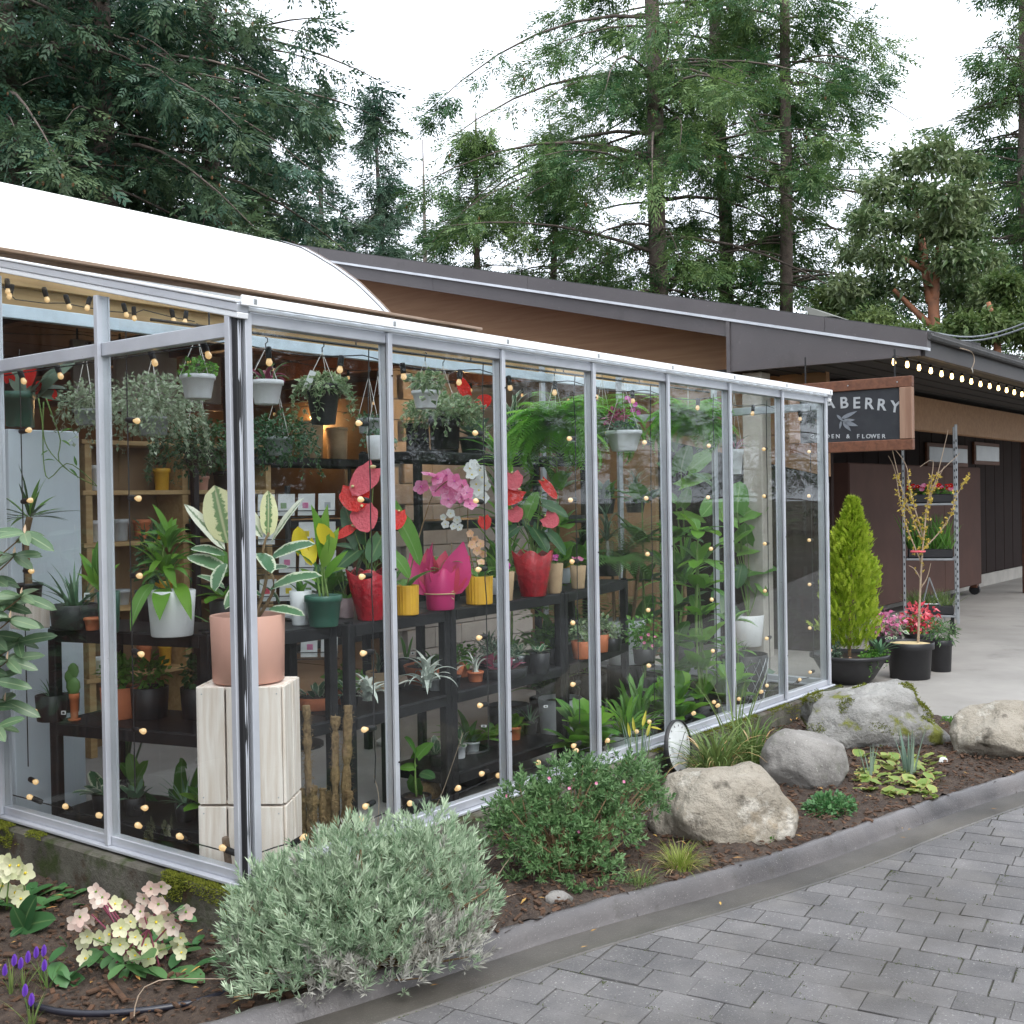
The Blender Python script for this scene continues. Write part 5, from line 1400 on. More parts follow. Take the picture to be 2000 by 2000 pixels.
# --- second shelf level
def shelf2(name, label, cx, yb, wt, wb, hpx, mat, z=Z2, **kw): return Hero(name, label, 'plant', cx, yb-hpx, yb, wt, wb, z, mat, **kw)
h = shelf2('prickly_pear', 'small prickly pear cactus in a slim terracotta pot', 143, 1408, 18, 14, 52, 'pot_terracotta', rim=.002)
for k, (x, y, s) in enumerate(((143, 1340, 30), (136, 1322, 22), (143, 1310, 24))):
    mb = MB(); r = s*h.s/2
    lathe(mb, [(.001, -1.3), (.6, -1.05), (.95, -.2), (.85, .6), (.4, 1.15), (.001, 1.3)], 10); v = mb.v[0]; v *= r; v[:, 1] *= .35; mb.v[0] = v@rz3(yaw-PI/2).T+(h.at(x, y)-h.loc); mb.build('pad', 'leaf_green', h.root, True)
lathe_s = MB(); lathe(lathe_s, [(.001, 0), (h.rb*1.7, 0), (h.rb*1.8, .008), (h.rb*1.5, .01)], 16); lathe_s.build('saucer', 'pot_terracotta', h.root, True)
h = shelf2('aloe', 'spiky dark aloe in a black square pot below the shelf top', 90, 1412, 60, 54, 50, 'pot_black'); rosette(h.root, AL, 14, (.07, .13), (.3, 1.4), (0, 0, h.h*.9)); ptag(h.root, h.at(124, 1392, -.06), .022, .018)
h = shelf2('aloe', 'tiny aloe in a black pot beside the prickly pear', 118, 1400, 34, 30, 36, 'pot_black', back=.1); rosette(h.root, AL, 10, (.05, .09), (.3, 1.4), (0, 0, h.h*.9))
for cx, lab, m, rr in ((215, 'leafy green plant in a terracotta pot under the shelf', 'leaf_green', .09), (275, 'dense green plant in a black pot under the white pot', 'leaf_green', .10), (375, 'jade plant with thick oval leaves in a black pot', 'leaf_dark', .09)):
    h = shelf2('leafy_plant', lab, cx, 1412, 74, 66, 60, 'pot_terracotta' if cx == 215 else 'pot_black', back=.06); mass(h.root, 150, (0, 0, h.h+.07), (rr, rr, .08), .04, m, asp=.75, shell=.6, down=-.2)
h = shelf2('fittonia', 'cream edged leafy plant in a terracotta tray beside the crates', 612, 1390, 84, 74, 24, 'pot_terracotta'); rosette(h.root, [leafmesh('oval', .5, .5, .2, 'leaf_edged', 6, 0, k) for k in range(2)], 16, (.05, .09), (.2, 1.3), (0, 0, h.h), spread=.06); ptag(h.root, h.at(615, 1374, -.06), .014, .016)
XE = [leafmesh('taper', .16, 2.3, .4, 'leaf_silver', 10, 0, k) for k in range(2)]+[leafmesh('taper', .16, 1.6, .4, 'leaf_silver', 10, 0, 2)]
for cx, yb, n, L, lab in ((712, 1395, 24, (.11, .17), 'curly silver air plant beside the shelf post'), (828, 1372, 28, (.14, .22), 'large curly silver air plant lying on the second shelf'), (662, 1380, 12, (.07, .1), 'small silver air plant behind the shelf post')):
    h = shelf2('air_plant', lab, cx, yb, 20, 20, 8, None, back=.09); h.loc[2] += .03; h.root.location = h.loc
    rosette(h.root, XE, n, L, (-.1, 1.2), (0, 0, .015), spread=.012, w=(1.3, 1.9))
h = shelf2('snake_plant', 'tall banded snake plant leaf in a black pot behind the air plants', 786, 1330, 40, 34, 30, 'pot_black', back=.2); rosette(h.root, [leafmesh('strap', .14, .1, .3, 'leaf_green', 6, 0, k) for k in range(2)], 5, (.12, .22), (1.2, 1.5), (0, 0, h.h*.9)); ptag(h.root, h.at(806, 1276, -.1), .02, .014)
h = shelf2('grass_pot', 'wispy grass in a straw coloured basket on the second shelf', 730, 1360, 52, 46, 34, 'pot_kraft', back=.18); rosette(h.root, GR, 34, (.08, .16), (.2, 1.4), (0, 0, h.h*.9), parts=False, mats='leaf_grey')
h = shelf2('terracotta_bowl', 'low terracotta bowl with sprouts behind the silver air plant', 840, 1352, 120, 100, 34, 'pot_terracotta', back=.2); mass(h.root, 220, (0, 0, h.h+.02), (.12, .1, .025), .025, 'leaf_grey')
h = shelf2('caladium', 'burgundy veined foliage plant filling a black tray', 975, 1392, 104, 98, 20, 'pot_black', back=.10); rosette(h.root, [leafmesh('heart', .7, .4, .2, 'leaf_burgundy', 6, 0, k) for k in range(3)], 44, (.05, .085), (.0, 1.2), (0, 0, h.h), spread=.13); ptag(h.root, h.at(945, 1418, -.1), .03, .012)
h = shelf2('bonsai_moss', 'bushy dark tussock plant behind the burgundy foliage', 965, 1372, 90, 80, 30, 'pot_black', back=.2); mass(h.root, 420, (0, 0, h.h+.05), (.14, .12, .09), .035, 'leaf_grey', asp=.25)
h = shelf2('arrowhead_plant', 'pale arrow leaved plant in a labelled black pot', 1068, 1396, 40, 34, 40, 'pot_black'); rosette(h.root, [leafmesh('heart', .6, .3, .2, 'leaf_edged', 6, 0, 0)], 6, (.05, .07), (.3, 1.2), (0, 0, h.h)); ptag(h.root, h.at(1066, 1380, -.06), .024, .014)
h = shelf2('rabbit_ear_plant', 'dark leggy succulent on the shelf by the post', 1082, 1300, 30, 26, 30, 'pot_black', back=.05); rosette(h.root, [leafmesh('oval', .4, .3, .2, 'leaf_dark', 6, 0, 0)], 14, (.04, .08), (.6, 1.5), (0, 0, h.h))
for cx, yb, lab in ((1140, 1292, 'red terracotta pot of mixed leaves at the shelf end'), (1172, 1276, 'orange terracotta pot behind the shelf end')):
    h = shelf2('leafy_plant', lab, cx, yb, 44, 36, 34, 'pot_terracotta'); mass(h.root, 130, (0, 0, h.h+.05), (.08, .08, .07), .035, 'leaf_ivy')
h = shelf2('miniature_rose', 'miniature pink roses on the far shelf behind the post', 1262, 1300, 46, 40, 30, 'pot_black', back=.02, z=.5); mass(h.root, 260, (0, 0, h.h+.1), (.13, .13, .12), .035, 'leaf_green')
RS = flowermesh('rose', 'petal_pink', 7, .4, .4, .8)
for x, y in ((1252, 1246), (1266, 1240), (1280, 1245), (1258, 1256), (1275, 1262)): putflower(h.root, RS, h.at(x, y, -.08), facing(.3)+np.array([0, 0, .5]), .035)
h = shelf2('miniature_rose', 'small white flowers beside the large white tub', 1208, 1290, 40, 34, 26, 'pot_black', back=.0); mass(h.root, 140, (0, 0, h.h+.04), (.08, .08, .06), .03, 'leaf_ivy')

# --- on the floor
h = Hero('potted_palm', 'tall palm in a large white tub behind the shelving', 'plant', 1222, 1214, 1300, 88, 60, .35, 'pot_white')
h.loc[2] = FLOORZ; h.root.location = h.loc
for c in list(h.root.children): c.location.z = .40
mb = MB(); lathe(mb, [(.001, 0), (.13, 0), (.13, .39), (.001, .39)], 16); mb.build('plinth', 'black_plastic', h.root)
for x0, x1 in ((1200, 1195), (1212, 1222), (1235, 1250)): h.stems([[h.at(x0, 1215), h.at((x0+x1)/2, 1150), h.at(x1, 1085)]], .016, .01, 'stem_brown', 'cane')
fern(h.root, 26, (.35, .62), h.at(1222, 1090)-h.loc, 1.3, 'leaf_green', (.2, 1.4), .3)
h = Hero('dracaena', 'spiky dracaena with long green straps in a black pot', 'plant', 1335, 1250, 1345, 70, 60, FLOORZ, 'pot_black', back=.2)
DR = [leafmesh('strap', .09, .9, .3, 'leaf_green', 8, 0, k) for k in range(3)]+[leafmesh('strap', .09, .5, .3, 'leaf_dark', 8, 0, 3)]
h.stems([[h.top, h.at(1338, 1200), h.at(1335, 1120)]], .02, .018, 'stem_brown', 'cane')
rosette(h.root, DR, 34, (.3, .55), (-.1, 1.45), h.at(1335, 1140)-h.loc, spread=.03, w=(.8, 1.3))
def bigleaf(name, label, cx, yb, wt, wb, hpx, mat, leaves, z=FLOORZ, back=.0, lmat='leaf_green', dd=.12):
    h = Hero(name, label, 'plant', cx, yb-hpx, yb, wt, wb, z, mat, back=back)
    lf = [leafmesh('heart', .7, .5, .15, lmat, 8, .015, k) for k in range(3)]+[leafmesh('oval', .5, .6, .15, 'leaf_dark', 8, .015, 1)]
    for i, (b, t_, w) in enumerate(leaves):
        putleaf(h.root, lf[i % 4], h.at(*b), h.at(*t_, rng.uniform(-dd, dd)), None, w)
        if i % 2 == 0: h.stems([[h.top, h.at((cx+b[0])/2, (yb-hpx+b[1])/2), h.at(*b)]], .007, .004)
    return h
bigleaf('fiddle_leaf', 'fiddle leaf plant with broad leathery leaves in a white pot', 1467, 1264, 62, 50, 60, 'pot_white', [((1440, 1000), (1445, 940), 1.), ((1445, 1010), (1500, 985), 1.), ((1440, 1020), (1380, 985), .9), ((1400, 960), (1350, 925), .9), ((1400, 975), (1370, 1010), 1.), ((1430, 1060), (1475, 1030), 1.), ((1440, 1080), (1495, 1070), 1.), ((1450, 1100), (1440, 1150), 1.1), ((1460, 1120), (1520, 1110), 1.), ((1430, 1110), (1385, 1140), 1.1), ((1440, 1060), (1400, 1060), 1.), ((1400, 1150), (1410, 1200), 1.2), ((1460, 1060), (1455, 1020), 1.), ((1450, 1130), (1480, 1170), 1.), ((1480, 1140), (1500, 1165), .8), ((1430, 1180), (1440, 1220), 1.)], z=.12, dd=.2)
bigleaf('elephant_ear', 'upright elephant ear with large veined leaves near the end panes', 1345, 1300, 60, 52, 50, 'pot_black', [((1330, 920), (1345, 870), 1.), ((1345, 920), (1400, 880), .8), ((1330, 950), (1395, 930), .8), ((1320, 930), (1282, 905), .9), ((1320, 980), (1278, 960), .9), ((1330, 990), (1345, 950), .8), ((1325, 1010), (1380, 1020), .9), ((1315, 1030), (1275, 1020), .9), ((1330, 1040), (1290, 1075), .9)], back=.5, dd=.2)
bigleaf('calathea', 'pale trailing broad leaves low behind the end panes', 1400, 1370, 60, 50, 50, 'pot_black', [((1440, 1330), (1515, 1312), .5), ((1390, 1330), (1420, 1290), .8), ((1330, 1320), (1330, 1395), 1.1), ((1400, 1340), (1375, 1300), .8), ((1410, 1330), (1450, 1310), .9), ((1380, 1330), (1345, 1290), .8), ((1440, 1340), (1480, 1330), .8)], lmat='leaf_grey')
bigleaf('monstera', 'deep green broad leaves growing on the floor between shelf posts', 812, 1600, 60, 50, 40, 'pot_black', [((810, 1470), (790, 1440), 1.), ((815, 1480), (845, 1450), 1.2), ((810, 1500), (780, 1500), 1.1), ((820, 1510), (850, 1520), 1.), ((812, 1520), (815, 1555), 1.)], lmat='leaf_green')
bigleaf('bird_of_paradise', 'upright paddle leaved plant between the end wall panes', 262, 1640, 60, 52, 40, 'pot_black', [((265, 1560), (300, 1650), .35), ((262, 1540), (290, 1485), .7), ((270, 1530), (252, 1470), .7), ((268, 1545), (325, 1590), .35), ((262, 1520), (235, 1490), .6)])
bigleaf('philodendron', 'dark leafy plant on the floor behind the crate', 375, 1640, 66, 56, 60, 'pot_black', [((365, 1600), (355, 1480), .4), ((385, 1590), (395, 1490), .4), ((370, 1600), (410, 1540), .5), ((360, 1590), (330, 1540), .6), ((360, 1500), (352, 1480), .9)])
# coir moss poles
_pp = ond(632, 1500, 4.92); poles = thing('moss_pole_bundle', 'bundle of brown coir moss poles of different lengths by the crates', 'moss poles', (_pp[0], _pp[1], FLOORZ))
pl = np.array(poles.location); dp = depth(pl)
for a, b, w in (((606, 1620), (598, 1378), 15), ((652, 1620), (655, 1400), 15), ((668, 1600), (680, 1378), 17), ((592, 1620), (590, 1540), 16), ((610, 1625), (612, 1535), 15), ((628, 1622), (630, 1540), 14), ((640, 1625), (642, 1545), 15), ((672, 1620), (682, 1545), 14), ((584, 1620), (580, 1550), 14)):
    A = ond(*a, dp+rng.uniform(-.04, .04)); A[2] = FLOORZ; B = ond(*b, dp+rng.uniform(-.03, .03)); n = 26
    P = np.array([A+(B-A)*t for t in np.linspace(0, 1, n)])-pl
    mb = MB(); tube(mb, P, w*dp/F/2*(1+.22*rng.normal(size=n)), 8)
    k = 420; t_ = rng.random(k); az = rng.uniform(0, 2*PI, k); p_ = np.array([np.interp(t_, np.linspace(0, 1, n), P[:, i]) for i in range(3)]).T+np.column_stack([np.cos(az), np.sin(az), 0*az])*w*dp/F/2*.9
    inst(mb, *LEAF_T, p_, np.column_stack([np.cos(az), np.sin(az), rng.normal(0, 1, k)]), (0, 0, 1), np.column_stack([rng.uniform(.012, .028, k), np.full(k, .004), np.full(k, .003)]))
    mb.build('pole', 'moss_pole', poles)
for x in (): 
    p_ = ond(x, 1545, dp-.03)-pl; mb = MB(); cbox(mb, p_, (.014, .003, .02), .001, 0, np.stack([_r, HX, np.array([0, 0, 1.])], 1)); mb.build('tag', 'label_white', poles)
# woven pot, ball, basket
h = Hero('mesh_planter', 'black lattice planter pot low behind the end panes', 'planter', 1462, 1285, 1400, 96, 80, FLOORZ, 'pot_black', back=.02)
mb = MB()
for k in range(16):
    for s in (-1, 1):
        a = np.linspace(0, 1.2, 6)*s+k*2*PI/16; z = np.linspace(.02, h.h*.95, 6); r = h.rb+(h.rt-h.rb)*z/h.h+.003
        tube(mb, np.column_stack([r*np.cos(a), r*np.sin(a), z]), .0035, 4, caps=False)
mb.build('lattice', 'galvanised', h.root)['kind'] = 'stuff'
rosette(h.root, GR, 16, (.1, .2), (.4, 1.4), (0, 0, h.h*.9), parts=False, mats='leaf_grey')
t = Hero('coir_ball', 'round brown coir ball on the floor between shelf posts', 'ornament', 832, 1530, 1575, 50, 50, FLOORZ, None).root
mb = MB(); lathe(mb, [(.001, 0), (.05, .012), (.075, .05), (.06, .11), (.03, .13), (.001, .135)], 14); v = mb.v[0]; v *= 1+.05*rng.normal(size=(len(v), 1)); mb.build('ball', 'moss_pole', t, True)
h = Hero('ornament', 'small white ceramic shell ornament on the floor by the post', 'ornament', 715, 1505, 1520, 24, 20, FLOORZ, None, back=.9)
mb = MB(); lathe(mb, [(.001, 0), (.04, .005), (.05, .03), (.02, .05), (.001, .052)], 9); mb.build('shell', 'tile_white', h.root)
# stools: pale tops
for cx, yt, w, lab in ((405, 1478, 40, 'small round white topped stool behind the crates'),):
    p_ = ond(cx, yt, 7.9 if cx > 1000 else 5.9); s_ = depth(p_)/F
    t = thing('stool', lab, 'stool', (p_[0], p_[1], FLOORZ)); H = p_[2]-FLOORZ
    mb = MB(); lathe(mb, [(.001, H-.03), (w*s_/2, H-.03), (w*s_/2+.004, H-.012), (w*s_/2, H), (.001, H)], 24); mb.build('seat', 'tile_white', t, True)
    for k in range(3):
        mb = MB(); a = k*2.1; tube(mb, [(w*s_*.3*math.cos(a), w*s_*.3*math.sin(a), H-.03), (w*s_*.42*math.cos(a), w*s_*.42*math.sin(a), 0)], .012, 6); mb.build('leg', 'black_metal', t)

# --- hanging baskets
bars_y = .8
t = thing('hanging_rail', 'thin black rail under the roof carrying the hanging pots', 'rail', (.2, bars_y, 2.36))
mb = MB(); tube(mb, [(0, 0, 0), (4.9, 0, 0)], .007, 6); mb.build('bar', 'black_metal', t)
for k in range(6):
    mb = MB(); x = .3+k*.9; tube(mb, [(x, 0, 0), (x, 0, roofz(bars_y)-2.36-.05)], .004, 5); mb.build('hanger', 'black_metal', t)
def hang(label, cx, yt, yb, wt, wb, ytop, mat, Y=bars_y, name='hanging_pot', rim=.004, n=24):
    p_ = ony(cx, yb, Y); d0 = depth(p_); s_ = d0/F
    t = thing(name, label, 'hanging pot', p_, 0, 'hanging pots under the greenhouse roof')
    H = (yb-yt)*s_; pot(t, wt*s_/2, wb*s_/2, H, mat, rim=rim, n=n)
    top = np.array([0, 0, (yb-ytop)*s_])
    for k in range(3):
        a = k*2*PI/3+.5; mb = MB(); tube(mb, [(wt*s_/2*math.cos(a), wt*s_/2*math.sin(a), H), tuple(top)], .0018, 4); mb.build('cord', 'cord', t)
    mb = MB(); tube(mb, [top, top+np.array([0, 0, .02]), top+np.array([.012, 0, .03]), top+np.array([.012, 0, .045]), top+np.array([0, 0, .05])], .003, 5); mb.build('hook', 'black_metal', t)
    return t, H, s_, p_
t, H, s_, p_ = hang('white hanging pot with silvery trailing foliage beside the near corner', 387, 733, 779, 66, 50, 655, 'pot_white')
mass(t, 160, (0, 0, H+.03), (.08, .08, .05), .03, 'leaf_green')
t, H, s_, p_ = hang('white hanging pot of pinkish striped leaves in the first front bay', 521, 744, 790, 64, 46, 680, 'pot_white')
rosette(t, [leafmesh('strap', .22, 1.6, .3, 'leaf_ivy', 6, 0, 0), leafmesh('strap', .22, 1.8, .3, 'leaf_burgundy', 6, 0, 1)], 22, (.06, .12), (-.1, 1.1), (0, 0, H), spread=.04)
t, H, s_, p_ = hang('dark hanging pot of trailing ivy with a large white tag', 632, 752, 829, 66, 46, 688, 'pot_black')
mass(t, 620, (0, 0, H-.005), (.13, .13, .055), .032, 'leaf_ivy', hang=(16, (.06, .22)))
mb = MB(); q_ = ond(605, 742, depth(p_)-.08)-p_; R_ = np.stack([_r, HX, np.array([0, 0, 1.])], 1); cbox(mb, q_, (.016, .001, .045), .0005, 0, R_@np.array([[.92, 0, .39], [0, 1, 0], [-.39, 0, .92]])); mb.build('tag', 'label_white', t)
t, H, s_, p_ = hang('small beige hanging pot with blue green succulent by the first mullion', 741, 852, 898, 50, 42, 735, 'pot_white', rim=0)
mass(t, 160, (0, 0, H+.005), (.06, .06, .03), .025, 'leaf_aloe', hang=(6, (.02, .07)))
t, H, s_, p_ = hang('grey hanging pot with hairy trailer behind the beige pot', 722, 818, 846, 46, 40, 735, 'pot_grey', Y=1.0)
mass(t, 200, (0, 0, H+.0), (.07, .07, .03), .02, 'leaf_dark', hang=(14, (.05, .2)))
t, H, s_, p_ = hang('white hanging pot overgrown with broad ivy in the second bay', 832, 764, 798, 54, 40, 706, 'pot_white')
mass(t, 150, (0, 0, H+.05), (.09, .09, .05), .05, 'leaf_ivy', hang=(5, (.05, .12)))
t, H, s_, p_ = hang('dark square planter smothered in variegated ivy in the second bay', 868, 815, 878, 84, 76, 715, 'pot_black', Y=1.15, n=4)
mass(t, 1500, (0, 0, H+.04), (.26, .22, .09), .034, 'leaf_ivy', hang=(26, (.06, .2)))
t, H, s_, p_ = hang('white hanging pot of magenta flowers in the fourth bay', 1219, 842, 881, 70, 48, 748, 'pot_white', Y=.7)
mass(t, 260, (0, 0, H+.02), (.11, .11, .04), .03, 'leaf_grey', hang=(6, (.03, .1)))
for x, y in ((1232, 783), (1240, 790), (1225, 778), (1248, 806), (1236, 800)): putflower(t, AV, ond(x, y, depth(p_)+.05), facing(.4), .04)
mass(t, 200, (.1, .12, H+.1), (.09, .09, .08), .03, 'leaf_burgundy')
t, H, s_, p_ = hang('narrow white hanging pot with pink striped trailer near the end wall', 1436, 878, 926, 32, 24, 770, 'pot_white', Y=.7)
rosette(t, [leafmesh('lance', .2, 1.4, .3, 'leaf_grey', 6, 0, 0), leafmesh('lance', .2, 1.2, .3, 'petal_pink', 6, 0, 1)], 18, (.08, .16), (-.2, 1.3), (0, 0, H), spread=.02)
t, H, s_, p_ = hang('hanging pot of fine dark trailers in front of the end wall panes', 545, 855, 890, 60, 50, 760, 'pot_grey', Y=1.3)
mass(t, 1300, (0, 0, H+.0), (.2, .2, .13), .025, 'leaf_dark', hang=(30, (.05, .22)))
t, H, s_, p_ = hang('silver leaved trailer in a hidden hanging pot behind the near corner', 300, 815, 850, 60, 50, 700, 'pot_grey', Y=1.5)
mass(t, 1700, (0, 0, H+.06), (.28, .22, .16), .026, 'leaf_string', hang=(34, (.05, .3)))
t, H, s_, p_ = hang('dark green trailer hung between the silver trailer and the first bay', 390, 880, 910, 60, 50, 720, 'pot_black', Y=1.7)
mass(t, 1300, (0, 0, H+.03), (.28, .22, .14), .03, 'leaf_dark', hang=(30, (.05, .22)))
t, H, s_, p_ = hang('pale string trailer hung by the end wall beside the red flowered pot', 170, 800, 830, 50, 40, 690, 'pot_grey', Y=1.8)
mass(t, 600, (0, 0, H+.03), (.14, .12, .12), .026, 'leaf_string', hang=(14, (.05, .25)))

# --- on the tall rack: ferns, spider plants, boxes
def rack(cx, yb, wt, wb, hpx, mat, label, name='fern', z=1.90, back=.02): return Hero(name, label, 'plant', cx, yb-hpx, yb, wt, wb, z, mat, back=back, group='plants on the tall rack')
def rackp(cx, Y=1.85):
    p_ = ony(cx, 880, Y); p_[2] = 1.902; return p_
def onrack(name, label, cx, Y, rt, hh, mat):
    p_ = rackp(cx, Y); t = thing(name, label, 'plant', p_, 0, 'plants on the tall rack'); pot(t, rt, rt*.8, hh, mat, rim=.005); return t
t, H, s_, p_ = hang('large bright boston fern hanging in the third bay', 1085, 838, 872, 50, 40, 735, 'pot_grey', Y=1.0, name='fern'); fern(t, 150, (.28, .52), (0, 0, H), 2.2, W=.26, elev=(-.1, 1.4))
t, H, s_, p_ = hang('bright fern hanging behind the white pot of magenta flowers', 1178, 835, 865, 44, 36, 738, 'pot_grey', Y=1.35, name='fern'); fern(t, 130, (.28, .5), (0, 0, H), 2.0, W=.26, elev=(-.1, 1.4))
t = onrack('spider_plant', 'striped spider plant in a black planter on the tall rack', 1005, 1.8, .13, .13, 'pot_black'); rosette(t, [leafmesh('strap', .07, 1.7, .3, 'leaf_edged', 8, 0, k) for k in range(3)], 46, (.2, .42), (-.1, 1.4), (0, 0, .12), spread=.03)
t = onrack('anthurium', 'dark red spathed plant on the rack behind the ivy planter', 925, 1.85, .1, .12, 'pot_black'); b_ = np.array(t.location)
for a, b, w in (((912, 770), (895, 735), .7), ((935, 790), (960, 775), 1.), ((905, 790), (880, 800), .8)): putleaf(t, leafmesh('heart', .9, .15, .12, 'petal_red', 9, .008, 1), ond(*a, depth(b_)), ond(*b, depth(b_)-.05), -fwd, w, 'spathe')
rosette(t, LH, 10, (.12, .2), (.3, 1.3), (0, 0, .12))
t = thing('fern', 'bright green fern hung high near the end wall', 'plant', ony(1345, 850, .95), 0, 'plants on the tall rack'); pot(t, .1, .08, .11, 'pot_grey'); fern(t, 140, (.28, .5), (0, 0, .1), 2.1, W=.26, elev=(-.1, 1.4))
mb = MB(); tube(mb, [(0, 0, .1), (0, 0, 2.55-t.location.z)], .003, 4); mb.build('cord', 'cord', t)
for cx, w, hh, lab in ((845, .3, .2, 'dark storage box on the end of the tall rack'), (1125, .25, .14, 'low dark box between the ferns')):
    p_ = rackp(cx, 2.0); t = thing('storage_box', lab, 'box', p_, .08); mb = MB(); cbox(mb, (0, 0, hh/2), (w/2, .12, hh/2), .008); mb.build('body', 'black_plastic', t); mb = MB(); cbox(mb, (0, 0, hh+.006), (w/2+.008, .128, .008), .003); mb.build('lid', 'black_plastic', t)
for cx, z, lab in ((1180, 1.452, 'leafy plant in a black pot on the middle level of the tall rack'), (1240, 1.452, 'grassy plant in a black pot on the middle level of the tall rack'), (1020, 1.452, 'green plant in a grey pot on the middle level of the tall rack'), (960, 1.002, 'bushy green plant low on the tall rack'), (1150, 1.002, 'dark bushy plant low on the tall rack')):
    p_ = ony(cx, 950, 1.85); p_[2] = z; t = thing('leafy_plant', lab, 'plant', p_, 0, 'plants on the tall rack'); pot(t, .09, .07, .12, 'pot_black' if cx != 1020 else 'pot_grey')
    if cx == 1240: rosette(t, GR, 60, (.2, .36), (-.2, 1.4), (0, 0, .11), parts=False, mats='leaf_grey')
    else: rosette(t, [leafmesh('lance', .3, .9, .2, 'leaf_green', 7, 0, k) for k in range(2)]+[leafmesh('heart', .6, .5, .2, 'leaf_dark', 7, 0, 3)], 22, (.12, .24), (0, 1.4), (0, 0, .11), spread=.05)

# --- card rack and goods in the hall
t = thing('card_rack', 'wire card rack filled with white greeting cards', 'rack', ony(565, 1290, 2.6)*np.array([1, 1, 0])+np.array([0, 0, FLOORZ]), yaw-PI/2)
s_ = depth(np.array(t.location))/F
mb = MB(); tube(mb, [(0, .05, 0), (0, .05, 1.75)], .02, 8); lathe(mb, [(.001, 0), (.22, 0), (.22, .02), (.03, .04)], 20); mb.build('stand', 'black_metal', t)
for r in range(6):
    for c in range(5):
        if rng.random() < .06: continue
        z = 1.62-r*.19; x = -.27+c*.135
        mb = MB(); cbox(mb, (x, 0, z), (.056, .002, .075), .001, 0, np.array([[1, 0, 0], [0, .97, .2], [0, -.2, .97]])); o = mb.build('card', 'paper_grey', t)
        mb = MB(); m_ = ['petal_coral', 'petal_yellow', 'leaf_green', 'petal_pink', 'pot_grey'][(r*3+c) % 5]
        cbox(mb, (x+rng.normal(0, .008), -.006, z-.01), (.02, .001, .024), .0005); mb.build('picture', m_, o)
    for dz in (-.085, -.04): 
        mb = MB(); tube(mb, [(-.34, -.02, 1.62-r*.19+dz), (.34, -.02, 1.62-r*.19+dz)], .003, 4); mb.build('wire', 'black_metal', t)
lamp_spots = [ony(470, 872, 5.0), ony(560, 850, 6.8), ony(800, 850, 6.8)]
for k, (x, z, w, hh, m, lab) in enumerate(((3.7, 2.0, .2, .3, 'pot_kraft', 'tan storage bin on the card shelf beside the warm lamp'), (4.0, 2.0, .16, .26, 'pot_kraft', 'second tan bin on the card shelf'), (2.6, 1.5, .2, .16, 'tan_wood', 'small wooden box on the card shelf'))):
    t = thing('storage_bin', lab, 'box', (x, 3.65, z-.068)); mb = MB(); lathe(mb, [(.001, 0), (w/2, 0), (w/2+.01, hh), (w/2, hh), (w/2-.02, hh*.9), (.001, hh*.9)], 20); mb.build('body', m, t, True); mb = MB(); lathe(mb, [(w/2+.012, hh-.02), (w/2+.014, hh-.02), (w/2+.014, hh+.004), (w/2, hh+.006)], 20); mb.build('rim', m, t, True)
def pendant(p_, label, power, group='warm pendant lamps in the hall', r=.032):
    t = thing('pendant_lamp', label, 'lamp', p_, 0, group)
    mb = MB(); lathe(mb, [(.001, -r), (r*.7, -r*.7), (r, 0), (r*.6, r*.8), (.015, r*1.2)], 14); mb.build('bulb', 'bulb_lit', t, True)
    mb = MB(); tube(mb, [(0, 0, r*1.1), (0, 0, 2.86-p_[2])], .004, 5); mb.build('cable', 'cable_black', t)
    mb = MB(); lathe(mb, [(.02, r), (.022, r*1.6), (.005, r*1.9)], 8); mb.build('socket', 'black_metal', t)
    l = bpy.data.lights.new('lamp_light', 'POINT'); l.energy = power; l.color = (1, .58, .26); l.shadow_soft_size = r
    o = bpy.data.objects.new('lamp_light', l); col.objects.link(o); o.parent = t; o.location = (0, 0, -r*1.6)
pendant(ony(476, 880, 4.6), 'warm glowing lamp low over the card shelf', 13)
pendant(ony(610, 815, 7.6), 'warm pendant lamp hanging deep in the hall', 8)
pendant(ony(900, 800, 3.6), 'warm pendant lamp behind the ivy planter', 7)
pendant(ony(260, 930, 6.5), 'warm lamp hanging before the back windows', 7)

# --- string lights
BULB = MB(); lathe(BULB, [(.0005, -.033), (.007, -.031), (.0125, -.024), (.0128, -.017), (.009, -.006), (.007, 0)], 10); BULBM = BULB.mesh('bulb', 'bulb_glass', True)
FIL = MB(); lathe(FIL, [(.0005, -.026), (.004, -.023), (.005, -.015), (.0005, -.009)], 6); FILM = FIL.mesh('filament', 'bulb_lit', True)
SOCK = MB(); lathe(SOCK, [(.0125, -.004), (.013, .03), (.011, .042), (.0005, .044)], 8); SOCKM = SOCK.mesh('socket', 'black_plastic', True)
def lightstring(label, cable, bulbs, origin, group='string lights'):
    t = thing('string_lights', label, 'string lights', origin, 0, group); o0 = np.array(origin)
    mb = MB(); tube(mb, np.array(cable)-o0, .0028, 5); mb.build('cable', 'cable_black', t)
    for p_, d in bulbs:
        z = -unit(d); x = unit(np.cross(z, (.2, .9, .35))); y = np.cross(z, x); b = np.asarray(p_)-o0
        M = Matrix(((x[0], y[0], z[0], b[0]), (x[1], y[1], z[1], b[1]), (x[2], y[2], z[2], b[2]), (0, 0, 0, 1)))
        s_ = obj('socket', SOCKM, t, M=M); q_ = obj('bulb', BULBM, t, M=M); obj('filament', FILM, q_)
    return t
ordn = ['first', 'second', 'third', 'fourth', 'fifth', 'sixth', 'seventh']
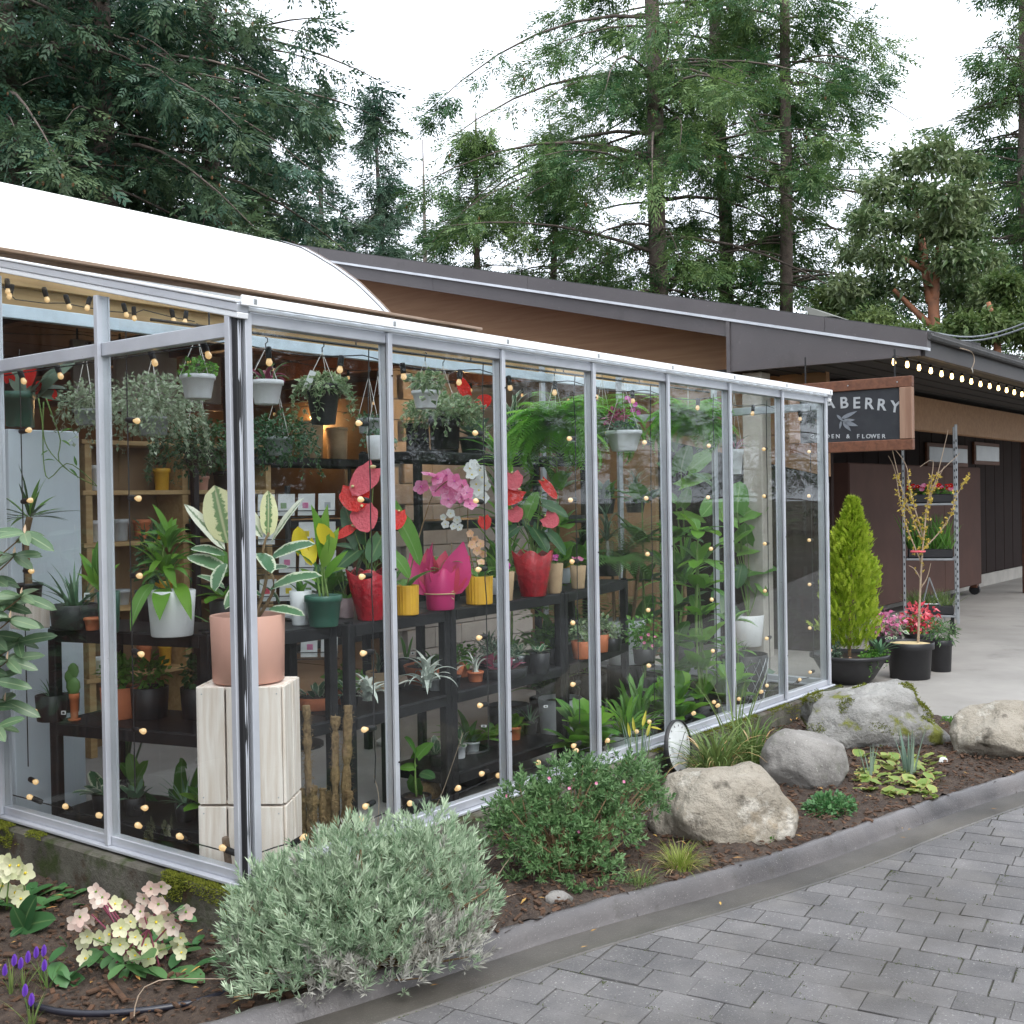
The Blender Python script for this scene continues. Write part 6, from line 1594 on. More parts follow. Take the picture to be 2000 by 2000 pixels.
for n in range(1, NB+1):
    x = n*BW-.028 if n < NB else GX-.06; y = .075
    zz = np.arange(2.18, .3, -.318)+rng.normal(0, .006)
    cab = [(x+.02, y, 2.22)]+[(x+.018+rng.normal(0, .003), y+.005, z) for z in np.arange(2.1, .3, -.1)]
    lightstring('bulb string running down the inside of the '+(ordn[n-1]+' front mullion from the near corner' if n < NB else 'far corner post'), cab, [((x-.03, y+rng.normal(0, .004), z-.05*0-.29+.0), (-1, rng.normal(-.1, .1), rng.normal(0, .06))) for z in zz if z-.29 > .28], (x, y, .3))
for i, y in enumerate((.80, 1.62)):
    zz = np.array([pr((0, 0, 0))[0]]); x = .085
    lightstring('bulb string running down the inside of the '+('middle' if i == 0 else 'outer')+' mullion of the end wall', [(x, y+.01, z) for z in np.arange(2.3, .3, -.1)], [((x, y-.035, z), (rng.normal(0, .1), -1, rng.normal(0, .06))) for z in np.arange(1.93, .3, -.318)], (x, y, .3))
# along the sill and under the eaves
lightstring('bulb string lying along the inside of the front sill', [(x, .06, .262+.01*math.sin(x*9)) for x in np.arange(.1, 5.2, .08)], [((x, .05, .275), (rng.normal(0, .4), -.5, .35)) for x in np.arange(.3, 5.2, .31)], (.1, .06, .25))
lightstring('bulb string lying along the inside of the end wall sill', [(.06, y, .262) for y in np.arange(.1, 2.4, .08)], [((.05, y, .275), (-.5, rng.normal(0, .4), .35)) for y in np.arange(.18, 2.4, .27)], (.06, .1, .25))
lightstring('bulb string hung below the front eave inside the glass', [(x, .12, 2.20-.03*abs(math.sin(x*4.1))) for x in np.arange(.1, 5.2, .06)], [((x, .12, 2.145), (rng.normal(0, .2), 0, -1)) for x in np.arange(.25, 5.2, .38)], (.1, .12, 2.2))
cab = [ony(a, b, 1.9) for a, b in ((5, 560), (30, 585), (85, 592), (125, 592), (165, 600), (215, 608), (262, 612), (280, 605), (330, 618), (380, 628))]
lightstring('globe bulb string swagged beneath the tan header beam', cab, [(ony(a, b, 1.85), (rng.normal(0, .3), 0, -1)) for a, b in ((15, 562), (20, 572), (90, 578), (133, 592), (172, 595), (245, 608), (262, 615), (338, 619), (362, 622))], cab[0])
lightstring('bulb string following the transom of the end wall', [(.07, y, 2.19) for y in np.arange(.1, 2.4, .1)], [((.08, y, 2.17), (.2, -.3, -1)) for y in (.28, .62, .95, 1.3, 1.6)], (.07, .1, 2.19))
for r_, (y, z) in enumerate(((3.2, 2.66), (4.4, 2.62), (5.8, 2.6))):
    lightstring(['nearest', 'middle', 'rear'][r_]+' of the bulb strings across the hall ceiling', [(x, y, z-.05*abs(math.sin(x*2.2))) for x in np.arange(-1, 7, .15)], [((x, y, z-.09), (0, 0, -1)) for x in np.arange(-.8, 7, .75)], (-1, y, z))
# black cable along the eave outside, with clips
t = thing('eave_cable', 'thin black cable clipped along the outside of the eave', 'cable', (0, -.06, ZE+.03))
mb = MB(); tube(mb, [(x, -.004, .006+.006*math.sin(x*8.3)) for x in np.arange(0, GX, .06)], .0035, 5); mb.build('cable', 'cable_black', t)
for n in range(NB+1):
    mb = MB(); cbox(mb, (min(max(n*BW, .03), GX-.02), .0, .006), (.010, .010, .012), .004); mb.build('clip', 'galvanised', t)
# --- more greenery crowding the bays towards the far end
SPEC = [leafmesh('lance', .3, .9, .2, 'leaf_green', 7, .01, k) for k in range(3)]
HRT = [leafmesh('heart', .7, .5, .15, 'leaf_green', 8, .012, k) for k in range(2)]+[leafmesh('heart', .7, .5, .15, 'leaf_dark', 8, .012, 3)]
def crowd(name, label, X_, Y_, z_, rt, hh, mat, lfs, n, L, elev, czs, spread=.06, cane=True):
    t = thing(name, label, 'plant', (X_, Y_, z_), 0, 'greenery at the far end of the greenhouse'); pot(t, rt, rt*.85, hh, mat)
    for cz in czs:
        if cane and cz > hh+.1:
            mb = MB(); stem(mb, [(0, 0, hh*.9), (rng.normal(0, .03), rng.normal(0, .03), (hh+cz)/2), (0, 0, cz)], .008, .005); mb.build('stem', 'stem_green', t)
        rosette(t, lfs, n, L, elev, (0, 0, cz), spread=spread)
crowd('peace_lily', 'peace lily with many dark drooping leaves behind the fifth bay', 3.75, 1.35, FLOORZ, .14, .26, 'pot_black', SPEC+[HRT[2]], 20, (.2, .34), (-.1, 1.3), (.3, .5))
crowd('philodendron', 'climbing heart leaved philodendron between the far shelf and the end panes', 4.45, .75, FLOORZ, .13, .25, 'pot_grey', HRT, 8, (.14, .24), (-.3, 1.0), (.35, .6, .85, 1.1, 1.35))
crowd('philodendron', 'tall broad leaved philodendron by the end wall glass', 4.85, 1.25, FLOORZ, .14, .28, 'pot_black', HRT, 7, (.16, .27), (-.3, 1.0), (.4, .7, 1.0, 1.3, 1.6))
crowd('umbrella_plant', 'umbrella plant with narrow leaves near the far corner post', 4.9, .55, FLOORZ, .12, .22, 'pot_black', SPEC, 12, (.12, .2), (-.4, .8), (.3, .5, .72))
crowd('bromeliad', 'broad strap leaved plant standing low in the fifth bay', 3.45, .45, FLOORZ, .12, .2, 'pot_black', [leafmesh('strap', .12, 1.0, .3, 'leaf_green', 7, 0, k) for k in range(2)], 20, (.2, .36), (.2, 1.4), (.2,), cane=False)
crowd('peace_lily', 'leafy plant on the floor below the mustard pots', 2.4, .95, FLOORZ, .12, .2, 'pot_black', SPEC, 18, (.14, .24), (.0, 1.3), (.22,), cane=False)
crowd('snake_plant', 'tall dark snake plant on the floor behind the end wall shelf', .75, 1.9, FLOORZ, .11, .2, 'pot_black', [leafmesh('strap', .1, .1, .3, 'leaf_dark', 7, 0, k) for k in range(2)], 12, (.3, .5), (1.2, 1.5), (.18,), cane=False)
for k, (X_, lab) in enumerate(((2.1, 'small leafy pot below the pink wrapped plant'), (2.35, 'fern like seedling pot on the second shelf'), (2.62, 'striped leaf pot behind the burgundy tray'), (2.85, 'green seedling pot at the shelf post'), (3.35, 'ivy pot on the far second shelf'), (3.65, 'leafy pot on the far second shelf beside the ivy'), (3.9, 'grassy pot at the end of the far second shelf'), (1.35, 'round leaved pot behind the air plants'))):
    Y_ = float(np.interp(X_, [1.07, 1.88, 3.02, 4.16], [.55, .62, .69, .95]))+.3
    t = thing('seedling_pot', lab, 'plant', (X_, Y_, Z2), 0, 'small pots on the second shelves'); pot(t, .05, .04, .085, ['pot_black', 'pot_terracotta', 'pot_black'][k % 3])
    if k % 3 == 0: rosette(t, SPEC, 14, (.07, .14), (.1, 1.4), (0, 0, .08), spread=.03)
    elif k % 3 == 1: mass(t, 160, (0, 0, .12), (.09, .09, .07), .035, ['leaf_ivy', 'leaf_green', 'leaf_fern'][k % 3])
    else: rosette(t, [leafmesh('strap', .1, 1.2, .3, 'leaf_edged', 7, 0, 0)], 18, (.1, .18), (.1, 1.4), (0, 0, .08), spread=.03)
for k, (X_, lab) in enumerate(((1.3, 'leafy pot behind the calla lily'), (1.75, 'dense green pot behind the first anthurium'), (2.3, 'bushy pot behind the pink wrapping'), (2.75, 'tall leafy pot behind the second anthurium'), (3.3, 'broad leaved pot behind the kraft pots'), (3.7, 'arching green pot next to the glass jar'), (4.0, 'trailing leafy pot at the far end of the shelf top'))):
    Y_ = float(np.interp(X_, [1.07, 1.88, 3.02, 4.16], [.55, .62, .69, .95]))+.34
    t = thing('leafy_plant', lab, 'plant', (X_, Y_, ZT), 0, 'leafy pots at the back of the shelf tops'); pot(t, .06, .05, .1, ['pot_black', 'pot_grey'][k % 2])
    rosette(t, SPEC if k % 2 else HRT, 16, (.1, .2), (.1, 1.4), (0, 0, .1), spread=.04)
# added grey boards standing in for a building's reflection, behind the trailing baskets
for k, (x0, x1, y0, y1, lab) in enumerate(((138, 205, 640, 805, 'pale grey partition board behind the string trailer'), (222, 345, 660, 810, 'wide pale grey partition board behind the silver trailer'), (352, 430, 690, 790, 'pale grey partition board right of the wide one'))):
    A = ony(x0, y0, 4.2); B = ony(x1, y1, 4.2); A[2] = min(A[2], 2.78)
    t = thing('reflection_board', lab, 'board', (A[0], 4.2, B[2]), 0, 'partition boards'); w_ = B[0]-A[0]; h_ = A[2]-B[2]
    mb = MB(); cbox(mb, (w_/2, 0, h_/2), (w_/2, .02, h_/2), .004); mb.build('board', 'block', t)
    mb = MB(); beam(mb, (0, 0, -.03), (w_, 0, -.03), .06, .05); mb.build('rail', 'red_wood', t)
    for x_ in (.05, w_-.05): mb = MB(); tube(mb, [(x_, 0, h_), (x_, 0, 2.86-B[2])], .008, 5); mb.build('hanger', 'black_metal', t)
# --- denser planting in the far bays and on the lower levels
STR = [leafmesh('strap', .1, 1.1, .3, 'leaf_green', 7, 0, k) for k in range(2)]+[leafmesh('strap', .1, .8, .3, 'leaf_fern', 7, 0, 4)]
BRI = [leafmesh('heart', .7, .5, .15, 'leaf_bright', 8, .012, k) for k in range(2)]+[leafmesh('oval', .5, .6, .15, 'leaf_green', 8, .012, k) for k in range(2)]
crowd('peace_lily', 'bright broad leaved plant low behind the fourth bay glass', 2.75, .38, FLOORZ, .11, .2, 'pot_black', BRI, 22, (.14, .24), (-.1, 1.3), (.2, .3), cane=False)
crowd('spider_plant', 'bright strap leaved plant filling the lower fifth bay', 3.15, .35, FLOORZ, .12, .22, 'pot_grey', STR, 34, (.2, .36), (.1, 1.4), (.22,), cane=False)
crowd('pothos', 'bright pothos climbing a stake in the sixth bay', 4.2, .42, FLOORZ, .12, .24, 'pot_black', BRI, 9, (.13, .2), (-.4, .9), (.3, .48, .66, .84, 1.02, 1.2, 1.4))
crowd('schefflera', 'tall leafy plant reaching the roof in the fifth bay', 3.6, 1.15, FLOORZ, .15, .3, 'pot_grey', BRI+SPEC, 10, (.16, .26), (-.4, .9), (.7, .95, 1.2, 1.45, 1.7, 1.95))
crowd('areca_palm', 'feathery palm between the far shelving and the end wall', 4.6, 1.6, FLOORZ, .15, .3, 'pot_black', STR, 4, (.3, .4), (.6, 1.3), (.3,), cane=False)
fern([o for o in bpy.data.objects if o.name.startswith('areca_palm')][-1], 26, (.5, .9), (0, 0, .5), 1.4, 'leaf_green', (.5, 1.45), .26)
crowd('calathea', 'large leaved plant low in the sixth bay', 3.8, .40, FLOORZ, .12, .2, 'pot_black', BRI, 18, (.16, .26), (.0, 1.3), (.22, .32), cane=False)
crowd('calathea', 'large leaved plant low in the seventh bay', 4.55, .38, FLOORZ, .12, .2, 'pot_grey', BRI, 14, (.14, .22), (.0, 1.3), (.22, .32), cane=False)
crowd('dracaena', 'corn plant with long straps rising behind the far shelf top', 3.3, 1.35, FLOORZ, .14, .28, 'pot_black', STR, 22, (.26, .42), (-.2, 1.3), (1.15, 1.5, 1.85))
crowd('spider_plant', 'bushy strap leaved plant behind the end wall shelf', .95, 1.25, FLOORZ, .12, .9, 'pot_grey', STR, 30, (.16, .28), (-.1, 1.4), (.92,), cane=False)
crowd('pothos', 'leafy pothos behind the white pot', .75, 1.05, ZT, .07, .12, 'pot_black', BRI, 12, (.08, .14), (-.3, 1.2), (.14, .24), cane=False)
kinds = [([leafmesh('oval', .5, .5, .2, 'leaf_edged', 6, 0, 0)], (.05, .09)), ([leafmesh('heart', .7, .4, .2, 'leaf_burgundy', 6, 0, 1)], (.05, .08)), (XE, (.07, .11)), (AL, (.07, .13)), (BRI, (.05, .09)), ([leafmesh('oval', .4, .3, .3, 'leaf_aloe', 6, 0, 1)], (.03, .06))]
names = ['cream edged', 'burgundy', 'silver curly', 'spiky aloe', 'bright leaved', 'blue green succulent']
spots = [(x, .12, Z2) for x in np.arange(1.22, 4.05, .17)]+[(x, .2, Z3) for x in np.arange(2.0, 2.95, .19)]
for k, (X_, dy, z_) in enumerate(spots):
    if 1.3 < X_ < 1.75 and z_ == Z2: continue
    Y_ = float(np.interp(X_, [1.07, 1.88, 3.02, 4.16], [.55, .62, .69, .95]))+dy+rng.uniform(0, .05)
    lf, L = kinds[(k*5+k//3) % 6]; nm = names[(k*5+k//3) % 6]
    rank = 'bottom' if z_ == Z3 else 'second'
    land = min((('calla lily', 1.2), ('first red foil pot', 1.55), ('first mustard pot', 1.95), ('pink wrapped pot', 2.2), ('second mustard pot', 2.5), ('second red foil pot', 2.85), ('kraft paper pots', 3.15), ('glass jar', 3.55), ('far shelf end', 4.0)), key=lambda q: abs(q[1]-X_))[0]
    pm_ = ['black', 'terracotta', 'black', 'white', 'grey'][k % 5]
    t = thing('small_potted_plant', nm+' plant in '+pm_+' pot on '+rank+' shelf under the '+land, 'plant', (X_+rng.uniform(-.02, .02), Y_, z_), 0, 'front row pots on the '+rank+' shelves')
    hh = rng.uniform(.05, .085); pot(t, .045, .038, hh, ['pot_black', 'pot_terracotta', 'pot_black', 'pot_white', 'pot_grey'][k % 5], rim=.002)
    rosette(t, lf, 15, (L[0]*1.1, L[1]*1.15), (.05, 1.35), (0, 0, hh*.95), spread=.025)
for k, (Y_, nm) in enumerate(((.93, 'bright leaved'), (1.07, 'spiky aloe'), (1.36, 'blue green succulent'), (1.55, 'cream edged'))):
    lf, L = kinds[names.index(nm)]; X_ = float(np.interp(Y_, [.8, 1.72], [.46, .24]))+.13
    t = thing('small_potted_plant', nm+' plant in a small pot on the bottom level by the end wall', 'plant', (X_, Y_, Z3), 0, 'small pots by the end wall'); pot(t, .05, .042, .08, 'pot_black'); rosette(t, lf, 18, (L[0]*1.5, L[1]*1.7), (.05, 1.35), (0, 0, .075), spread=.03)
# tan display hutch in the hall, seen through the end wall
hx0, hy0 = 1.55, 3.55
t = thing('display_hutch', 'tan wooden display hutch with pots behind the end wall plants', 'shelf', (hx0, hy0, FLOORZ))
for x_ in (0, .75, 1.5):
    mb = MB(); beam(mb, (x_, 0, 0), (x_, 0, 2.05), .05, .3, up=(0, 1, 0)); mb.build('upright', 'tan_wood', t)
for z_ in (.5, .95, 1.38, 1.72, 2.05):
    mb = MB(); cbox(mb, (.75, 0, z_), (.80, .16, .015), .003); mb.build('shelf', 'tan_wood', t)
mb = MB(); box(mb, 0, 1.5, .15, .17, 0, 2.05); mb.build('back_panel', 'plywood', t)
k = 0
for z_ in (.5, .95, 1.38, 1.72):
    for x_ in np.arange(.14, 1.45, .17):
        k += 1
        if rng.random() < .15 or abs(x_-.75) < .07: continue
        c_ = ['tan kraft', 'white', 'grey', 'terracotta', 'mustard', 'dark green', 'pink', 'black'][k % 8]; rr = rng.uniform(.045, .065); hh = rng.uniform(.09, .17)
        o = thing('ceramic_pot', c_+' pot on the hutch board '+{.5: 'lowest', .95: 'second', 1.38: 'third', 1.72: 'topmost'}[z_]+' from the floor', 'pot', (hx0+x_, hy0-.02, FLOORZ+z_+.016), 0, 'pots on the display hutch')
        pot(o, rr, rr*.8, hh, ['pot_kraft', 'pot_white', 'pot_grey', 'pot_terracotta', 'pot_mustard', 'pot_green', 'pot_pink', 'pot_black'][k % 8], rim=.004, soil=True, n=14)
# ------------------------------------------------------------------ planting bed outside
pm('rock_pale', (.43, .385, .32), (.27, .235, .18), 3.0, .85, 1, 13, spots=[((.64, .60, .53), 5.5, .56, .70), ((.10, .085, .065), 7.5, .60, .70), ((.40, .31, .2), 3.1, .6, .75)], bdist=.05)
pm('rock_grey', (.30, .285, .265), (.17, .16, .15), 4, .9, .7, 26, spots=[((.12, .13, .09), 6, .58, .75), ((.42, .41, .38), 70, .62, .7)], bdist=.02)
pm('rock_mossy', (.36, .35, .33), (.2, .195, .185), 4, .9, .9, 14, spots=[((.48, .47, .45), 10, .6, .75), ((.16, .17, .03), 4.2, .57, .63)], bdist=.04)
lm('lavender_leaf', (.13, .23, .12), (.54, .64, .46), trans=.15, rough=.7)
lm('lavender_dry', (.28, .27, .23), (.50, .49, .44), trans=.1, rough=.8)
lm('daphne_leaf', (.05, .13, .04), (.19, .31, .13), trans=.2, rough=.4)
lm('bergenia_leaf', (.19, .30, .06), (.34, .42, .12), trans=.3, edge=(.5, .34, .14), elo=.8, ehi=1.0)
lm('grass_blade', (.10, .19, .05), (.24, .30, .10), trans=.3)
lm('grass_lime', (.20, .28, .04), (.36, .40, .10), trans=.3)
lm('grass_dry', (.50, .32, .14), (.58, .46, .26), trans=.2)
lm('iris_blade', (.16, .25, .20), (.26, .34, .26), trans=.25)
lm('rhodo_leaf', (.09, .17, .08), (.2, .29, .17), trans=.2, rough=.35, spec=.5, vein=(.28, .36, .2))
lm('cypress_leaf', (.22, .36, .02), (.46, .56, .06), trans=.35)
lm('hellebore_leaf', (.05, .15, .05), (.12, .25, .09), trans=.25, rough=.4)
lm('helle_cream', (.72, .74, .44), (.80, .78, .56), trans=.3)
lm('helle_pink', (.76, .56, .49), (.84, .74, .64), trans=.3)
lm('moss_tuft', (.10, .13, .01), (.21, .22, .03), trans=.1, rough=.9)
lm('petal_hazel', (.50, .36, .05), (.66, .52, .12), trans=.2)
pm('dial_white', (.80, .82, .84), None, 8, .3)

def rock(label, px_, py_, z0, rx, ry, h, mat, seed, rot=0., flat=None, amp=.22, bury=.07, back=0.):
    import bmesh
    bm = bmesh.new(); bmesh.ops.create_icosphere(bm, subdivisions=5, radius=1.)
    me = bpy.data.meshes.new('boulder'); s = Vector((seed*3.7, seed*1.3, seed*.7))
    planes = []
    R = random.Random(seed)
    for k in range(9):
        n = Vector((R.gauss(0, 1), R.gauss(0, 1), R.gauss(.2, .8))).normalized(); planes.append((n, R.uniform(.72, .9)))
    for v in bm.verts:
        d = v.co.normalized()
        r = 1.0
        p = d*1.0
        for n, t in planes:
            k = p.dot(n)
            if k > t: p -= n*(k-t)*.82
        r = 1+amp*mnoise.noise(d*1.3+s)+amp*.45*mnoise.noise(d*2.9+s)+amp*.22*mnoise.noise(d*6.5+s)+amp*.10*mnoise.noise(d*15+s)+amp*.06*mnoise.noise(d*31+s)
        p *= r
        if p.z < -.35: p.z = -.35+(p.z+.35)*.3
        v.co = p
    for f in bm.faces: f.smooth = True
    bm.to_mesh(me); bm.free(); me.materials.append(MAT[mat])
    c = np.array([[v.co.x, v.co.y, v.co.z] for v in me.vertices]); lo, hi = c.min(0), c.max(0)
    c = (c-(lo+hi)/2)/((hi-lo)/2); c = c*np.array([rx, ry, h/2])+np.array([0, 0, h/2-bury])
    me.vertices.foreach_set('co', c.astype(np.float32).ravel()); me.update()
    p = onz(px_, py_, z0)+HX*back
    o = obj('boulder', me, None, p); o.rotation_euler = (0, 0, yaw-PI/2+rot)
    return tag(o, label, 'boulder'), p
rA, pA = rock('large pale boulder with dark cracks nearest the dark leaved shrub', 1420, 1640, .05, .335, .25, .37, 'rock_pale', 3, .1, amp=.15, bury=.05, back=.12)
rB, pB = rock('rounded grey boulder between the daylilies and the pale leaved clump', 1582, 1540, .05, .235, .2, .34, 'rock_grey', 8, 0, amp=.1, bury=.05, back=.12)
rC, pC = rock('wide grey boulder with yellow green moss at the greenhouse corner', 1722, 1462, .05, .46, .3, .44, 'rock_mossy', 5, .1, bury=.06, back=.2)
rD, pD = rock('whitish boulder standing next to the concrete apron', 2000, 1484, .04, .36, .27, .37, 'rock_pale', 12, -.2, amp=.16, bury=.05, back=.14)
def on_surface(o, n, zmin, seed=0):
    """random points with normals on the upper side of a rock"""
    me = o.data; R = np.random.default_rng(seed); M = np.array(o.matrix_basis if False else Matrix.Translation(o.location) @ o.rotation_euler.to_matrix().to_4x4())
    c = np.array([f.center for f in me.polygons]); nr = np.array([f.normal for f in me.polygons])
    w = c @ M[:3, :3].T+M[:3, 3]; nw = nr @ M[:3, :3].T
    return w, nw
# moss cushions on the mossy boulder and on the concrete base
w_, nw_ = on_surface(rC, 0, 0)
nz = np.array([mnoise.noise(Vector(p)*6.5+Vector((4, 1, 2))) for p in w_])
sel = (nz > .20) & (nw_[:, 2] > .05)
idx = rng.choice(np.where(sel)[0], 5200)
mb = MB(); P = w_[idx]+rng.normal(0, .006, (len(idx), 3)); Nn = nw_[idx]
inst(mb, *LEAF_T, P, Nn+rng.normal(0, .5, P.shape), rng.normal(0, 1, P.shape), np.column_stack([rng.uniform(.008, .02, len(P)), np.full(len(P), .005), np.full(len(P), .005)]))
o = mb.build('moss', 'moss_tuft'); o.location = (0, 0, 0)
stuff(o, 'yellow green moss cushions growing on the wide grey boulder', 'moss')
mb = MB(); n = 15000
x = rng.uniform(-.09, 5.4, n); k = np.array([mnoise.noise(Vector((a*2.2, 0, 3.3))) for a in x])
x = x[(k > .02) | (x > 4.2) & (k > -.25)]; n = len(x)
f_ = rng.random(n); P = np.where((f_ < .45)[:, None], np.column_stack([x, -.085-rng.random(n)*.004, .185-.13*rng.random(n)**1.6]), np.column_stack([x, -.088+rng.random(n)*.034, .186+0*x]))
D_ = np.where((f_ < .45)[:, None], np.array([0, -1, .1]), np.array([0, -.3, 1.]))+rng.normal(0, .5, (n, 3))
keep = np.array([mnoise.noise(Vector((p[0]*6, p[2]*16, .7)))+mnoise.noise(Vector((p[0]*19, p[2]*30, 4)))*.4 for p in P]) > (-.12+.9*(.185-P[:, 2])/.13*.5)
P = P[keep]; D_ = D_[keep]; n = len(P)
inst(mb, *LEAF_T, P, D_, rng.normal(0, 1, (n, 3)), np.column_stack([rng.uniform(.006, .016, n), np.full(n, .0045), np.full(n, .004)]))
n = 16000; y = rng.uniform(-.085, 1.9, n); k = np.array([mnoise.noise(Vector((a*2.6, 7., 1.3))) for a in y]); y = y[(k > .0)|(y < .28)]; n = len(y)
f_ = rng.random(n); fall = np.where(y < .25, .2, .09)
P = np.where((f_ < .6)[:, None], np.column_stack([-.086-rng.random(n)*.005, y, .182-fall*rng.random(n)**1.5]), np.column_stack([-.088+rng.random(n)*.034, y, .183+0*y]))
D_ = np.where((f_ < .6)[:, None], np.array([-1., 0, .1]), np.array([-.3, 0, 1.]))+rng.normal(0, .5, (n, 3))
keep = np.array([mnoise.noise(Vector((p[1]*6, p[2]*14, 2.7)))+mnoise.noise(Vector((p[1]*19, p[2]*30, 4)))*.4 for p in P]) > (-.2+.55*(.185-P[:, 2])/.15)
P = P[keep]; D_ = D_[keep]; n = len(P)
inst(mb, *LEAF_T, P, D_, rng.normal(0, 1, (n, 3)), np.column_stack([rng.uniform(.006, .016, n), np.full(n, .0045), np.full(n, .004)]))
stuff(mb.build('moss', 'moss_tuft'), 'green and rusty moss along the concrete greenhouse base', 'moss')

# --- lavender
def shootbush(name, label, cat, loc, mounds, nshoot, nleaf, llen, lw, shoot, mats, seed, dry=None, tmpl=LEAF_T, upb=.8, whorl=1.0, group=None, inner=None):
    R = np.random.default_rng(seed); t = thing(name, label, cat, loc, 0, group)
    tot = sum(m[1][0]*m[1][1]*m[1][2] for m in mounds)**1.
    B = []; Dn = []
    for c, r in mounds:
        n = int(nshoot*r[0]*r[1]*r[2]/tot)
        v = R.normal(size=(n, 3)); v[:, 2] = np.abs(v[:, 2])*1.1-.25; v /= np.linalg.norm(v, axis=1)[:, None]
        p = np.array(c)+v*np.array(r)*(R.random((n, 1))**.22)*(.85+.25*R.random((n, 1))+.22*(R.random((n, 1)) < .08))
        B.append(p); Dn.append(v*np.array([1, 1, .6])+np.array([0, 0, upb])+R.normal(0, .25, v.shape))
    B = np.concatenate(B); Dn = np.concatenate(Dn); Dn /= np.linalg.norm(Dn, axis=1)[:, None]; n = len(B)
    u = np.tile(np.linspace(.0, 1, nleaf), n); sl = np.repeat(R.uniform(*shoot, n), nleaf)
    Bp = np.repeat(B, nleaf, 0); Dp = np.repeat(Dn, nleaf, 0)
    az = R.uniform(0, 2*PI, n*nleaf)
    A = np.cross(Dp, R.normal(size=Dp.shape)); A /= np.linalg.norm(A, axis=1)[:, None]
    ang = (1.15-.75*u)*whorl
    d = Dp*np.cos(ang)[:, None]+A*np.sin(ang)[:, None]
    P = Bp+Dp*(sl*u)[:, None]
    L = R.uniform(*llen, n*nleaf)*(1-.35*u)
    rn = np.clip(np.repeat(R.random(n), nleaf)*.7+R.random(n*nleaf)*.4, 0, 1)
    isdry = np.zeros(len(P), bool) if dry is None else dry(np.repeat(B, nleaf, 0), R)
    for msk, mat, nm in ((~isdry, mats[0], 'foliage'), (isdry, mats[-1], 'dry_foliage')):
        if msk.sum() == 0: continue
        mb = MB(); inst(mb, *tmpl, P[msk], d[msk], np.column_stack([R.normal(0, 1, msk.sum()), R.normal(0, 1, msk.sum()), np.ones(msk.sum())]), np.column_stack([L[msk], np.full(msk.sum(), lw), L[msk]*.3]), rn[msk])
        o = mb.build(nm, mat, t); o['kind'] = 'stuff'
    mb = MB()
    for k in R.choice(n, min(n, 140), False):
        c0 = np.array([R.normal(0, .05), R.normal(0, .05), 0.]); tube(mb, [c0, c0*.4+B[k]*.6-np.array([0, 0, .02]), B[k]], [.006, .004, .002], 4, caps=False)
    o = mb.build('woody_stems', 'stem_brown', t); o['kind'] = 'stuff'
    return t
c0 = onz(690, 1890, .02); lv = lambda x, y, d: ond(x, y, d)-c0
dL = depth(c0)
m_ = []
for x, y, rx, rz, dd in ((560, 1800, 115, 100, .0), (690, 1740, 130, 120, .06), (830, 1730, 120, 120, .1), (900, 1790, 80, 90, .05), (620, 1880, 130, 80, -.12), (760, 1850, 130, 90, -.1), (520, 1880, 80, 80, -.02), (860, 1850, 90, 70, -.05), (520, 1760, 60, 70, .02), (700, 1800, 170, 110, 0.), (560, 1930, 90, 60, -.2), (650, 1930, 80, 50, -.22), (490, 1850, 60, 80, -.08), (760, 1900, 100, 50, -.15), (870, 1870, 90, 50, -.1)):
    d_ = dL+dd; s_ = d_/F; p_ = ond(x, y, d_); m_.append((p_-c0, (rx*s_, rx*s_*.8, rz*s_)))
def dryf(B, R): 
    s = np.array([pr(b+c0)[:2] for b in B[::16]]); k = (s[:, 1] > 1880) & (s[:, 0] > 600) | (s[:, 1] > 1800) & (s[:, 0] > 800); k &= R.random(len(k)) < .72
    k |= R.random(len(k)) < .03
    return np.repeat(k, 16)[:len(B)]
shootbush('lavender_bush', 'big silvery grey lavender bush sprawling over the kerb at the corner', 'bush', c0, m_, 2700, 16, (.026, .054), .0058, (.03, .07), ('lavender_leaf', 'lavender_dry'), 4, dryf, upb=1.0, whorl=.68)
# --- dark daphne shrub
c1 = onz(1100, 1700, .04); d1 = depth(c1); m_ = []
for x, y, rx, rz, dd in ((1030, 1600, 90, 80, .0), (1120, 1560, 100, 75, .1), (1220, 1560, 90, 80, .2), (1080, 1660, 100, 70, -.1), (1000, 1640, 60, 60, -.05), (1180, 1640, 90, 60, .0), (1160, 1720, 70, 50, -.2), (1050, 1710, 60, 35, -.15), (1260, 1580, 50, 60, .25)):
    d_ = d1+dd; s_ = d_/F; m_.append((ond(x, y, d_)-c1, (rx*s_, rx*s_*.75, rz*s_)))
sb = shootbush('daphne_shrub', 'dark green small leaved shrub between the lavender and the pale boulder', 'shrub', c1, m_, 1250, 13, (.022, .04), .0085, (.02, .055), ('daphne_leaf',), 6, tmpl=LEAF2_T, upb=.5, whorl=1.05)
BUD = flowermesh('daphne', 'petal_pink', 4, .4, .4, .6)
for x, y in ((1112, 1540), (1218, 1527), (1165, 1530), (990, 1555), (1072, 1520), (1130, 1625)): putflower(sb, BUD, ond(x, y, d1-.1), facing(.3)+np.array([0, 0, .6]), .02, 'bud_cluster')
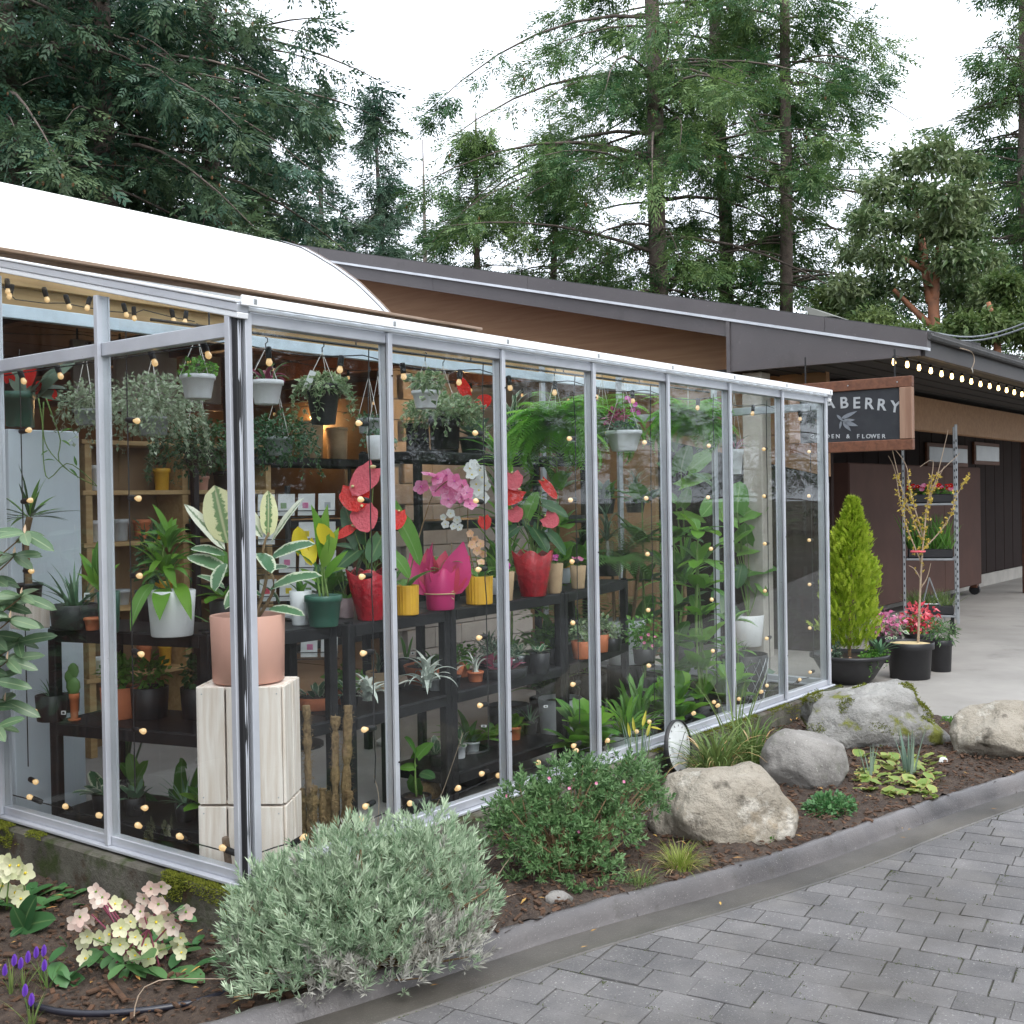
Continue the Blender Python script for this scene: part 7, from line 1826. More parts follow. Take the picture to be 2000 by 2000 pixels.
# --- grassy tufts
def tuft(name, label, px_, py_, n, L, mat, elev=(.5, 1.5), W=.03, curl=1.0, spread=.03, z=.05, cat='grass', dry=0):
    p = onz(px_, py_, z); t = thing(name, label, cat, p)
    lf = [leafmesh('taper', W, curl*k, .3, mat, 6, 0, i) for i, k in enumerate((.6, 1., 1.5))]
    rosette(t, lf, n, L, elev, parts=False, spread=spread, mats=mat)
    if dry: rosette(t, [leafmesh('taper', W, curl*1.4, .3, 'grass_dry', 6, 0, 7)], dry, L, (-.1, .8), parts=False, spread=spread, mats='grass_dry').name = 'dry_blades'
    return t
tuft('grass_tuft', 'small lime green grass tuft beside the kerb', 1328, 1700, 240, (.06, .14), 'grass_lime', (.1, 1.3), .035, 1.2, .06, dry=26)
tuft('grass_tuft', 'fine green grass under the dark shrub at the kerb', 1250, 1735, 90, (.05, .11), 'grass_blade', (.2, 1.4), .04, 1., .05)
tuft('daylily_clump', 'daylily clump with arching green and withered blades near the dial', 1400, 1520, 190, (.16, .34), 'grass_blade', (.2, 1.35), .055, 1.6, .12, cat='plant', dry=20)
tuft('daylily_clump', 'second daylily clump beside the rounded grey boulder', 1470, 1500, 170, (.16, .34), 'grass_blade', (.2, 1.35), .055, 1.6, .12, cat='plant', dry=18)
tuft('daylily_clump', 'tall loose blades leaning over the sill by the daylilies', 1440, 1490, 14, (.4, .62), 'grass_blade', (1.0, 1.4), .03, .5, .08, cat='plant')
df = tuft('daffodil', 'daffodils in bud beside the white dial', 1245, 1525, 20, (.2, .34), 'iris_blade', (1.2, 1.5), .05, .2, .05, cat='plant')
lm('daff_bud', (.62, .62, .16), (.75, .66, .08), trans=.3)
LBd = leafmesh('lance', .2, .1, .6, 'daff_bud', 5, 0, 1)
pd = np.array(df.location); dd_ = depth(pd)
for (x0, y0), (x1, y1), (x2, y2) in (((1248, 1520), (1240, 1430), (1236, 1400)), ((1250, 1520), (1255, 1420), (1262, 1387)), ((1256, 1520), (1262, 1440), (1272, 1408)), ((1262, 1520), (1270, 1420), (1292, 1425)), ((1240, 1520), (1230, 1440), (1226, 1410))):
    mb = MB(); stem(mb, [ond(x0, y0, dd_)-pd, ond((x0+x1)/2, (y0+y1)/2, dd_)-pd, ond(x1, y1, dd_)-pd], .003, .002); mb.build('stem', 'stem_green', df)
    putleaf(df, LBd, ond(x1, y1, dd_), ond(x2, y2, dd_), None, 1., 'bud'); putleaf(df, LBd, ond(x1, y1, dd_), ond(x2, y2, dd_), _r, 1., 'bud')
for x, y, n, lab in ((1775, 1515, 14, 'upright blue green iris blades in front of the mossy boulder'), (1700, 1520, 7, 'few iris blades standing in the pale leaved clump')):
    tuft('iris_clump', lab, x, y, n, (.1, .3 if n > 10 else .2), 'iris_blade', (1.25, 1.55), .09, .1, .05, cat='plant')
# --- bergenia and ground cover
p = onz(1748, 1535, .05); bg_ = thing('bergenia_clump', 'low clump of pale yellow green crinkled leaves before the mossy boulder', 'plant', p)
BL = [leafmesh('oval', .8, .5, .2, 'bergenia_leaf', 6, .04, k) for k in range(3)]
for k in range(120):
    q_ = onz(rng.uniform(1670, 1830), rng.uniform(1480, 1560), .06); a = rng.uniform(0, 2*PI); e = rng.uniform(.05, .6); L = rng.uniform(.05, .09)
    putleaf(bg_, BL[k % 3], q_, q_+np.array([math.cos(a)*math.cos(e), math.sin(a)*math.cos(e), math.sin(e)])*L, np.array([0, 0, 1.]))
p = onz(1622, 1585, .05); t = thing('ground_cover', 'small patch of glossy dark ground cover between two boulders', 'plant', p)
mass(t, 900, (0, 0, .02), (.17, .12, .055), .026, 'hellebore_leaf', asp=.7, down=-.3)
for x, y, n, r_, lab in ((1500, 1650, 40, .03, 'tiny pale weed in front of the pale boulder'), (1862, 1412, 260, .09, 'weeds sprouting between the mossy and the whitish boulder'), (1470, 1440, 160, .07, 'green weed at the foot of the mossy concrete base'), (1925, 1455, 60, .03, 'small sprout by the whitish boulder')):
    t = thing('weed', lab, 'weed', onz(x, y, .05)); mass(t, n, (0, 0, .012), (r_, r_, .03), .02, 'leaf_green', asp=.6, down=-.5)
# stake, shard and debris
t = thing('garden_stake', 'thin black stake standing before the mossy boulder', 'stake', onz(1655, 1447, .05)); mb = MB(); tube(mb, [(0, 0, -.04), (.004, 0, .17)], .006, 6); mb.build('rod', 'cable_black', t); mb = MB(); tube(mb, [(.004, 0, .165), (.004, 0, .185)], .009, 6); mb.build('cap', 'cable_black', t)
t = thing('stone_chip', 'small white stone chip on the soil near the kerb', 'stone', onz(1842, 1488, .055)); mb = MB(); lathe(mb, [(.001, 0), (.03, .002), (.022, .02), (.004, .028)], 5); mb.build('chip', 'tile_white', t)
for k, (x, y, r_, m, lab) in enumerate(((1518, 1636, .026, 'rock_pale', 'tan pebble beside the pale boulder'), (1272, 1580, .05, 'rock_grey', 'grey pebble between the shrub and the pale boulder'), (1250, 1600, .035, 'rock_grey', 'smaller grey pebble by the dark shrub'), (1090, 1760, .05, 'rock_grey', 'flat grey pebble at the foot of the dark shrub'), (100, 1765, .05, 'rock_grey', 'rounded grey pebble against the concrete base'), (1730, 1495, .02, 'rock_pale', 'small pebble in the pale leaved clump'))):
    mb = MB(); lathe(mb, [(.001, -.3), (.7, -.25), (1, .1), (.8, .5), (.35, .72), (.001, .76)], 9); v = mb.v[0]; v *= r_; v[:, 0] *= 1.3; v *= 1+.08*rng.normal(size=(len(v), 1)); o = mb.build('pebble', m, None, True, onz(x, y, .05 if x > 200 else -.05)); tag(o, lab, 'pebble')
# --- white dial thermometer leaning at the wall
p = ond(1325, 1458, depth(onz(1330, 1510, .12))); p = ony(1325, 1458, -.16)
t = thing('dial_thermometer', 'round white dial with black rim leaning on the greenhouse base', 'thermometer', (p[0], p[1], p[2]))
nrm = unit(np.array([.06, -1., .12])); xx = unit(np.cross((0, 0, 1), nrm)); yy = np.cross(nrm, xx)
MD = np.stack([xx, yy, nrm], 1); rD_ = 52*depth(p)/F*1.0
def dial(prof, mat, name, par, n=36, off=0.):
    mb = MB(); lathe(mb, prof, n); mb.v[0] = (mb.v[0]+np.array([0, 0, off]))@MD.T; return mb.build(name, mat, par, True)
rim = dial([(rD_, -.012), (rD_, .012), (rD_*.96, .012), (rD_*.96, .002)], 'black_metal', 'rim', t)
face = dial([(rD_*.97, .0), (.001, .001)], 'dial_white', 'face', t)
for k in range(12):
    a = -2.2+k*4.4/11; mb = MB(); r_ = rD_*.78; l_ = .010
    cbox(mb, (r_*math.sin(a), r_*math.cos(a), .004), (.0022, l_/2, .001), .0004, 0, rz3(-a)); mb.v[0] = mb.v[0]@MD.T; mb.build('tick', 'gasket', face)
mb = MB(); cbox(mb, (.02, .0, .006), (.0012, rD_*.6, .001), .0004, 0, rz3(-.8)); mb.v[0] = mb.v[0]@MD.T; mb.build('needle', 'gasket', face)
# stray stalks
def stalk(label, pts, zbase=.05, r=.002, mat='twig_pale'):
    b = onz(*pts[0], zbase); d_ = depth(b); t = thing('dry_stalk', label, 'stalk', b)
    mb = MB(); stem(mb, [ond(x, y, d_+k*.02)-b for k, (x, y) in enumerate(pts)], r, r*.6); mb.build('stem', mat, t)
stalk('pale dry stalk rising between the lavender and the shrub', [(960, 1735), (985, 1690), (1020, 1650)]); stalk('bent dry stalk falling over the kerb', [(978, 1760), (1010, 1745), (1016, 1780), (1015, 1815)])
stalk('straight dry stalk leaning against the dark shrub', [(940, 1700), (975, 1665), (1025, 1630)]); stalk('thin dry twig before the pale boulder', [(1310, 1650), (1345, 1640), (1395, 1660)]); stalk('long dry grass stem over the lavender', [(735, 1640), (740, 1560), (730, 1515)]); stalk('dry grass stem crossing the glass above the lavender', [(840, 1600), (865, 1545), (905, 1430)])
stalk('long dry stem lying across the hellebore bed', [(262, 1985), (270, 1945), (310, 1915), (440, 1912)], -.02); stalk('thin dry stem near the hose', [(320, 1890), (380, 1892), (455, 1893)], -.02)

# ------------------------------------------------------------------ left bed: hellebores, crocus, rhododendron, hose
HZ = -.045
def hellebore(label, cx, cy, flowers, leaves, size):
    b = onz(cx, cy, HZ); t = thing('hellebore', label, 'flowering plant', b, 0, 'hellebores by the end wall'); d_ = depth(b)
    flowers = flowers+[(x+rng.normal(0, 14), y+rng.normal(0, 12), kk) for x, y, kk in flowers[::2]]
    for i, (x, y, kind) in enumerate(flowers):
        P = ond(x, y, d_-.02+rng.uniform(-.08, .08)); nv = facing(.35)+np.array([0, 0, .25*(kind != 'p')-.1*(kind == 'p')])
        m_ = flowermesh('hell'+kind, 'helle_cream' if kind != 'p' else 'helle_pink', 5, .56, .43, .4, 'petal_yellow' if kind != 'p' else 'leaf_bright', 'oval')
        putflower(t, m_, P, nv, size*rng.uniform(.85, 1.15))
        if i % 2 == 0:
            mb = MB(); q_ = np.array([rng.normal(0, .05), rng.normal(0, .05), 0]); stem(mb, [q_, (q_+P-b)/2+np.array([0, 0, .02]), P-b-unit(nv)*.01], .004, .0025); mb.build('stem', 'leaf_burgundy' if kind == 'p' else 'stem_green', t)
    lf = [leafmesh('oval', .5, .5, .2, 'hellebore_leaf', 7, .015, k) for k in range(3)]
    for i, (p0, p1, w) in enumerate(leaves): putleaf(t, lf[i % 3], ond(*p0, d_-.05), ond(*p1, d_-.12+rng.uniform(-.06, .06)), np.array([0, 0, 1.])-fwd*.3, w)
    for i in range(34):
        a = rng.uniform(0, 2*PI); q_ = b+np.array([rng.normal(0, .12), rng.normal(0, .1), .04]); putleaf(t, lf[i % 3], q_, q_+np.array([math.cos(a), math.sin(a), .35])*rng.uniform(.06, .11), np.array([0, 0, 1.]))
hellebore('hellebore with cream and pink blooms in front of the mossy base', 285, 1905,
          [(200, 1752, 'p'), (225, 1765, 'c'), (175, 1790, 'p'), (155, 1790, 'p'), (185, 1745, 'p'), (150, 1800, 'p'), (295, 1735, 'p'), (315, 1730, 'p'), (310, 1765, 'p'), (325, 1762, 'p'), (275, 1780, 'p'), (290, 1795, 'p'), (255, 1800, 'c'), (265, 1830, 'c'), (305, 1800, 'c'), (320, 1820, 'c'), (285, 1845, 'c'), (340, 1810, 'p'), (350, 1845, 'c'), (160, 1838, 'c'), (195, 1832, 'c'), (215, 1825, 'c'), (168, 1872, 'c'), (290, 1890, 'c'), (235, 1845, 'c'), (265, 1865, 'c'), (315, 1855, 'c'), (355, 1860, 'c'), (330, 1785, 'p'), (245, 1770, 'p')],
          [((240, 1880), (200, 1850), 1.), ((250, 1890), (235, 1925), 1.), ((260, 1880), (300, 1870), 1.), ((130, 1850), (95, 1880), 1.2), ((130, 1850), (115, 1830), 1.2), ((330, 1900), (400, 1920), .9), ((345, 1890), (350, 1930), 1.), ((340, 1790), (385, 1800), 1.), ((335, 1785), (360, 1775), 1.2), ((130, 1900), (170, 1940), 1.), ((100, 1880), (130, 1930), 1.1), ((140, 1910), (180, 1880), .9), ((150, 1930), (110, 1900), 1.), ((270, 1900), (255, 1925), 1.)], .06)
hellebore('greenish hellebore at the far end of the bed beside the ivy', 20, 1790, [(20, 1690, 'c'), (50, 1705, 'c'), (5, 1730, 'c'), (30, 1745, 'c'), (40, 1755, 'c'), (0, 1765, 'c'), (15, 1705, 'c')], [((20, 1800), (60, 1790), 1.), ((20, 1800), (-10, 1790), 1.)], .08)
b = onz(45, 1830, HZ); t = thing('ivy', 'large dark lobed ivy leaves beside the hellebores', 'plant', b); d_ = depth(b)
lf = [leafmesh('heart', .6, .3, .15, 'leaf_dark', 7, .01, k) for k in range(2)]
for p0, p1, w in (((45, 1810), (72, 1748), 1.), ((45, 1810), (110, 1795), .9), ((45, 1810), (20, 1830), 1.), ((45, 1812), (65, 1850), 1.), ((45, 1810), (25, 1770), .9), ((60, 1860), (110, 1880), 1.), ((20, 1850), (-10, 1870), 1.), ((60, 1850), (20, 1880), .9)): putleaf(t, lf[int(w*10) % 2], ond(*p0, d_), ond(*p1, d_-.05), -fwd+np.array([0, 0, .9]), w)
for k, (x, y, lab) in enumerate(((22, 1920, 'purple crocus buds behind the hose end'), (45, 1915, 'purple crocus in bud beside the others'), (80, 1900, 'purple crocus pair nearest the hellebore leaves'), (60, 1985, 'purple crocus in front of the hose end'), (92, 1912, 'single small purple crocus'))):
    b = onz(x, y+20, HZ); t = thing('crocus', lab, 'flower', b, 0, 'crocuses'); d_ = depth(b)
    rosette(t, [leafmesh('taper', .05, .5, .3, 'grass_blade', 5, 0, 1)], 14, (.06, .13), (.7, 1.5), parts=False, spread=.015, mats='grass_blade')
    for j in range(2 if k != 4 else 1):
        B_ = b+np.array([rng.normal(0, .015), rng.normal(0, .015), .06+rng.uniform(0, .03)])
        for a in range(3): putleaf(t, leafmesh('oval', .42, -.3, .6, 'petal_purple', 5, 0, a), B_, B_+np.array([.003*a, 0, .042]), np.array([math.cos(a*2.1), math.sin(a*2.1), 0.]), 1., 'petal')
b = onx(-130, 1550, -.35); b[2] = HZ
t = thing('rhododendron', 'rhododendron branch with grey green leaves and orange buds at the end wall', 'shrub', b); d_ = depth(b)
RL = [leafmesh('oval', .32, .35, .2, 'rhodo_leaf', 7, .01, k) for k in range(3)]
whorls = [(28, 1085, 9), (42, 1165, 9), (20, 1210, 9), (15, 1290, 8), (10, 1370, 7), (48, 1042, 6), (-15, 1130, 8), (-20, 1240, 8), (-10, 1330, 7), (35, 1255, 7), (-5, 1420, 6), (0, 1180, 7), (-60, 1100, 8), (-70, 1190, 8), (-95, 1260, 8), (-60, 1300, 7), (-110, 1150, 8), (-90, 1350, 7), (-45, 1380, 7), (-130, 1230, 7)]
for i, (x, y, n) in enumerate(whorls):
    P = ond(x, y, d_+rng.uniform(-.1, .06))
    mb = MB(); stem(mb, [np.array([0, 0, .05]), (P-b)*np.array([.3, .3, .75]), P-b], .006, .003); mb.build('branch', 'stem_brown', t)
    for k in range(n):
        a = k*2*PI/n+rng.normal(0, .2); L = rng.uniform(.11, .165); e = rng.uniform(-.5, .3)
        putleaf(t, RL[k % 3], P, P+(_r*math.cos(a)*math.cos(e)+np.array([HX[0], HX[1], 0])*math.sin(a)*math.cos(e)+np.array([0, 0, 1.])*math.sin(e))*L, np.array([0, 0, .7])-fwd*.9)
    if i < 8: putleaf(t, leafmesh('lance', .3, .1, .6, 'petal_peach', 5, 0, 2), P, P+np.array([.004, 0, .04]), None, 1., 'bud')
# hose and wooden stake
hp = [onz(x, y, HZ+.02) for x, y in ((60, 1962), (110, 1975), (180, 1980), (250, 1976), (320, 1968), (390, 1955), (450, 1935), (480, 1920))]
t = thing('irrigation_hose', 'black irrigation hose lying along the bed edge', 'hose', hp[0]); mb = MB(); tube(mb, resample(np.array(hp)-hp[0], .03), .011, 10); mb.build('pipe', 'hose', t, True)
mb = MB(); tube(mb, [np.array([-.012, .0, 0.]), np.array([.004, 0, 0.])], .0125, 10); mb.build('end_cap', 'hose', t)
b = onz(462, 1790, .0); T_ = ond(440, 1636, depth(b)-.05)
t = thing('wooden_stake', 'weathered wooden stake leaning at the greenhouse corner', 'stake', b); mb = MB(); beam(mb, (0, 0, -.05), T_-b, .022, .022, up=(0, 1, 0)); mb.build('stake', 'fence_wood', t); mb = MB(); beam(mb, (T_-b)*.985, (T_-b)*1.003, .0225, .0225, up=(0, 1, 0), bev=.006); mb.build('tip', 'fence_wood', t)
# wood scraps
for x, y, x2, y2, lab in ((205, 1905, 245, 1955, 'broken wood scrap lying in the left bed'), (170, 1940, 210, 1925, 'bark scrap in the left bed')):
    A = onz(x, y, HZ+.02); B = onz(x2, y2, HZ+.02); mb = MB(); beam(mb, (0, 0, 0), B-A, .02, .012); o = mb.build('wood_scrap', 'bark_chip', None, False, A); tag(o, lab, 'wood')

# ------------------------------------------------------------------ under the canopy
# bowl planter with lemon cypress
b = onz(1668, 1338, 0)+HX*.12; d_ = depth(b); s_ = d_/F
t = thing('bowl_planter', 'wide dark bowl planter with a lemon cypress and small flowers', 'planter', b)
R_ = .30; Hb = .25
mb = MB(); lathe(mb, [(.001, 0), (.15, 0), (.2, .05), (.27, .16), (.30, .215), (.325, .22), (.325, .245), (.295, .247), (.28, .2)], 36); mb.build('bowl', 'pot_black', t, True)
mb = MB(); lathe(mb, [(.285, .21), (.1, .225), (.001, .225)], 24); mb.build('soil', 'soil_dark', t, True)
cb = ond(1668, 1265, d_)-b; tp = ond(1665, 980, d_)-b
H_ = tp[2]-.2
n = 5200; u = rng.random(n)**.75; az = rng.uniform(0, 2*PI, n)
prof_ = np.interp(u, [0, .12, .3, .5, .7, .85, .95, 1], [.13, .25, .27, .24, .175, .095, .04, .008])
rr = prof_*(rng.random(n)**.35)*(.85+.55*np.array([mnoise.noise(Vector((math.cos(a)*2.5, math.sin(a)*2.5, h_*9))) for a, h_ in zip(az, u)]))
cx_ = np.interp(u, [0, 1], [cb[0]*.0, tp[0]]); cy_ = np.interp(u, [0, 1], [0, tp[1]])
P = np.column_stack([cx_+rr*np.cos(az), cy_+rr*np.sin(az), .22+.06+u*(H_-.08)])
mb = MB(); inst(mb, *feather(3, 1., .45, .1), P, np.column_stack([np.cos(az)*.55, np.sin(az)*.55, np.full(n, .9)])+rng.normal(0, .25, (n, 3)), rng.normal(0, 1, (n, 3)), np.column_stack([rng.uniform(.04, .085, n)]*3)*np.array([1, .7, 1]), np.clip(rr/prof_*.7+rng.normal(0, .2, n), 0, 1))
o = mb.build('cypress', 'cypress_leaf', t); o['kind'] = 'stuff'
mb = MB(); tube(mb, [(0, 0, .2), (tp[0]*.5, tp[1]*.5, .22+H_*.5), (tp[0], tp[1], H_)], [.015, .01, .003], 6); mb.build('trunk', 'stem_brown', t)
mass_t = t
mass(t, 420, (.05, -.2, .25), (.2, .1, .05), .025, 'leaf_green', hang=(5, (.05, .16)))
rosette(t, [leafmesh('strap', .16, .9, .3, 'leaf_aloe', 6, 0, k) for k in range(2)], 16, (.12, .2), (.3, 1.2), tuple(ond(1718, 1270, d_-.12)-b-np.array([0, 0, .03])), spread=.03)
mass(t, 160, tuple(ond(1632, 1275, d_-.1)-b), (.05, .05, .09), .03, 'leaf_grey')
PF = flowermesh('primrose', 'petal_pink', 5, .5, .5, .4); CF = flowermesh('primrose2', 'petal_peach', 5, .5, .5, .4)
for x, y in ((1687, 1292), (1712, 1290), (1725, 1285), (1702, 1305)): putflower(t, PF, ond(x, y, d_-.2), facing(.3)+np.array([0, 0, .5]), .035)
for x, y in ((1644, 1288), (1652, 1294), (1660, 1287), (1622, 1270)): putflower(t, CF, ond(x, y, d_-.2), facing(.3)+np.array([0, 0, .5]), .035)
# witch hazel in a black nursery pot
b = onz(1791, 1330, 0)+HX*.17; d_ = depth(b)
t = thing('witch_hazel', 'young witch hazel with yellow blossoms in a big black nursery pot', 'potted tree', b)
pot(t, .19, .165, .31, 'pot_black', rim=.012, n=28); 
mb = MB(); lathe(mb, [(.18, .292), (.09, .300), (.001, .302)], 20); mb.build('mulch', 'raffia', t, True)
w = lambda x, y, dd=0.: ond(x, y, d_+dd)-b
br = [[(1793, 1262), (1796, 1180), (1800, 1100), (1806, 1030), (1812, 980), (1830, 930), (1852, 840)], [(1800, 1100), (1775, 1040), (1762, 1000), (1748, 920), (1735, 890)], [(1803, 1060), (1770, 980), (1755, 930), (1733, 835)], [(1803, 1050), (1778, 960), (1765, 900), (1703, 832)], [(1800, 1075), (1830, 1045), (1855, 1010), (1868, 970), (1892, 928)], [(1808, 1010), (1815, 960), (1822, 900), (1797, 912)], [(1812, 985), (1825, 950), (1845, 910)], [(1806, 1030), (1820, 940), (1838, 920), (1875, 885)], [(1798, 1130), (1785, 1110), (1775, 1105)], [(1797, 1150), (1810, 1130), (1818, 1100)]]
mb = MB()
pts_all = []
for k, P in enumerate(br):
    Q = [w(x, y, (k % 3-1)*.05*(i/len(P))) for i, (x, y) in enumerate(P)]; stem(mb, Q, .012 if k == 0 else .007, .002); pts_all.append(resample(np.array(Q), .02))
mb.build('branches', 'twig_pale', t)
n = 0; Pf = []
for P in pts_all:
    for p_ in P:
        y_ = pr(p_+b)[1]
        if 925 < y_ < 1090 and rng.random() < .62: Pf += [p_+rng.normal(0, .014, 3) for _ in range(2)]
        elif y_ >= 1090 and rng.random() < .18: Pf.append(p_+rng.normal(0, .015, 3))
Pf = np.array(Pf); n = len(Pf); mb = MB()
for k in range(5): inst(mb, *LEAF2_T, Pf, rng.normal(0, 1, (n, 3)), rng.normal(0, 1, (n, 3)), np.column_stack([rng.uniform(.012, .03, n), rng.uniform(.01, .018, n), np.full(n, .02)]))
mb.build('blossoms', 'petal_hazel', t)['kind'] = 'stuff'
mb = MB(); a_ = np.linspace(0, 2*PI, 13); c_ = w(1793, 1077)
tube(mb, np.column_stack([c_[0]+.035*np.cos(a_)*1.6, c_[1]+.035*np.sin(a_)*1.6, np.full(13, c_[2])]), .009, 6); mb.build('ribbon', 'petal_coral', t)
# companion pots behind
def opot(name, label, x, y, r_, hh, mat, build, cat='plant'):
    b = onz(x, y, 0)+HX*r_; t = thing(name, label, cat, b, 0, 'pots under the canopy'); pot(t, r_, r_*.85, hh, mat, rim=.006); build(t, hh, b); return t
opot('small_conifer', 'small conifer in a black pot behind the witch hazel', 1846, 1314, .10, .28, 'pot_black', lambda t, hh, b: mass(t, 420, (0, 0, hh+.05), (.14, .14, .12), .05, 'daphne_leaf', asp=.25))
opot('pieris', 'pink flowered heuchera in a black pot left of the trolley', 1738, 1296, .15, .25, 'pot_black', lambda t, hh, b: (mass(t, 160, (0, 0, hh+.1), (.2, .2, .12), .06, 'petal_pink'), mass(t, 160, (0, 0, hh+.07), (.2, .2, .14), .06, 'leaf_edged')))
opot('pieris', 'red leaved shrub in a black pot behind the witch hazel stem', 1805, 1290, .14, .25, 'pot_black', lambda t, hh, b: (mass(t, 220, (0, 0, hh+.13), (.2, .2, .14), .06, 'petal_coral'), mass(t, 160, (0, 0, hh+.05), (.18, .18, .1), .05, 'leaf_green')))
# plant trolley
a = onz(1768, 1238, 0); bq = onz(1872, 1240, 0)
t = thing('plant_trolley', 'galvanised plant trolley with shelves beside the brown kiosk', 'trolley', a); ln = np.linalg.norm((bq-a)[:2])
ex = unit((bq-a)*np.array([1, 1, 0])); ey = np.array([-ex[1], ex[0], 0]); Lq = ln; Dq = .5
zt = 1.58+(980-850)/F*depth(a)
for x_ in (0, Lq):
    for y_ in (0, Dq):
        mb = MB(); q_ = ex*x_+ey*y_; beam(mb, q_+np.array([0, 0, .12]), q_+np.array([0, 0, zt]), .03, .03, up=tuple(ex)); o = mb.build('post', 'galvanised', t)
        for k in range(24):
            mb = MB(); z_ = .3+k*(zt-.4)/24; cbox(mb, q_-ey*.016+np.array([0, 0, z_]), (.006, .001, .014), .0005, 0, np.stack([ex, ey, np.array([0, 0, 1.])], 1)); mb.build('slot', 'gasket', o)
levels = [onz(1820, 1205, 0)[2]+.2, 1.58-(1105-975)/F*depth(a), 1.58-(998-975)/F*depth(a)]
for z_ in levels:
    mb = MB(); cbox(mb, ex*Lq/2+ey*Dq/2+np.array([0, 0, z_]), (Lq/2-.02, Dq/2-.02, .012), .004, 0, np.stack([ex, ey, np.array([0, 0, 1.])], 1)); mb.build('shelf', 'galvanised', t)
for x_ in (.05, Lq-.05):
    for y_ in (.05, Dq-.05):
        mb = MB(); q_ = ex*x_+ey*y_; cyl = [q_-ex*.02+np.array([0, 0, .06]), q_+ex*.02+np.array([0, 0, .06])]; tube(mb, cyl, .06, 12); tube(mb, [q_+np.array([0, 0, .07]), q_+np.array([0, 0, .2])], .012, 6); mb.build('castor', 'black_metal', t)
mb = MB(); A_ = w(1815, 1128)+b*0
q0 = ond(1815, 1128, depth(a)-.02)-a; q1 = ond(1798, 1200, depth(a)-.02)-a; q2 = ond(1846, 1212, depth(a)-.02)-a; q3 = ond(1805, 1180, depth(a)-.02)-a; q4 = ond(1833, 1180, depth(a)-.02)-a
for s0, s1 in ((q0, q1), (q0, q2), (q3, q4)): tube(mb, [s0, s1], .008, 6)
mb.build('tow_bar', 'galvanised', t)
for k, (z_, fm, lm_, lab) in enumerate(((levels[2], 'petal_red', 'leaf_green', 'tray of red and pink primroses on the top trolley shelf'), (levels[1], None, 'leaf_green', 'tray of tall green bulb shoots on the middle trolley shelf'), (levels[0], None, 'grass_blade', 'tray of short bulb shoots on the bottom trolley shelf'))):
    o0 = a+ex*Lq/2+ey*Dq/2+np.array([0, 0, z_+.014]); tr_ = thing('plant_tray', lab, 'tray', o0, math.atan2(ex[1], ex[0]), 'trays on the trolley')
    mb = MB(); cbox(mb, (0, 0, .05), (Lq/2-.04, Dq/2-.04, .05), .012); mb.build('tray', 'pot_black', tr_)
    if fm:
        mass(tr_, 300, (0, 0, .12), (Lq/2-.05, .2, .05), .05, lm_)
        for j in range(34): 
            me_ = flowermesh('pr'+('r' if j % 2 else 'p'), 'petal_red' if j % 3 else 'petal_pink', 5, .5, .5, .3); P_ = np.array([rng.uniform(-Lq/2+.05, Lq/2-.05), rng.uniform(-.2, .2), .15+rng.uniform(0, .05)])
            obj('flower', me_, tr_, M=Matrix.Translation(P_) @ Matrix.Rotation(rng.uniform(.3, 1.2), 4, 'X') @ Matrix.Scale(.06, 4))
    else:
        mb = MB(); lf = leafmesh('taper', .05, .4, .3, lm_, 5, 0, 1)
        for j in range(260):
            B_ = np.array([rng.uniform(-Lq/2+.05, Lq/2-.05), rng.uniform(-.2, .2), .09]); addleaf(mb, lf, B_, B_+np.array([rng.normal(0, .08), rng.normal(0, .08), rng.uniform(.15, .42) if k == 1 else rng.uniform(.08, .2)]), rng.normal(0, 1, 3))
        mb.build('shoots', lm_, tr_, True)['kind'] = 'stuff'
# brown kiosk on castors
YK = 1.92
a = ony(1657, 905, YK); bq = ony(1913, 912, YK)
t = thing('brown_kiosk', 'tall closed brown kiosk on castors under the canopy', 'kiosk', (a[0], YK, 0)); Wk = bq[0]-a[0]; Hk = (a[2]+bq[2])/2
mb = MB(); cbox(mb, (Wk/2, .2, (Hk+.16)/2), (Wk/2, .2, (Hk-.16)/2), .006); mb.build('body', 'kiosk_brown', t)
for k in range(3):
    mb = MB(); cbox(mb, (Wk*(k+.5)/3, -.005, (Hk+.16)/2), (Wk/6-.006, .006, (Hk-.16)/2-.01), .003); mb.build('panel', 'kiosk_brown', t)
for x_ in (.1, Wk-.15):
    mb = MB(); tube(mb, [(x_-.03, .05, .08), (x_+.03, .05, .08)], .08, 12); mb.build('castor', 'black_metal', t); mb = MB(); cbox(mb, (x_, .05, .135), (.06, .05, .025), .004); mb.build('bracket', 'red_wood', t)
# picnic bin / dark door recess right of kiosk
t = thing('display_board', 'black display easel board leaning behind the trolley', 'board', onz(1840, 1180, 0)+np.array([0, .2, 0])); mb = MB(); beam(mb, (0, 0, .1), (0, .12, .9), .5, .02, up=(0, 1, 0)); mb.build('board', 'sign_black', t)
for s in (-1, 1):
    mb = MB(); tube(mb, [(s*.22, 0, 0), (s*.22, .14, 1.0)], .012, 6); mb.build('leg', 'galvanised', t)

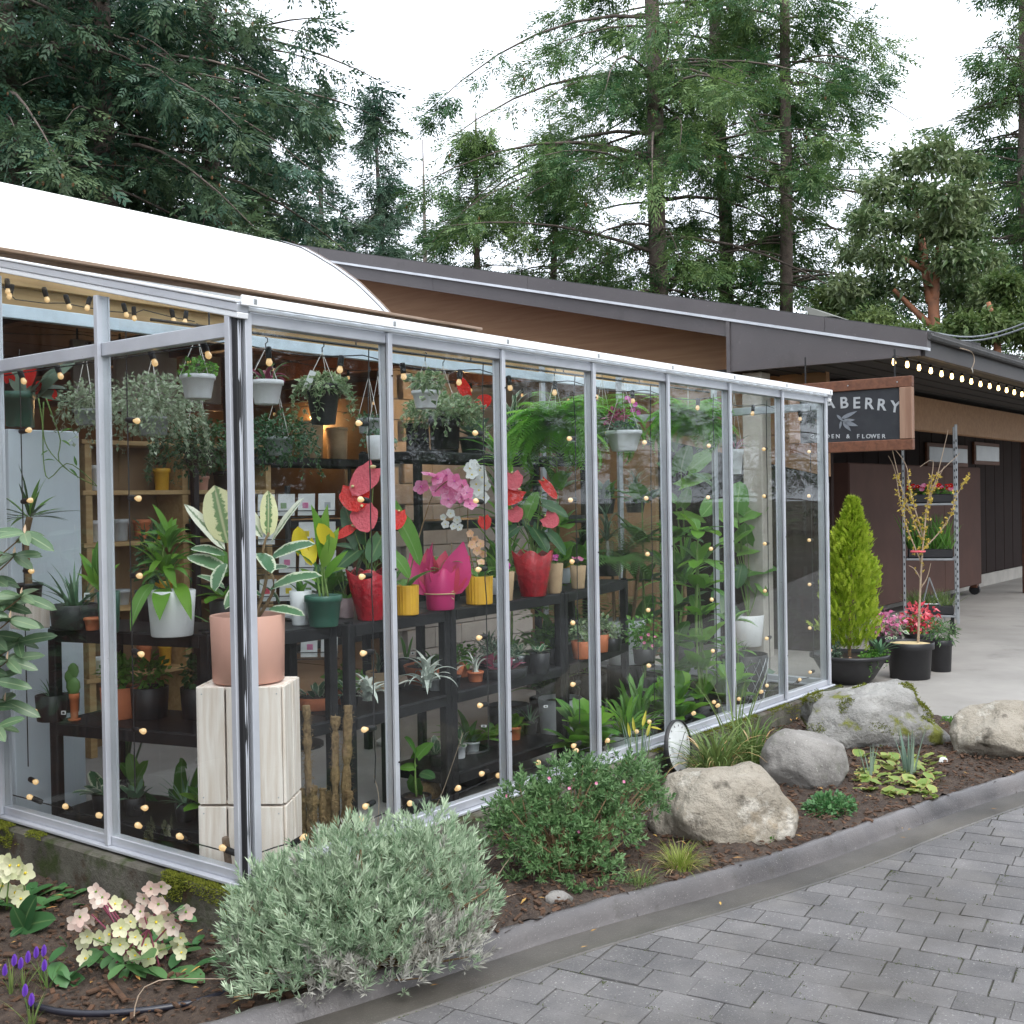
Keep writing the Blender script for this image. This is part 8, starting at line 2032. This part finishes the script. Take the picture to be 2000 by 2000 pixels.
# ------------------------------------------------------------------ hanging sign
XS = 7.0
A = onx(1545, 745, XS); B = onx(1783, 880, XS)
y0, y1 = -.085, 1.01; z0, z1 = 1.94, 2.555
t = thing('shop_sign', 'black shop sign in a wooden frame reading berry garden and flower', 'sign', (XS, (y0+y1)/2, z0), 0)
ym = (y0+y1)/2
def sp(name, mat, ya, yb, za, zb, xa=-.03, xb=.03):
    mb = MB(); cbox(mb, ((xa+xb)/2, (ya+yb)/2-ym, (za+zb)/2-z0), ((xb-xa)/2, (yb-ya)/2, (zb-za)/2), .004); return mb.build(name, mat, t)
brd = sp('board', 'sign_black', y0+.09, y1-.09, z0+.085, z1-.085, -.012, .012)
sp('frame_top', 'red_wood', y0, y1, z1-.09, z1); sp('frame_bottom', 'red_wood', y0, y1, z0, z0+.09); sp('frame_side', 'grey_wood', y0+.002, y0+.105, z0+.092, z1-.092, -.034, .034); sp('frame_side', 'grey_wood', y1-.1, y1-.002, z0+.092, z1-.092, -.034, .034)
for y_ in (y0+.12, ym, y1-.15):
    mb = MB(); tube(mb, [(-.03, y_-ym, .57), (-.036, y_-ym, .57)], .006, 8); mb.build('bolt', 'galvanised', t)
for y_ in (y0+.15, y1-.15):
    mb = MB(); tube(mb, [(0, y_-ym, z1-z0), (0, y_-ym, 2.79-z0)], .008, 6); mb.build('hanger', 'black_metal', t)
def letter(ch, yy, zz, h, ang, mat, bold=.0028):
    cu = bpy.data.curves.new('letter', 'FONT'); cu.body = ch; cu.size = h*1.38; cu.align_x = 'CENTER'; cu.extrude = .0015; cu.offset = bold
    tmp = bpy.data.objects.new('tmp', cu); col.objects.link(tmp)
    dg = bpy.context.evaluated_depsgraph_get(); me = bpy.data.meshes.new_from_object(tmp.evaluated_get(dg)); bpy.data.objects.remove(tmp)
    me.materials.clear(); me.materials.append(MAT[mat])
    # text x -> -Y, text y -> Z, text normal -> -X
    M = Matrix(((0, 0, -1, -.0145), (-1, 0, 0, yy-ym), (0, 1, 0, zz-z0), (0, 0, 0, 1))) @ Matrix.Rotation(ang, 4, 'Z')
    o = obj('letter', me, brd, M=M)
for i, (ch, px_) in enumerate(zip('TABERRY', (1598, 1622, 1650, 1674, 1698, 1722, 1748))):
    P = onx(px_, 805 if True else 0, XS); c_ = 1660; dx_ = (px_-1664)/90
    py_ = 797+7*dx_*dx_+2*dx_
    Q = onx(px_, py_, XS); letter(ch, Q[1], Q[2], .098, -dx_*.17, 'sign_letter')
s_ = 'GARDEN & FLOWER'; xs_ = np.linspace(1588, 1727, len(s_))
for ch, px_ in zip(s_, xs_):
    if ch == ' ': continue
    Q = onx(px_, 856, XS); letter(ch, Q[1], Q[2], .036, 0, 'sign_letter', .001)
# leaf sprig emblem
spr = [((1634, 810), (1648, 824), .25), ((1642, 818), (1674, 803), .22), ((1645, 822), (1670, 820), .28), ((1648, 824), (1676, 832), .28), ((1646, 824), (1662, 842), .32), ((1643, 822), (1640, 838), .3)]
for a_, b_, w_ in spr:
    A = onx(*a_, XS-.0165); B = onx(*b_, XS-.0165); me_ = leafmesh('lance', w_, 0, 0, 'sign_emblem', 5)
    o0 = np.array([XS, ym, z0]); x_, y_, z_ = frame(B-A, (-1, 0, 0)); L_n = np.linalg.norm(B-A); q_ = A-o0
    obj('emblem_leaf', me_[0], brd, M=Matrix(((x_[0]*L_n, y_[0]*L_n, z_[0]*L_n, q_[0]), (x_[1]*L_n, y_[1]*L_n, z_[1]*L_n, q_[1]), (x_[2]*L_n, y_[2]*L_n, z_[2]*L_n, q_[2]), (0, 0, 0, 1))))
# eave bulbs
EB = [(1746, 707), (1772, 712), (1795, 718), (1818, 724), (1839, 730), (1859, 735), (1879, 740), (1897, 745), (1915, 750), (1933, 754), (1950, 758), (1966, 762), (1981, 766), (1996, 770), (2011, 774)]
P = [onz(x, y, 2.715) for x, y in EB]
t = thing('eave_lights', 'row of warm lit bulbs hung along the canopy eave', 'string lights', P[0])
mb = MB(); tube(mb, [p_-P[0]+np.array([0, 0, .058]) for p_ in P], .004, 5); mb.build('cable', 'cable_black', t)
EBM = MB(); lathe(EBM, [(.001, -.03), (.012, -.026), (.0175, -.010), (.014, .012), (.010, .03)], 10); EBM = EBM.mesh('bulb', 'eave_bulb' if 'eave_bulb' in MAT else 'bulb_lit', True)
ESK = MB(); lathe(ESK, [(.014, .028), (.014, .05), (.001, .06)], 8); ESK = ESK.mesh('socket', 'black_plastic', True)
for p_ in P: obj('bulb', EBM, t, p_-P[0]); obj('socket', ESK, t, p_-P[0])
# twig caught on the roof edge
p_ = ony(1895, 690, -.05); t = thing('roof_twig', 'dry twig dangling from the canopy gutter', 'twig', p_); mb = MB(); stem(mb, [ony(1875, 680, -.06)-p_, ony(1898, 688, -.07)-p_, ony(1903, 705, -.08)-p_, ony(1897, 722, -.08)-p_], .006, .003); mb.build('stem', 'twig_pale', t); putleaf(t, leafmesh('oval', .5, .3, .2, 'lavender_dry', 6, 0, 1), ony(1897, 718, -.08), ony(1900, 730, -.08))
